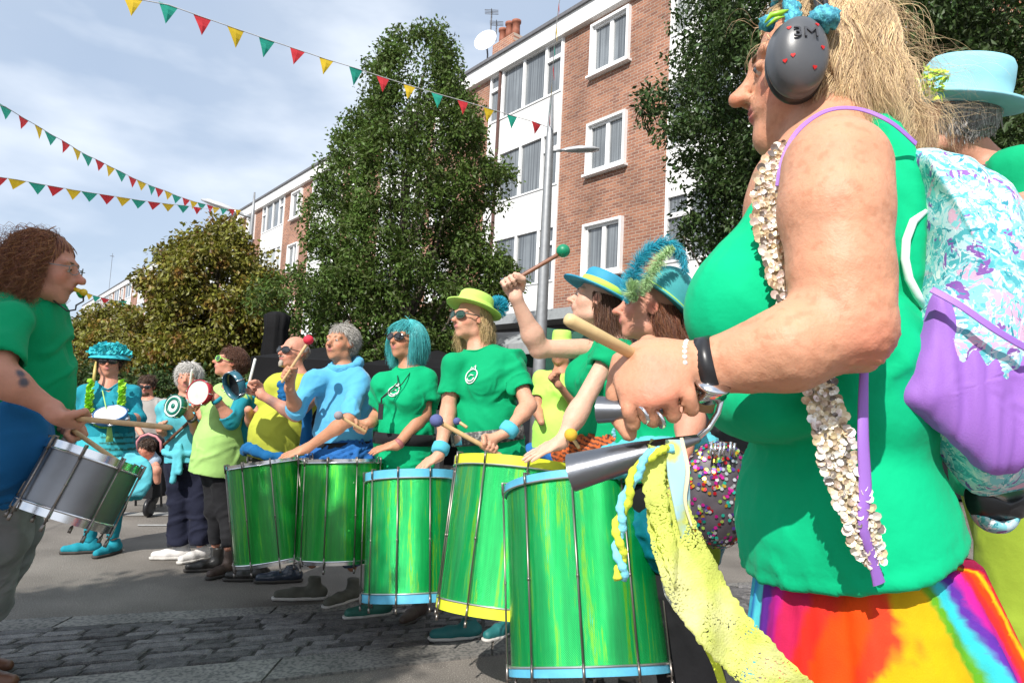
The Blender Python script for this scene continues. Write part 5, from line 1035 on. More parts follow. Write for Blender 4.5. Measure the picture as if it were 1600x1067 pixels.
stick('white drumstick held up by the bald man in yellow', P(387, 608, D - .42), P(399, 560, D - .42), .008, woodm=mat('white_stick', (.75, .75, .7)))
# ---- 7 man in blue hoodie -------------------------------------------------
D = 4.25; H = Head(P(532, 536, D), .235, 24, 8); b = Body(P(540, 712, D), P(538, 578, D), 18, sw=.2, cw=.195, bw=.185, bd_=.13, hw=.18)
bs = P(440, 598, D - .4); arms = {-1: dict(el=P(462, 640, D - .15), wr=P(452, 605, D - .33), hand=lambda S: grip(S, P(452, 608, D - .33), P(450, 584, D - .38), P(482, 531, D - .4) - bs, 1)), 1: dict(el=P(545, 655, D - .28), wr=P(480, 700, D - .22), hand=lambda S: openhand(S, P(480, 700, D - .22), (-1, -.1, -.42), (-.2, -.5, 1), 1.05, 1, bend=(.05, .08, .08)))}
b.sh[-1] = na(P(490, 596, D - .08)); b.sh[1] = na(P(562, 598, D - .05))
legs = {-1: (P(490, 820, D), P(488, 880, D), P(460, 905, D)), 1: (P(548, 820, D), P(550, 885, D), P(535, 915, D))}
t = person('grey haired man in a light blue hoodie raising a beater with a red ball', b, H, arms, legs, 'tan', .008, group=GRP, headkw=dict(nose=1.1), lip=(.4, .14, .12)); eyes(H, t)
shirt(b, C_blue, t, 'hoodie', arms=arms, sleeves={-1: 1.12, 1: 1.0}, inf=.022, hem=.05, sl_r=.058, sl_r2=.062, fold=(.008, (7, 7, 5), 4), neck=.07)
S = Sdf(.008); c = b.p1 + b.u * .0
for i in range(12):
    w0, w1 = [2 * math.pi * q / 12 for q in (i, i + 1)]; f_ = lambda w: c + b.s * math.cos(w) * .085 + b.f * (math.sin(w) * .085 - .015) + b.u * (.035 - .03 * math.sin(w)); S.cone(f_(w0), f_(w1), .02 + .008 * (math.sin(w0) < 0), k=.015)
S.ell(b.at(0, -.09, .95), (.09, .05, .07), b.R, .04); sdfmesh(S, C_blue, 'hood', t, fold=(.004, (12, 12, 12), 4))
sash(b, t, .0, .06, cloth('royal_blue_cloth', (.02, .12, .36)), inf=.0, amp=.012, seed=5); belt(b, t, .1, .17, C_black); trousers(b, C_jean, t, legs, r=(.09, .07, .06), top=.0)
shoe(t, legs[-1][1], 75, M_suede, M_solew, L=.31, high=.03); shoe(t, legs[1][1], 30, M_suede, M_solew, L=.31, high=.03)
hair(t, H, hairmat('silver', (.36, .34, .31), .3), 6000, .045, 8, .0009, clump=0, grav=.45, up=.22, curl=.004, curlf=10, seed=12, push=1.04, wave=.1, flow=(.35, 0, .1), line=hairline(.28, -.3, .0))
stick('beater with red ball raised by the man in the blue hoodie', bs, P(480, 537, D - .4), .0085, P(482, 531, D - .4), .029, M_redball, 'drum_beater')
# ---- 8 woman in turquoise wig -------------------------------------------------
D = 4.0; H = Head(P(633, 531, D), .23, 32, 6); b = Body(P(632, 712, D), P(642, 578, D), 35, sw=.175, cw=.165, cd=.135, bw=.165, bd_=.14, hw=.17, bust=.08)
b.sh[-1] = na(P(600, 600, D - .06)); b.sh[1] = na(P(668, 592, D - .02))
arms = {1: dict(el=P(662, 648, D - .08), wr=P(620, 696, D - .22), hand=lambda S: openhand(S, P(620, 694, D - .22), (-1, -.1, -.3), (-.2, -.4, 1), .95, 1, bend=(.1, .15, .1))), -1: dict(el=P(592, 652, D + .02), wr=P(577, 660, D - .12), hand=lambda S: grip(S, P(582, 660, D - .1), P(564, 668, D - .18), P(564, 668, D - .2) - P(532, 650, D - .25), -1, .95))}
legs = {-1: (P(600, 820, D), P(592, 905, D), P(575, 935, D)), 1: (P(660, 820, D), P(655, 905, D), P(665, 940, D))}
t = person('woman in a turquoise bob wig and sunglasses with a black whistle on a cord', b, H, arms, legs, 'tan', .008, group=GRP)
shirt(b, C_greenD, t, arms=arms, sleeves=.62, inf=.018, hem=-.25, sl_r=.066, sl_r2=.074, fold=(.011, (8, 8, 6), 6)); belt(b, t, .14, .27, C_black, inf=.034)
trousers(b, C_black, t, legs, r=(.09, .06, .05), top=-.05); shoe(t, legs[-1][1], 60, mat('green_shoe', (.02, .12, .09)), M_solew, L=.27); shoe(t, legs[1][1], 20, mat('brown_shoe', (.06, .04, .03)), L=.27)
hair(t, H, hairmat('turquoise_wig', (.07, .46, .48), .25, .35), 9000, .175, 10, .001, lambda x, y, z: ((z > .26) & (y > -.1)) | ((y <= .16) & (z > .0)) | ((y < -.1) & (z > -.1)), grav=.95, up=.35, seed=9, push=1.12, wave=.03, name='wig', clen=.1, clump=0)
hair(t, H, hairmat('turquoise_wig', (.02, .36, .38)), 900, .085, 6, .0014, lambda x, y, z: (y > .05) & (z > .33), grav=.9, up=.3, seed=10, push=1.1, wave=.02, flow=tuple(H.R[:, 1] * .9), name='fringe', cap=False, face=(.2, .14), clump=0)
sunglasses(t, H, lens=(.03, .015, .012), r=.125)
lg = logo(b, t, .045, .74, .03); lg.obj('logo', mat('white_print', (.75, .8, .78)), t, True)
wr_ = b.cd + .11; t2 = thing('whistle', 'black whistle hanging on a long cord from the woman in the wig', 'whistle', P(596, 640, D - .25)); m = MB(); m.tube([b.at(-.05, .06, .98), P(622, 598, D - .2), P(596, 622, D - .27)], .0035, 6); m.tube([b.at(.06, .06, .98), P(628, 600, D - .2), P(597, 622, D - .27)], .003, 6); m.obj('cord', M_black, t2, True)
m = MB(); m.box(P(595, 643, D - .27), (.025, .02, .085)); m.tube([P(596, 622, D - .27), P(596, 630, D - .27)], .005, 6); m.obj('whistle_body', M_black, t2)
torus_cuff(t, P(626, 690, D - .21), P(621, 695, D - .22), .028, mat('bead_bracelet', (.3, .1, .1)), 'bracelet', .004)
stick('beater with grey ball pointing left from the hand of the woman in the wig', P(572, 675, D - .2), P(534, 652, D - .26), .0085, P(529, 649, D - .27), .025, mat('grey_felt', (.25, .22, .24), rough=.9, bump=.6), 'drum_beater')
# ---- 9 woman in lime trilby -------------------------------------------------
D = 3.7; H = Head(P(735, 497, D), .235, 48, 4); b = Body(P(768, 712, D), P(750, 545, D), 38, sw=.185, cw=.18, cd=.14, bw=.18, bd_=.155, hw=.185, bust=.08)
b.sh[-1] = na(P(707, 570, D - .08)); b.sh[1] = na(P(798, 568, D - .04))
sa, sb = P(784, 712, D - .38), P(682, 657, D - .5)
arms = {1: dict(el=P(826, 634, D - .18), wr=P(795, 672, D - .33), ru=.05, hand=lambda S: grip(S, P(790, 676, D - .33), P(765, 697, D - .4), na(sb) - na(sa), 1, 1.0)), -1: dict(el=P(700, 645, D - .1), wr=P(686, 712, D - .2), hand=lambda S: openhand(S, P(686, 712, D - .2), (-.75, -.3, -.5), (-.3, -.4, 1), .95, 1, bend=(.2, .2, .2)))}
legs = {-1: (P(730, 850, D), P(728, 950, D), P(700, 975, D)), 1: (P(790, 850, D), P(795, 950, D + .1), P(800, 975, D))}
t = person('woman in a lime green trilby and sunglasses with turquoise wristbands behind the yellow rimmed drum', b, H, arms, legs, 'base', .0075, group=GRP)
shirt(b, C_green, t, arms=arms, sleeves={1: .68, -1: .62}, inf=.02, hem=-.3, sl_r=.07, sl_r2=.078, fold=(.012, (7, 7, 5), 6))
belt(b, t, .13, .25, mat('striped_webbing', (.05, .05, .05), rough=.7, col2=(.25, .24, .22), c2s=60, c2t=(.45, .6)), inf=.036); m = MB(); m.box(b.at(-.02, b.bd + .075, .19), (.05, .02, .05), Matrix(b.R.tolist())); m.obj('buckle', M_chrome, t)
S = Sdf(.01); S.cone(b.at(0, 0, -.05), b.at(0, .0, -.35), .17, .2, k=.03); S.clip(b.at(0, 0, -.03), Z); sdfmesh(S, C_aqua, 'short_skirt', t, fold=(.014, (14, 14, 3), 3))
trousers(b, C_black, t, legs, 'leggings', r=(.09, .06, .045), top=-.05); shoe(t, legs[-1][1], 70, mat('teal_canvas', (.01, .13, .13)), M_solew, L=.27); shoe(t, legs[1][1], 40, mat('teal_canvas', (.01, .13, .13)), M_solew, L=.27)
hair(t, H, hairmat('blonde', (.5, .36, .17), .3), 2600, .2, 12, .0012, lambda x, y, z: (y < -.0) & (z > -.2) & (z < .2), grav=.9, up=.35, seed=13, push=1.05, wave=.15, curl=.006, curlf=8)
sunglasses(t, H, lens=(.01, .05, .03), framec=(.05, .06, .05), r=.125)
ht = hat(t, H, mat('lime_straw', (.42, .68, .12), rough=.8, bump=.6, bs=350, bd=.001), brim=.62, crown_h=.36, crown_r=.40, z=.24, tilt=12, brimdrop=.03, curlb=0, band=.14, bandmat=mat('lime_band', (.46, .72, .12), rough=.8))
m = MB(); rg = np.random.default_rng(3)
pc = na(P(778, 480, D + .1)); A = rg.normal(size=(700, 3)); A /= np.linalg.norm(A, axis=1)[:, None]; st_ = strands(pc + A * na((.03, .03, .035)), A, .035, 3, .002, None, .1, wave=.3, seed=5)
obj('pompom', strand_mesh(st_, .0035), hairmat('turquoise_fluff', (.02, .36, .5), .3), ht)
lg = logo(b, t, .06, .74, .036); lg.obj('logo', mat('white_print', (.75, .8, .78)), t, True)
M_tow = mat('turquoise_towelling', (.08, .45, .6), rough=.95, bump=.8, bs=300)
torus_cuff(t, P(801, 664, D - .31), P(790, 678, D - .33), .036, M_tow, puff=.012); torus_cuff(t, P(691, 693, D - .17), P(686, 708, D - .2), .034, M_tow, puff=.012)
stick('wooden beater with navy ball held across by the woman in the lime trilby', sa, sb, .0115, sb, .032, M_navball, 'drum_beater'); 
stick('short beater with small navy ball showing behind the first one', P(730, 668, D - .3), P(714, 657, D - .28), .008, P(714, 658, D - .28), .02, M_navball, 'drum_beater')
# ---- 10 person in neon behind -------------------------------------------------
D = 5.3; H = Head(P(876, 548, D), .225, 20, 0); b = Body(P(865, 715, D), P(878, 580, D), 15, sw=.18, cw=.17, bw=.18, bd_=.15)
arms = {1: dict(el=P(905, 640, D - .1), wr=P(872, 600, D - .3), hand=lambda S: grip(S, P(872, 602, D - .3), P(864, 588, D - .34), (.6, 0, .7), 1)), -1: dict(el=P(840, 640, D), wr=P(846, 660, D - .2))}
legs = {-1: (P(850, 820, D), P(848, 850, D), P(845, 860, D - .2)), 1: (P(885, 820, D), P(885, 850, D), P(885, 860, D - .2))}
t = person('person in a neon lime hat and lime top half hidden behind the raised arm', b, H, arms, legs, 'tan', .011)
shirt(b, cloth('neon_lime', (.42, .8, .12)), t, arms=arms, sleeves=.6, inf=.02, hem=-.05, sl_r=.07, sl_r2=.075, h=.011); trousers(b, C_black, t, legs, h=.012)
for l in legs.values(): shoe(t, l[1], 10, M_leather)
sash(b, t, .05, .045, cloth('royal_blue_cloth', (.02, .12, .36)), amp=.012, seed=7); hat(t, H, mat('neon_felt', (.42, .75, .12), rough=.8), brim=.5, crown_h=.5, crown_r=.34, z=.22, flare=1.02)
# ---- 11 woman raising arm -------------------------------------------------
D = 3.0; H = Head(P(930, 468, D), .232, 92, 12); b = Body(P(940, 735, D), P(962, 530, D), 62, sw=.165, cw=.15, cd=.12, bw=.14, bd_=.12, hw=.17, hd=.14, bust=.085)
b.sh[-1] = na(P(944, 547, D - .12)); b.sh[1] = na(P(960, 560, D + .1)); b.sh[-1], b.sh[1] = na(P(945, 545, D + .1)), na(P(952, 556, D - .14))
ba, bb_ = P(790, 446, D - .1), P(872, 398, D - .1)
arms = {-1: dict(el=P(842, 545, D + .02), wr=P(806, 466, D - .08), ru=.05, rf=.043, hand=lambda S: grip(S, P(806, 464, D - .08), P(798, 441, D - .1), na(bb_) - na(ba), 1, 1.05)), 1: dict(el=P(905, 640, D - .22), wr=P(877, 690, D - .28), ru=.04, hand=lambda S: openhand(S, P(877, 690, D - .28), (-1, -.1, -.5), (-.3, -.35, 1), 1.0, 1, bend=(.05, .08, .08)))}
legs = {-1: (P(930, 900, D), P(925, 1040, D), P(900, 1070, D)), 1: (P(970, 900, D), P(975, 1040, D), P(960, 1070, D))}
t = person('long haired woman in a blue and lime hat raising a beater with a green ball', b, H, arms, legs, 'pale', .0065, group=GRP); eyes(H, t)
shirt(b, C_green, t, arms=arms, sleeves={-1: .22, 1: .22}, inf=.016, hem=-.02, sl_r=.07, sl_r2=.072, fold=(.009, (7, 7, 5), 8)); trousers(b, C_black, t, legs, r=(.09, .065, .05), top=.15)
for l in legs.values(): shoe(t, l[1], 60, M_leather)
S = Sdf(.008); n_ = 12; pts = [b.at(math.cos(w) * .155, math.sin(w) * .15 + .01, .13 + .06 * math.cos(w)) for w in np.linspace(0, 2 * math.pi, n_ + 1)[:-1]]
for i in range(n_): S.cone(pts[i], pts[(i + 1) % n_], .045, k=.04)
sdfmesh(S, mat('orange_stripes', attr=True, rough=.8, var=.05), 'striped_wrap', t, base=lambda v: np.where(np.sin((v[:, 2:3] * 1.0 + v[:, 0:1] * .35) * 330 + noise3(v * 12)[:, None] * 3) > .35, na((.015, .01, .01))[None], na((.5, .1, .015))[None]), fold=(.012, (14, 14, 14), 9))
hair(t, H, hairmat('brown_red', (.13, .055, .028), .4), 4800, .3, 14, .001, lambda x, y, z: (y < .1) & (z > -.25) & (z < .1), grav=.9, up=.25, seed=14, push=1.04, wave=.12, curl=.008, curlf=5, flow=(.25, 0, 0), face=(.08, .2))
ht = hat(t, H, mat('blue_hat', (.02, .24, .38), rough=.7, bump=.4, bs=200), brim=.70, crown_h=.36, crown_r=.4, z=.17, tilt=12, brimdrop=.1, curlb=.05, band=.15, bandmat=mat('lime_band2', (.42, .68, .08), rough=.7))
stick('beater with green ball raised high against the lamp post', ba, bb_, .0095, P(880, 392, D - .1), .03, M_greenball, 'drum_beater', M_woodd)
torus_cuff(t, P(882, 683, D - .27), P(879, 688, D - .28), .026, M_black, 'wristband', .003)
m = MB(); m.tube([b.at(.11 + .0 * i, .1, .8) + b.u * math.sin(w) * .075 + b.f * math.cos(w) * .055 + b.s * .05 for i, w in enumerate(np.linspace(1.3, 4.6, 12))], .006, 6); m.obj('logo_arc', mat('white_print', (.75, .8, .78)), t, True)
stick('yellow ball beater tucked into the orange striped belt', P(905, 700, D - .3), P(893, 682, D - .32), .007, P(892, 679, D - .33), .026, M_yball, 'drum_beater')
# ---- 12 woman in feathered hat -------------------------------------------------
D = 2.4; H = Head(P(1012, 481, D), .232, 90, 6); b = Body(P(1040, 770, D), P(1030, 560, D), 68, sw=.16, cw=.145, cd=.115, bw=.15, bd_=.13, hw=.18, hd=.16, bust=.08)
arms = {1: dict(el=P(1080, 655, D - .25), wr=P(1068, 700, D - .34), ru=.042, hand=lambda S: openhand(S, P(1068, 702, D - .34), (-.2, -.1, -1), (.3, -1, 0), .95)), -1: dict(el=P(1010, 670, D + .15), wr=P(985, 720, D + .05), hand=lambda S: openhand(S, P(985, 720, D + .05), (-.5, -.1, -1), (-1, 0, .3), .95))}
legs = {-1: (P(1050, 930, D), P(1060, 1120, D), P(1040, 1150, D)), 1: (P(1090, 930, D - .05), P(1105, 1120, D), P(1085, 1150, D))}
t = person('smiling woman in a teal bowler hat with turquoise and lime feathers', b, H, arms, legs, 'red', .006, group=GRP, lip=(.55, .15, .14)); eyes(H, t)
shirt(b, C_greenD, t, arms=arms, sleeves=.55, inf=.016, hem=.1, sl_r=.068, sl_r2=.07, fold=(.009, (8, 8, 5), 8), h=.008)
sash(b, t, .26, .045, C_aqua, amp=.009, seed=11, inf=.015, ds=.06)
trousers(b, C_black, t, legs, r=(.1, .08, .065), top=.1)
for l in legs.values(): shoe(t, l[1], 60, M_leather)
S = Sdf(.009); S.ell(b.at(.06, -.02, -.1), (.2, .15, .22), b.R, .05); S.clip(b.at(0, 0, .17), Z); sdfmesh(S, mat('teal_satin', (.0, .13, .19), rough=.45, bump2=.5), 'teal_skirt', t, fold=(.014, (12, 12, 3), 4))
S = Sdf(.008); S.ell(P(1122, 772, D - .38), (.11, .06, .15), None, .05); sb_ = sdfmesh(S, mat('sequin_fabric', (.06, .05, .06), rough=.5, var=.3), 'sequin_bag', t, fold=(.0015, (14, 14, 8), 3))
m = MB(); rg = random.Random(9); cs = [(.6, .02, .3), (.02, .4, .3), (.55, .3, .02), (.5, .5, .52), (.1, .05, .3), (.55, .02, .03), (.4, .6, .1)]
for i in range(900):
    a = rg.uniform(0, 6.28); u_ = math.acos(rg.uniform(-1, 1)); p = Vector(P(1122, 772, D - .38)) + Vector((.112 * math.sin(u_) * math.cos(a), .064 * math.sin(u_) * math.sin(a), .152 * math.cos(u_))); n_ = Vector((math.sin(u_) * math.cos(a) + rg.uniform(-.4, .4), 2 * math.sin(u_) * math.sin(a), math.cos(u_) + rg.uniform(-.4, .4))).normalized(); q = n_.orthogonal().normalized(); q2 = n_.cross(q); r_ = .0055
    m.add([p + n_ * .003 + (q * math.cos(w) + q2 * math.sin(w)) * r_ for w in np.linspace(0, 5.24, 6)], [(0, 1, 2, 3, 4, 5)], rg.choice(cs))
m.obj('sequins', mat('sequins', attr=True, metal=.6, rough=.25, var=0), sb_, False, True)
m = MB(); 
for dx in (0, 14, 30): m.tube([P(1112 + dx, 690, D - .46), P(1110 + dx, 712, D - .46), P(1116 + dx, 714, D - .46), P(1118 + dx, 692, D - .46)], .004, 6)
m.obj('steel_clips', M_chrome, sb_, True)
S = Sdf(.008); S.ell(P(1095, 862, D - .25), (.065, .04, .09), None, .02); sdfmesh(S, cloth('olive_cloth', (.16, .22, .02)), 'olive_pouch', t, fold=(.008, (9, 9, 9), 2))
hair(t, H, hairmat('copper', (.17, .06, .025), .45), 5400, .22, 14, .0009, lambda x, y, z: (y < .08) & (z > -.25) & (z < .05), grav=.9, up=.25, seed=15, push=1.04, wave=.12, curl=.007, curlf=6, flow=(.3, 0, 0), face=(.05, .2))
ht = hat(t, H, mat('teal_felt', (.04, .30, .31), rough=.8, bump=.4, bs=300, bd=.001), brim=.56, crown_h=.56, crown_r=.43, z=.15, y=-.2, tilt=30, dome=True, brimdrop=.04, band=.045, bandmat=mat('lime_ribbon', (.35, .6, .12), rough=.6))
def plume(root, pts, w, nb, col, seed, name='feather', r=.0012, spread=1.0):
    pts = [na(p) for p in pts]; rg = np.random.default_rng(seed); tt = rg.random(nb); ts = np.linspace(0, 1, len(pts)); c = np.stack([np.interp(tt, ts, [p[i] for p in pts]) for i in range(3)], 1); d = np.stack([np.interp(np.minimum(tt + .05, 1), ts, [p[i] for p in pts]) for i in range(3)], 1) - c; d /= np.linalg.norm(d, axis=1)[:, None] + 1e-9
    s = rg.normal(size=(nb, 3)); s -= (s * d).sum(1)[:, None] * d; s /= np.linalg.norm(s, axis=1)[:, None]; A = strands(c, s * .9 + d * .5, w * rg.uniform(.5, 1.1, nb) * np.sin(np.clip(tt * 2.6 + .35, 0, 2.9)) ** .6, 6, r, None, .25, tuple(0 * d[0]), wave=.25, seed=seed)
    o = obj(name, strand_mesh(A, r, seed=seed), col, root); m = MB(); m.tube(pts, .002, 5); m.obj('quill', mat('quill', (.6, .65, .5)), o, True); return o
F1 = hairmat('turquoise_feather', (.02, .36, .48), .35); F2 = hairmat('lime_feather', (.42, .62, .3), .2)
plume(ht, [P(988, 462, D - .12), P(988, 435, D - .12), P(998, 405, D - .1), P(1020, 384, D - .1), (P(1048, 378, D - .1)), P(1066, 398, D - .1), P(1072, 425, D - .1)], .045, 2600, F1, 1)
plume(ht, [P(1000, 462, D - .14), P(1012, 440, D - .15), P(1024, 418, D - .15), P(1040, 396, D - .15), P(1052, 386, D - .15)], .032, 1100, F2, 2); plume(ht, [P(995, 470, D - .14), P(985, 455, D - .16), P(990, 440, D - .16)], .04, 600, F2, 3); plume(ht, [P(982, 475, D - .1), P(978, 450, D - .1), P(984, 425, D - .1)], .04, 700, F1, 4)
m = MB(); pc = P(945, 690, D - .0)
t2 = thing('pompom', 'small pale blue pompom hanging at the orange striped belt', 'pompom', P(966, 675, 2.6)); rg = np.random.default_rng(3); A = rg.normal(size=(300, 3)); A /= np.linalg.norm(A, axis=1)[:, None]; obj('fluff', strand_mesh(strands(na(P(966, 676, 2.6)) + A * .012, A, .014, 2, .002, None, 0), .002), mat('hair_paleblue', (.3, .6, .75)), t2)
m = MB(); m.tube([P(966, 668, 2.6), P(967, 655, 2.62)], .002); m.obj('cord', M_str, t2)
# ---- the drums -------------------------------------------------
HG1 = holo('green_foil_dark', (.0, .22, .02), .3); HG2 = holo('green_foil_bright', (.0, .28, .06), 1.0)
GD = 'tall green foil surdo drums in a row'; M_rim = mat('aluminium_rim', (.6, .6, .6), rough=.3, metal=.9)
drum('green surdo drum nearest the viewer with a pale blue rim beneath the grey bells', P(902, 762, 2.58), P(921, 1048, 2.38), .263, HG2, M_bluehoop, M_bluehoop, M_skinhead, group=GD, rot=.55, rim=M_rim, hoop_h=.02)
drum('green surdo drum with bright yellow rims behind the nearest drum', P(810, 727, 3.08), P(786, 955, 2.96), .275, HG2, M_yelhoop, M_yelhoop, M_skinhead, group=GD, rot=.1, rim=M_rim)
drum('green surdo drum with pale blue rims in front of the woman in the wig', P(646, 742, 3.62), P(644, 934, 3.5), .238, HG2, M_bluehoop, M_bluehoop, M_skinhead, group=GD, rot=.4, rim=M_rim)
drum('plain green surdo drum with chrome rims between the hoodie man and the blue rimmed drum', P(538, 720, 3.93), P(533, 872, 3.88), .235, HG1, M_chrome, M_chrome, M_skinhead, group=GD, rot=.25, hoop_h=.012)
drum('leftmost green surdo drum with its white head showing in front of the man in yellow', P(421, 722, 4.05), P(435, 872, 4.02), .235, HG1, M_chrome, M_chrome, mat('white_drum_head', (.78, .76, .74), rough=.4), group=GD, rot=.0, hoop_h=.012)
# ================================================================ the woman in the foreground
def pillow(name, px, D, bulge, mat_, root, back=.03, rings=9, seed=1, amp=.004, n=64, Dl=None, fsc=(20, 6, 6), cols=None, fold=None):
    """cushion-like solid: closed outline (px,py[,D]) with a rounded front bulging towards the viewer and a rounded back"""
    w = [P(p[0], p[1], p[2] if len(p) > 2 else D) for p in px]; m_ = len(w); pts = []
    for i in range(n):
        t = i * m_ / n; k = int(t); u = t - k; a, b, c, d = w[(k - 1) % m_], w[k % m_], w[(k + 1) % m_], w[(k + 2) % m_]
        pts.append(.5 * ((2 * b) + (c - a) * u + (2 * a - 5 * b + 4 * c - d) * u * u + (3 * b - a - 3 * c + d) * u ** 3))
    ctr = sum(pts, Vector()) / n; v = []; f = []
    vd = (ctr - Vector((0, 0, CAMZ))).normalized(); vd = Vector((vd.x * .4, 1, vd.z * .2)).normalized()
    for sg, bl in ((-1, bulge), (1, back)):
        for r in range(rings):
            t = 1 - r / (rings - .5); o = vd * (sg * bl * math.sqrt(max(0, 1 - t ** 2.4)))
            for p in pts: v.append(ctr + (p - ctr) * t + o)
        v.append(ctr + vd * sg * bl)
    N_ = rings * n + 1
    for s_ in (0, 1):
        o = s_ * N_
        for r in range(rings - 1):
            for i in range(n):
                q = (o + r * n + i, o + r * n + (i + 1) % n, o + (r + 1) * n + (i + 1) % n, o + (r + 1) * n + i); f.append(q if s_ else q[::-1])
        for i in range(n): q = (o + (rings - 1) * n + i, o + (rings - 1) * n + (i + 1) % n, o + rings * n); f.append(q if s_ else q[::-1])
    V_ = np.array([tuple(p) for p in v]); rim = np.zeros(len(V_), bool)
    dn = noise3(V_ * na(fsc), seed) * amp + noise3(V_ * na(fsc) * 2.3, seed + 1) * amp * .5; V_[:, 1] += dn * (1 if True else 0)
    V_[N_:N_ + n] = V_[:n]
    return obj(name, fastmesh(V_, f, True), mat_, root)
def ribbon(name, path, mat_, root, nrm=(0, -1, 0), rag=0, sub=6, wave=.006, seed=1, thick=.0015, cross=7, curlz=.0):
    """cloth strip with real thickness: path of (px,py,D,width_px)"""
    C = [P(p[0], p[1], p[2]) for p in path]; Wd = [p[3] * p[2] / FPX for p in path]; m_ = len(C); pts = []; ws = []
    for i in range(m_ - 1):
        for j in range(sub):
            u = j / sub; a, b, c, d = C[max(i - 1, 0)], C[i], C[i + 1], C[min(i + 2, m_ - 1)]
            pts.append(.5 * ((2 * b) + (c - a) * u + (2 * a - 5 * b + 4 * c - d) * u * u + (3 * b - a - 3 * c + d) * u ** 3)); ws.append(Wd[i] * (1 - u) + Wd[i + 1] * u)
    pts.append(C[-1]); ws.append(Wd[-1]); V_ = []; rr_ = random.Random(seed)
    if rag: ws = [w_ * (1 + rag * rr_.uniform(-1, 1)) for w_ in ws]
    N_ = Vector(nrm).normalized()
    for i, p in enumerate(pts):
        t = (pts[min(i + 1, len(pts) - 1)] - pts[max(i - 1, 0)]).normalized(); s = t.cross(N_).normalized()
        for k in range(cross): u = k / (cross - 1) - .5; V_.append(p + s * u * ws[i] + N_ * (curlz * (1 - 4 * u * u)))
    V_ = np.array([tuple(p) for p in V_]); nn = na(N_); V_ = V_ + nn * (noise3(V_ * na((28, 28, 14)), seed) * wave)[:, None]; n = len(pts); k = len(V_); B = V_ - nn * thick
    f = []
    for i in range(n - 1):
        for c in range(cross - 1): a = i * cross + c; q = (a, a + 1, a + cross + 1, a + cross); f.append(q); f.append(tuple(x + k for x in q[::-1]))
        for c, fl in ((0, 0), (cross - 1, 1)): a = i * cross + c; q = (a, a + cross, a + cross + k, a + k); f.append(q if not fl else q[::-1])
    return obj(name, fastmesh(np.concatenate([V_, B]), f, True), mat_, root), V_.reshape(n, cross, 3)
FS = (.57, .29, .18)
C_top = cloth('green_vest', (.0, .43, .19), crease=.28, crs=4)
H = Head(P(1265, 112, 1.1), .25, 103, -5)
root = thing('person', 'blonde woman in green vest and rainbow skirt in the foreground wearing grey ear defenders', 'person', (P(1330, 800, 1.0).x, 1.0, 0), GRP)
S = Sdf(.0045); A_ = lambda *a: P(*a)
S.ell(P(1295, 380, 1.05), (.07, .10, .16), None, .05); S.ell(P(1310, 650, 1.02), (.09, .12, .2), None, .05); S.ell(P(1230, 330, 1.0), (.06, .09, .1), None, .06)
S.cone(P(1290, 260, 1.02), H.w(0, -.12, -.2), .072, .06, k=.05); head_prims(S, H, nose=1.0, chub=.1, jaw=1.1); S.ball(H.w(0, .29, -.43), .021, .03); S.ball(H.w(.0, .12, -.45), .03, .05)
sh = P(1306, 266, .81); elb = P(1322, 508, .765); fm = P(1230, 545, .765); wr = P(1106, 573, .80)
S.cone(P(1300, 245, .95), sh, .05, .056, k=.04); S.cone(sh, P(1304, 330, .79), .056, .0575, k=.03); S.cone(P(1304, 330, .79), P(1314, 430, .775), .0575, .051, k=.03); S.cone(P(1312, 430, .775), elb, .052, .045, k=.03); S.ball(P(1338, 526, .765), .033, .02)
S.cone(elb, fm, .045, .042, k=.03); S.cone(fm, P(1160, 562, .785), .044, .034, k=.03); S.cone(P(1160, 562, .785), wr, .034, .0275, k=.02)
hc = P(1030, 628, .79)
grip(S, wr, hc, (-1, .25, -.3), 1, 1.07, k=.003, r=.0083, rs=.009, ns=-1)
# far arm, mostly hidden, its hand holding the wooden stick
fe = P(1180, 600, 1.22); fw = P(1105, 612, .98); S.cone(P(1300, 270, 1.2), fe, .055, .045, k=.03); S.cone(fe, fw, .043, .027, k=.03)
st_a, st_b = P(1062, 592, .84), P(884, 497, .74)
grip(S, fw, P(1050, 588, .86), na(st_b) - na(st_a), 1, 1.0, k=.007, ns=1)
for e, x0, y0 in ((-1, 1350, .97), (1, 1390, 1.1)): S.cone(P(x0, 850, y0), Vector((P(x0, 850, y0).x + .03, y0, .5)), .06, .05, k=.02); S.cone(Vector((P(x0, 850, y0).x + .03, y0, .5)), Vector((P(x0, 850, y0).x + .05, y0, .08)), .06, .04, k=.03)
def wrinkle(v, q):
    n = vnormals(v, q); a = noise3(v * na((40, 40, 60)), 3) * .6 + noise3(v * na((120, 120, 220)), 4) * .6; sp = (noise3(v * 45, 8))
    lo = np.clip((P(1300, 560, .78).z - v[:, 2] + .16) / .1, .25, 1.0); e = np.linalg.norm(v - na(P(1345, 560, .76)), axis=1); el_ = np.clip(1 - e / .07, 0, 1) * (1 - 2 * np.abs(noise3(v * na((50, 50, 160)), 6))) * .0035
    nk = np.linalg.norm((v - na(P(1215, 240, .95))) / na((.06, .12, .07)), axis=1); ne = np.clip(1 - nk, 0, 1) * (1 - 2 * np.abs(noise3(v * na((70, 40, 45)), 9))) * .004
    return v + n * (a * .0008 * lo - el_ * 1.0 - ne)[:, None]
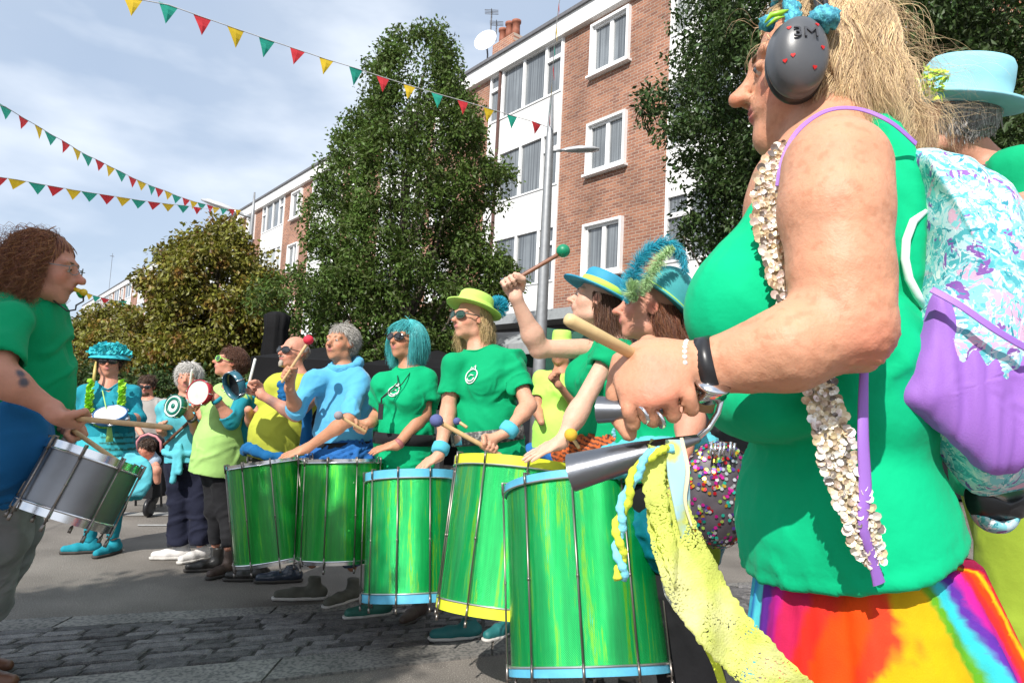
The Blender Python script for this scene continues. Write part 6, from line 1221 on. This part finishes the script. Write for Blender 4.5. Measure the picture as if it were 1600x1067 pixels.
def fskin(v):
    b = na(FS); n1 = noise3(v * 28, 1); n2 = noise3(v * 150, 2); c = b[None] * (1 + .05 * n1[:, None]); red = np.clip(n1 * .5 + .4, 0, 1)[:, None]; c = c * (1 - red * .3) + na((.58, .22, .12))[None] * red * .3
    n4 = noise3(v * 75, 12); fr = np.clip((n2 - .34) * 6, 0, 1)[:, None] * .4 + np.clip((n4 - .3) * 5, 0, 1)[:, None] * .08; return c * (1 - fr) + na((.42, .17, .09))[None] * fr
pt = head_paint(H, (.48, .13, .12), FS) + [(P(1350, 535, .74), .05, (.6, .2, .13), .1), (P(1022, 600, .74), .06, (.62, .2, .13), .1), (H.w(-.2, .2, -.18), .05, (.62, .2, .14), .1), (H.w(.2, .2, -.18), .05, (.6, .2, .13), .1)]
sdfmesh(S, skin('skin'), 'body', root, paint=pt, base=fskin, disp=wrinkle); eyes(H, root, (.08, .1, .12))
# vest: two lobes, belted at the waist
S = Sdf(.0065)
S.ell(P(1290, 400, 1.04), (.095, .15, .19), None, .04); 
for yy in (.94, 1.1): S.ell(P(1176, 492, yy), (.098, .085, .088), None, .05); S.cone(P(1245, 300, yy + .0), P(1180, 450, yy), .045, .07, k=.05)
S.ell(P(1295, 560, 1.02), (.13, .165, .1), None, .04); S.ell(P(1190, 640, .97), (.075, .13, .05), None, .02); S.ell(P(1315, 640, 1.02), (.125, .16, .12), None, .03)
S.ell(P(1306, 790, 1.03), (.140, .175, .16), None, .02); S.ell(P(1325, 850, 1.03), (.140, .18, .13), None, .03); S.cone(P(1322, 830, 1.03), P(1332, 960, 1.03), .142, .148, k=.03)
S.ell(P(1358, 380, 1.03), (.045, .13, .2), None, .02)
S.cone(P(1215, 225, .80), P(1172, 372, .86), .075, .014, k=.015, sub=True); S.ell(P(1240, 200, 1.0), (.09, .12, .06), None, .02, sub=True)
S.ell(sh, (.07, .07, .085), None, .012, sub=True); S.cone(sh, P(1300, 380, .80), .066, .05, k=.012, sub=True)
a_, b_ = P(1160, 945, .95), P(1530, 832, .95); hn = (b_ - a_).cross(Vector((0, 1, .05))); hn = hn if hn.z < 0 else -hn; S.clip(a_, hn)
def vfold(v, q):
    v = folds(v, q, .0036, (9, 9, 5), 12); v = folds(v, q, .0018, (20, 20, 5), 17); n = vnormals(v, q); d = np.abs((v[:, 2] - a_.z) + (v[:, 0] - a_.x) * hn.x / hn.z - .022); g = np.clip(1 - d / .0035, 0, 1) * .0016
    return v - n * g[:, None]
sdfmesh(S, C_top, 'vest', root, disp=vfold)
S = Sdf(.006); S.ell(P(1215, 400, .935), (.045, .06, .05), None, .02); sdfmesh(S, mat('patterned_bikini', (.03, .2, .25), rough=.7, col2=(.12, .05, .25), c2s=60, c2t=(.48, .56)), 'undertop', root, fold=(.003, (30, 30, 30), 2))
# white curved print on the back of the vest
m = MB(); m.tube([P(*a) for a in ((1446, 330, .905), (1427, 346, .90), (1416, 375, .895), (1414, 405, .893), (1420, 435, .895), (1434, 462, .90), (1444, 480, .905))], [.0035, .0055, .0055, .0055, .0055, .0055, .0035], 10); m.obj('white_print', mat('white_print', (.75, .8, .78)), root, True)
# skirt
PAL = np.array([(.05, .42, .52), (.03, .2, .55), (.08, .55, .6), (.10, .02, .25), (.12, .02, .28), (.45, .01, .24), (.48, .01, .07), (.60, .02, .01), (.66, .05, .0), (.75, .06, .0), (.72, .04, .01), (.62, .34, .0), (.62, .34, .0), (.09, .3, .01), (.03, .45, .5), (.09, .02, .28), (.5, .01, .25), (.6, .02, .02), (.72, .05, .0), (.75, .45, .0), (.6, .01, .02), (.3, .0, .05)])
sc_ = P(1352, 900, 1.02)
def rainbow(v):
    zc = (sc_.z - v[:, 2]); xc = sc_.x + zc * .12; an = np.arctan2(-(v[:, 1] - sc_.y), -(v[:, 0] - xc)); u = (an + .35) / (math.pi + .35)
    u = u + noise3(v * na((6, 6, 6)), 3) * .17 + noise3(v * na((30, 30, 12)), 7) * .02 + noise3(v * 90, 5) * .008 - zc * .25 * np.sin(u * 9) + zc * .9 * noise3(np.stack([u * 5, zc * 2, u * 0], 1), 31); u = np.where(u < 0, -u, u); u = u * 1.22 + .05 * np.sin(zc * 14 + u * 6) * (u > .3); k = np.clip(u * (len(PAL) - 1), 0, len(PAL) - 1.001); i = k.astype(int); f_ = np.clip((k - i - .35) / .3, 0, 1)[:, None]
    return PAL[i] * (1 - f_) + PAL[i + 1] * f_
S = Sdf(.0075); S.cone(P(1348, 880, 1.03), sc_ + Vector((.14, 0, -.75)), .150, .34, k=.03); S.clip(sc_ + Vector((0, 0, -.78)), (0, 0, -1)); S.clip(P(1340, 860, 1.02), (0, 0, 1))
def sfold(v, q):
    n = vnormals(v, q); an = np.arctan2(v[:, 1] - sc_.y, v[:, 0] - sc_.x - (sc_.z - v[:, 2]) * .16); z = np.clip((sc_.z - v[:, 2]) * 3 + .35, .2, 1.6)
    a = noise3(np.stack([np.cos(an) * 4.5, np.sin(an) * 4.5, v[:, 2] * 1.2], 1), 4); b = noise3(np.stack([np.cos(an) * 11, np.sin(an) * 11, v[:, 2] * 2], 1), 5); return v + n * ((a * .022 + b * .008) * z)[:, None]
sdfmesh(S, mat('rainbow_cotton', attr=True, rough=.75, var=.1, vs=30, bump=.4, bs=500, bd=.001, spec=.25, crease=.25, crs=12), 'skirt', root, base=rainbow, disp=sfold)
for x_ in (P(1330, 850, .93).x + .05, P(1400, 850, 1.1).x + .05): shoe(root, Vector((x_, .93 if x_ < .5 else 1.1, .08)), 80, M_leather)
# hair: roots on the scalp, blown back to the right
hm = hairmat('blonde_wavy', (.68, .50, .29), .42, .4); rg = np.random.default_rng(5)
def bl(n, L, nseg, r, seed, line, up, grav, flow, wave, curl, cf, name, out=1.03, filt=(.12, .25), push=1.03, clen=.45):
    ro, no, q = scalp(H, n, seed, line, out); rg = np.random.default_rng(seed); bk = -H.R[:, 1]; tg = bk[None] - no * (no @ bk)[:, None]; d0 = no * up + tg * .8 + rg.normal(size=no.shape) * .16; fl = na(flow)[None] + .5 * np.stack([noise3(ro * 14 + 9 * k, seed + k) for k in range(3)], 1)
    A = strands(ro, d0, L * rg.uniform(1 - clen, 1 + clen * .5, len(ro)), nseg, r, H, grav, fl, curl, cf, seed, push, wave=wave)
    uu = np.linspace(0, 1, A.shape[1])[None, :]; pz = noise3(A[:, 0] * 22, seed + 60) * 5; sd = np.cross(A[:, -1] - A[:, 0], na((0, 1, .3))); sd /= np.linalg.norm(sd, axis=1)[:, None] + 1e-9
    A = clumped(A, 30, .6, seed); A = A + (np.sin(uu * L / .052 * 2 * math.pi * .5 + pz[:, None]) * uu ** .7 * .011)[:, :, None] * sd[:, None] + (np.cos(uu * L / .06 * 2 * math.pi * .5 + pz[:, None] * 1.3) * uu * .007)[:, :, None] * na((0, 1, 0))
    Q = (A - H.c) @ H.R / H.h; A = A[~((Q[:, :, 1] > filt[0]) & (Q[:, :, 2] < filt[1])).any(1)] if filt else A
    obj(name, strand_mesh(A, r, r * .12, seed=seed), hm, root)
bl(14000, .19, 20, .00055, 11, lambda x, y, z: ((z > .1) & (y < .25)) | ((y < .1) & (z > -.25)), .2, 1.6, (.22, -.14, .0), .16, .006, 4, 'hair', filt=(.16, .3))
bl(15000, .22, 22, .00055, 12, lambda x, y, z: (y < -.02) & (z > -.35) & (z < .42), .3, 1.9, (.08, -.14, -.05), .2, .008, 4, 'hair_back', push=1.05)
bl(2600, .16, 14, .0005, 13, lambda x, y, z: (z > .3) & (y > -.1) & (y < .33), .3, .6, (.6, 0, .05), .25, .006, 5, 'hair_front', filt=(.22, .3))
bl(220, .22, 20, .0004, 14, lambda x, y, z: (z > -.2) & (y < .1), .5, 1.1, (.5, 0, .0), .4, .012, 5, 'loose_hair', push=1.1)
bl(260, .10, 10, .0006, 15, lambda x, y, z: (z > .1) & (z < .3) & (y > .1) & (y < .3) & (x > 0), .35, .9, (-.1, 0, -.2), .3, .006, 5, 'temple_wisps', filt=None)
# ear defenders
em = P(1250, 86, .975); t = thing('ear_defenders', 'grey ear defenders with red hearts and raised lettering on the blonde woman', 'ear defenders', em)
S = Sdf(.0028); S.ell(em, (.042, .028, .0585), None, .004); S.ell(em + Vector((0, .014, 0)), (.0455, .022, .062), None, .006); sdfmesh(S, mat('grey_shell', (.085, .09, .1), rough=.35, var=.06, bump=.15, bs=400, bd=.0004), 'ear_cup', t)
S = Sdf(.004); S.ell(em + Vector((.006, .034, 0)), (.046, .022, .062), None, .004); sdfmesh(S, M_black, 'cushion', t); S = Sdf(.004); ef = na(H.w(-.42, .0, .05)); S.ell(ef, (.037, .026, .052), None, .004); sdfmesh(S, MATS['grey_shell'], 'ear_cup', t)
m = MB()
band = [em + Vector((.012, .012, .045))] + [Vector(H.w(math.cos(a) * .44, .02, .12 + math.sin(a) * .46)) for a in np.linspace(.15, math.pi - .15, 14)] + [Vector(ef)]; m.tube(band, .0055, 8); m.tube([p + Vector((.012, 0, .0)) for p in band], .0055, 8); m.obj('headband', M_black, t, True)
def text(s, c, size, mat_, root, name, n=(0, -1, 0), ext=.0012, squash=1):
    cu = bpy.data.curves.new(name, 'FONT'); cu.body = s; cu.size = size; cu.extrude = ext; cu.align_x = 'CENTER'; cu.align_y = 'CENTER'; cu.offset = 0
    to = bpy.data.objects.new('tmp', cu); COL.objects.link(to); dg = bpy.context.evaluated_depsgraph_get(); me = bpy.data.meshes.new_from_object(to.evaluated_get(dg)); bpy.data.objects.remove(to)
    z = Vector(n).normalized(); x = Vector((0, 0, 1)).cross(z).normalized(); y = z.cross(x); R = Matrix((x, y, z)).transposed()
    for v in me.vertices: v.co = Vector(c) + R @ Vector((v.co.x * squash, v.co.y, v.co.z))
    return obj(name, me, mat_, root)
text('3M', em + Vector((-.003, -.0275, .02)), .025, mat('raised_letter', (.05, .052, .06), rough=.4, var=0), t, 'lettering', n=(-.05, -1, .25), squash=1.2)
M_heart = mat('red_heart', (.55, .01, .01), rough=.4, var=0)
def heart(c, s, n):
    m = MB(); z = Vector(n).normalized(); x = Vector((0, 0, 1)).cross(z).normalized(); y = z.cross(x); v = []
    for i in range(20): w = 2 * math.pi * i / 20; v.append(Vector(c) + x * (s * math.sin(w) ** 3) + y * (s * (.81 * math.cos(w) - .31 * math.cos(2 * w) - .12 * math.cos(3 * w) - .06 * math.cos(4 * w))))
    v2 = [p + z * .0012 for p in v]; m.add(v + v2, [tuple(range(20, 40))] + [(i, (i + 1) % 20, 20 + (i + 1) % 20, 20 + i) for i in range(20)]); m.obj('heart_sticker', M_heart, t)
def cupn(dx, dz): y = math.sqrt(max(0, 1 - (dx / .042) ** 2 - (dz / .0585) ** 2)); return em + Vector((dx, -.028 * y, dz)), (dx / .042 ** 2, -y / .028, dz / .0585 ** 2)
for dx, dz in ((-.024, .03), (.017, .037), (.023, .0), (-.02, -.014), (-.029, -.02), (.012, -.03)): c_, n_ = cupn(dx, dz); heart(c_, .0034, n_)
# turquoise net hair scarf with lime ribbon
S = Sdf(.005)
for a0 in np.linspace(-.2, math.pi + .2, 16): p = H.w(math.cos(a0) * .40, .16, .13 + math.sin(a0) * .42); q = H.w(math.cos(a0 + .22) * .40, .16, .13 + math.sin(a0 + .22) * .42); S.cone(p, q, .011, .013, k=.01)
S.ell(P(1288, 28, .98), (.024, .015, .018), None, .01); S.ell(P(1200, 34, 1.0), (.014, .012, .010), None, .01)
sc = sdfmesh(S, mat('turquoise_net', (.04, .25, .36), rough=.7, col2=(.1, .5, .6), c2s=150, c2t=(.48, .55), bump=.8, bs=300), 'hair_scarf', root, fold=(.006, (50, 50, 50), 4)); m = MB(); m.tube([P(1195, 36, .98), P(1205, 24, .975), P(1222, 20, .97), P(1232, 16, .97)], [.0012, .004, .004, .001], 6); m.tube([P(1198, 42, .98), P(1212, 30, .97), P(1226, 26, .97)], [.0012, .003, .001], 6); m.obj('lime_ribbon', mat('lime_satin', (.3, .6, .03), rough=.4), sc, True)
# jewellery
m = MB(); ax_ = (na(wr) - na(P(1160, 562, .785))); ax_ = unit(ax_); a1 = unit(np.cross(ax_, Z)); b1 = np.cross(ax_, a1); c0 = na(P(1078, 580, .80))
for i in range(30): w = 2 * math.pi * i / 30; m.ball(c0 + (a1 * math.cos(w) + b1 * math.sin(w)) * .0345 + ax_ * .004 * math.sin(w), .0034, 8)
tag(m.obj('bead_bracelet', mat('white_beads', (.7, .7, .68), rough=.3), None, True), 'white bead bracelet on the near wrist of the blonde woman', 'bracelet')
c1 = na(P(1108, 573, .80)); t = thing('wristwatch', 'black strap watch on the near wrist of the blonde woman', 'watch', tuple(c1)); m = MB(); m.lathe([(.034, -.009), (.0365, -.009), (.0365, .009), (.034, .009)], c1, ax_, 32); m.obj('strap', M_black, t, True)
m = MB(); m.lathe([(.016, 0), (.016, .006), (.001, .007)], c1 + na((.0, -.012, -.032)), (.1, -.5, -.9), 24); m.obj('watch_case', M_chrome, t, True)
for k_, px_ in enumerate(((1005, 648), (1030, 655))): m = MB(); m.lathe([(.0098, -.002), (.0108, -.002), (.0112, 0), (.0108, .002), (.0098, .002)], P(*px_, .765), (1, .2, .5), 20); tag(m.obj('finger_ring', M_chrome, None, True), ['silver ring on the lower left finger of the blonde woman', 'wide silver ring beside the first one on her next finger'][k_], 'ring')
# sequin scarf
M_seqb = mat('gold_lace', (.62, .52, .34), rough=.7, var=.2, vs=60, bump=.6, bs=200); t = thing('sequin_scarf', 'long gold sequin scarf hanging down the front of the green vest', 'scarf', tuple(P(1220, 300, .9)))
pa = [(1228, 232, .93, 24), (1203, 275, .885, 36), (1197, 325, .86, 40), (1208, 380, .845, 44), (1226, 430, .83, 46), (1243, 480, .83, 46), (1262, 540, .85, 48), (1277, 600, .825, 54), (1292, 660, .806, 54), (1308, 720, .806, 52), (1326, 780, .81, 48), (1345, 830, .82, 44), (1362, 875, .83, 24)]
o, gr = ribbon('lace_strip', pa, M_seqb, t, sub=7, wave=.008, cross=9); m = MB(); rg = random.Random(5); sq = [(.8, .68, .46), (.88, .84, .76), (.45, .34, .24), (.78, .62, .42), (.7, .56, .34), (.9, .88, .84), (.2, .17, .15), (.78, .66, .6), (.88, .8, .64)]
for i in range(len(gr)):
    for k in range(9):
        for _ in range(1):
            p = Vector(gr[i][k]) + Vector((rg.uniform(-.003, .003), -.003 - rg.random() * .002, rg.uniform(-.004, .004))); n_ = Vector((rg.uniform(-.5, .5), -1, rg.uniform(-.4, .5))).normalized(); a = n_.orthogonal().normalized(); b = n_.cross(a); r_ = rg.uniform(.003, .0046)
            if k in (0, 8): r_ = .0058
            m.add([p] + [p + (a * math.cos(w) + b * math.sin(w)) * r_ + n_ * .0012 for w in np.linspace(0, 2 * math.pi, 9)[:-1]], [(0, 1 + j, 1 + (j + 1) % 8) for j in range(8)], rg.choice(sq))
m.obj('sequins', mat('gold_sequins', attr=True, metal=.35, rough=.3, var=0), t, False, True)
# backpack
def bagmat():
    m = mat('floral_print', (.16, .55, .6), rough=.6, var=.05, bump=.3, bs=400, bd=.0006, crease=.35, crs=7); nt = m.node_tree; N = nt.nodes; L = nt.links; tc = N.new('ShaderNodeTexCoord'); c = None
    def ns(sc_, lo, hi, off, dist=2.0):
        mp = N.new('ShaderNodeMapping'); mp.inputs['Location'].default_value = (off, off * .7, off * 1.3); L.new(tc.outputs['Object'], mp.inputs[0]); n = N.new('ShaderNodeTexNoise'); n.inputs['Scale'].default_value = sc_; n.inputs['Detail'].default_value = 3; n.inputs['Distortion'].default_value = dist; L.new(mp.outputs[0], n.inputs['Vector']); r = N.new('ShaderNodeMapRange'); r.inputs[1].default_value = lo; r.inputs[2].default_value = hi; L.new(n.outputs[0], r.inputs[0]); return r.outputs[0]
    base = N.new('ShaderNodeRGB'); base.outputs[0].default_value = (.50, .68, .74, 1); c = base.outputs[0]
    for sc_, lo, hi, off, col, ds in ((22, .50, .53, 0, (.08, .42, .48, 1), 3.5), (14, .56, .6, 5, (.70, .42, .58, 1), 1.5), (30, .53, .55, 9, (.22, .60, .66, 1), 4), (16, .61, .63, 13, (.22, .09, .38, 1), 3.5), (34, .6, .63, 17, (.75, .8, .82, 1), 4), (19, .63, .65, 21, (.02, .24, .32, 1), 4)):
        x = N.new('ShaderNodeMix'); x.data_type = 'RGBA'; L.new(ns(sc_, lo, hi, off, ds), x.inputs[0]); L.new(c, x.inputs[6]); x.inputs[7].default_value = col; c = x.outputs[2]
    L.new(c, N['Principled BSDF'].inputs['Base Color']); return m
M_bag = bagmat(); M_purp = mat('purple_mesh', (.30, .13, .52), rough=.65, var=.08, vs=10, bump=.5, bs=700, bd=.001, crease=.4, crs=9); M_purs = mat('purple_strap', (.32, .15, .56), rough=.5, var=.05, bump=.3, bs=900)
t = thing('backpack', 'flowery turquoise drawstring backpack with a purple pocket on the back of the blonde woman', 'backpack', tuple(P(1520, 500, 1.0)))
pillow('bag', [(1428, 238), (1470, 232), (1530, 255), (1600, 330), (1680, 470), (1690, 640), (1640, 740), (1590, 765), (1520, 770), (1455, 690), (1392, 608), (1378, 585), (1410, 545), (1432, 470), (1440, 380), (1436, 300)], .925, .09, M_bag, t, back=.08, rings=14, n=96, amp=.012, fsc=(30, 10, 8))
pillow('mesh_pocket', [(1458, 455), (1500, 478), (1560, 520), (1640, 560), (1660, 640), (1620, 720), (1552, 742), (1500, 705), (1450, 660), (1412, 628), (1420, 580), (1440, 520)], .865, .032, M_purp, t, back=.02, rings=14, n=128, amp=.007, fsc=(75, 10, 5))
ribbon('pocket_hem', [(1456, 452, .83, 11), (1500, 476, .815, 11), (1560, 518, .81, 11), (1645, 566, .822, 11)], M_purs, t, wave=.001); 
pillow('base_band', [(1510, 762), (1560, 772), (1605, 765), (1600, 800), (1585, 812), (1520, 806)], .96, .03, M_black, t, back=.03); pillow('bag_bottom', [(1518, 800), (1560, 812), (1592, 800), (1586, 822), (1565, 834), (1535, 826)], .96, .025, M_bag, t, back=.03)
ribbon('shoulder_strap', [(1214, 290, .86, 5), (1222, 250, .86, 6), (1246, 205, .87, 7), (1290, 174, .90, 7), (1340, 170, .90, 7), (1390, 190, .89, 8), (1432, 225, .9, 9)], M_purs, t, wave=.001, nrm=(-.2, -1, .4))
ribbon('side_strap', [(1345, 545, .90, 46), (1368, 555, .87, 44), (1400, 585, .87, 40)], M_purs, t, wave=.002)
ribbon('hanging_strap', [(1352, 552, .80, 12), (1350, 600, .80, 14), (1349, 680, .797, 18), (1352, 760, .80, 20), (1348, 820, .806, 16), (1362, 870, .82, 14), (1374, 912, .83, 20)], M_purs, t, wave=.003, curlz=.002)
# ---- man in pale blue hat at the right -------------------------------------------------
D = 1.75; H2 = Head(P(1486, 186, D), .235, 152, 4); b = Body(P(1600, 740, D), P(1540, 262, D), 108, sw=.2, cw=.18, cd=.13, bw=.17, bd_=.14, hw=.18)
arms = {1: dict(el=P(1640, 520, D - .25), wr=P(1560, 600, D - .3)), -1: dict(el=P(1560, 520, D + .3), wr=P(1500, 600, D + .2))}
legs = {1: (P(1590, 1000, D - .08) , Vector((P(1600, 1000, D).x, D - .08, .08)), None), -1: (P(1630, 1000, D + .1), Vector((P(1640, 1000, D).x, D + .1, .08)), None)}
t = person('grey haired man in a pale blue hat seen from behind at the right edge', b, H2, arms, legs, 'red', .007, group=GRP)
shirt(b, C_greenD, t, arms=arms, sleeves=.6, inf=.02, hem=-.05, fold=(.01, (7, 7, 5), 5)); trousers(b, cloth('olive_lime', (.24, .33, .03), crease=.5), t, legs, r=(.13, .1, .09), top=.05)
for l in legs.values(): shoe(t, l[1], 100, M_leather)
hair(t, H2, hairmat('steel_grey', (.42, .40, .39), .4), 5200, .05, 7, .0007, lambda x, y, z: ((y < .0) & (z > -.3) & (z < .06)), grav=.7, up=.12, seed=21, push=1.02, wave=.15, face=None)
ht = hat(t, H2, mat('pale_blue_felt', (.25, .55, .64), rough=.85, bump=.3, bs=300, bd=.001, crease=.12, crs=6), brim=.60, crown_h=.52, crown_r=.42, z=.10, tilt=12, brimdrop=.0, curlb=.03, flare=1.02)
m = MB(); rg = random.Random(8)
for i in range(90):
    p = P(1452 + rg.gauss(0, 10), 130 + rg.gauss(0, 9), D - .12 + rg.uniform(-.01, .01)); d = Vector((rg.uniform(-1, 1), rg.uniform(-1, .2), rg.uniform(-1, 1))).normalized(); q = d.orthogonal().normalized(); s = .016; m.add([p, p + (d + q) * s * .6, p + d * s * 1.5, p + (d - q) * s * .6], [(0, 1, 2, 3)])
m.obj('lime_flower', mat('lime_petal', (.42, .6, .03), isl=.25, rough=.6), ht)
ribbon('bag_strap', [(1530, 268, 1.62, 16), (1570, 262, 1.60, 20), (1620, 290, 1.60, 22), (1660, 340, 1.6, 22)], mat('grey_webbing', (.07, .07, .09), rough=.7, var=.2, vs=80), t, wave=.002)
# ---- bells, stick and scarf -------------------------------------------------
M_bell = mat('satin_grey_bell', (.20, .21, .23), rough=.32, metal=.85, var=.1, vs=20, bump=.15, bs=120)
t = thing('agogo_bells', 'pair of grey metal cone bells on a bent rod held in the foreground', 'bells', tuple(P(1000, 680, .78)))
def bell(a, b, r0, r1, fl):
    a, b = Vector(a), Vector(b); L_ = (b - a).length; m = MB(); m.lathe([(r0 * .5, 0), (r0, L_ * .02), (r0 + (r1 - r0) * .62, L_ * .5), (r0 + (r1 - r0) * .85, L_ * .8), (r1, L_), (r1 * .94, L_), (r0 * .8 + (r1 - r0) * .45, L_ * .5), (r0 * .6, L_ * .05)], a, b - a, 40, sx=fl, xdir=(0, 1, .2)); autosmooth(m.obj('bell', M_bell, t, True), 40)
bell(P(1095, 684, .80), P(893, 738, .84), .005, .0225, 1.2); bell(P(1040, 640, .80), P(936, 640, .83), .007, .0165, 1.2)
m = MB(); m.tube([P(*a) for a in ((1088, 686, .80), (1108, 668, .80), (1122, 645, .80), (1128, 620, .80), (1120, 604, .80), (1098, 602, .79), (1060, 622, .79), (1030, 636, .79), (1000, 642, .79))], .0036, 8); m.obj('rod', M_chrome, t, True)
m = MB(); m.lathe([(.001, 0), (.02, .001), (.02, .006), (.001, .007)], P(1112, 606, .775), (.1, -.5, .85), 24); m.obj('clamp_disc', M_chrome, t, True)
m = MB(); a, b_ = Vector(st_a), Vector(st_b); m.tube([a, a.lerp(b_, .96), a.lerp(b_, .99), b_], [.0062, .0078, .0066, .003], 14); tag(m.obj('drumstick', mat('light_wood', (.62, .45, .22), rough=.55, var=.12, vs=50), None, True), 'thick pale wooden drumstick pointing up and left from the hands of the blonde woman', 'drumstick')
def lacemat():
    m = mat('lime_lace', (.66, .72, .16), rough=.8, var=.12, vs=40, bump=.6, bs=420, bd=.002, transl=.35, bump2=.1, b2s=60, col2=(.75, .75, .35), c2s=14); nt = m.node_tree; N = nt.nodes; L = nt.links; b = N['Principled BSDF']; tc = N.new('ShaderNodeTexCoord')
    v = N.new('ShaderNodeTexVoronoi'); v.inputs['Scale'].default_value = 420; L.new(tc.outputs['Object'], v.inputs['Vector']); n = N.new('ShaderNodeTexNoise'); n.inputs['Scale'].default_value = 26; L.new(tc.outputs['Object'], n.inputs['Vector'])
    a = N.new('ShaderNodeMath'); a.operation = 'MULTIPLY'; L.new(v.outputs[0], a.inputs[0]); L.new(n.outputs[0], a.inputs[1]); g = N.new('ShaderNodeMath'); g.operation = 'GREATER_THAN'; g.inputs[1].default_value = .37; L.new(a.outputs[0], g.inputs[0])
    tr = N.new('ShaderNodeBsdfTransparent'); mx = N.new('ShaderNodeMixShader'); out = N['Material Output']; src = out.inputs[0].links[0].from_socket; L.new(g.outputs[0], mx.inputs[0]); L.new(src, mx.inputs[1]); L.new(tr.outputs[0], mx.inputs[2]); L.new(mx.outputs[0], out.inputs[0]); return m
t = thing('lace_scarf', 'yellow green lace scarf tied to the bells and trailing down to the right', 'scarf', tuple(P(1060, 800, .78)))
M_lace = lacemat(); ribbon('lace', [(1036, 690, .80, 34), (1030, 730, .79, 44), (1042, 790, .77, 60), (1058, 850, .76, 80), (1090, 920, .75, 92), (1134, 985, .74, 84), (1186, 1040, .73, 78), (1246, 1100, .73, 78)], M_lace, t, wave=.02, cross=15, sub=14, seed=3, rag=.05)
ribbon('lace_fold', [(1030, 700, .785, 30), (1018, 745, .78, 36), (1032, 820, .77, 30), (1060, 900, .755, 26), (1100, 980, .75, 24)], M_lace, t, wave=.024, cross=9, sub=14, seed=6, rag=.2)
ribbon('pale_blue_band', [(1052, 686, .79, 30), (1058, 740, .775, 34), (1066, 800, .765, 26), (1074, 850, .76, 10)], mat('blue_white_chiffon', (.42, .66, .72), rough=.7, var=.1, transl=.3, col2=(.62, .68, .2), c2s=22, c2t=(.52, .6)), t, wave=.012, cross=9, sub=9, seed=8)
ribbon('cream_trim', [(1066, 684, .78, 5), (1074, 730, .77, 6), (1070, 780, .76, 4), (1078, 820, .755, 2)], mat('cream_trim', (.6, .52, .34)), t, wave=.02, sub=9)
m1, m2 = MB(), MB(); path = [(1048, 700, .775), (1022, 706, .77), (1000, 726, .765), (986, 755, .76), (974, 790, .76), (967, 820, .76), (966, 850, .76), (971, 880, .76), (970, 905, .76)]; pp = [P(*a) for a in path]
def sm(pp, n):
    out = []
    for i in range(n): t_ = i / (n - 1) * (len(pp) - 1); k = min(int(t_), len(pp) - 2); out.append(pp[k].lerp(pp[k + 1], t_ - k))
    return out
ps = sm(pp, 60)
for sg, mm_ in ((0, m1), (math.pi, m2)): mm_.tube([p + Vector((math.cos(i * .33 + sg) * .004, math.sin(i * .33 + sg) * .004, 0)) for i, p in enumerate(ps)], [.0045 + .001 * math.sin(i * 1.7 + sg) for i in range(60)], 8)
m1.obj('blue_twist', mat('pale_blue_yarn', (.2, .6, .75), rough=.9, bump=.8, bs=300), t, True); m2.obj('yellow_twist', mat('yellow_yarn', (.6, .68, .05), rough=.9, bump=.8, bs=300), t, True)
ribbon('torn_edge', [(1045, 880, .765, 20), (1060, 930, .76, 34), (1085, 975, .755, 22), (1096, 1000, .75, 8)], mat('pale_torn_fabric', (.55, .57, .55), rough=.9, bump=1, bs=300), t, wave=.02, cross=9, sub=9, seed=9)
ribbon('yellow_tail', [(1100, 1000, .80, 12), (1120, 1040, .80, 12), (1135, 1090, .80, 12)], mat('yellow_yarn', (.6, .68, .05)), t, wave=.006)
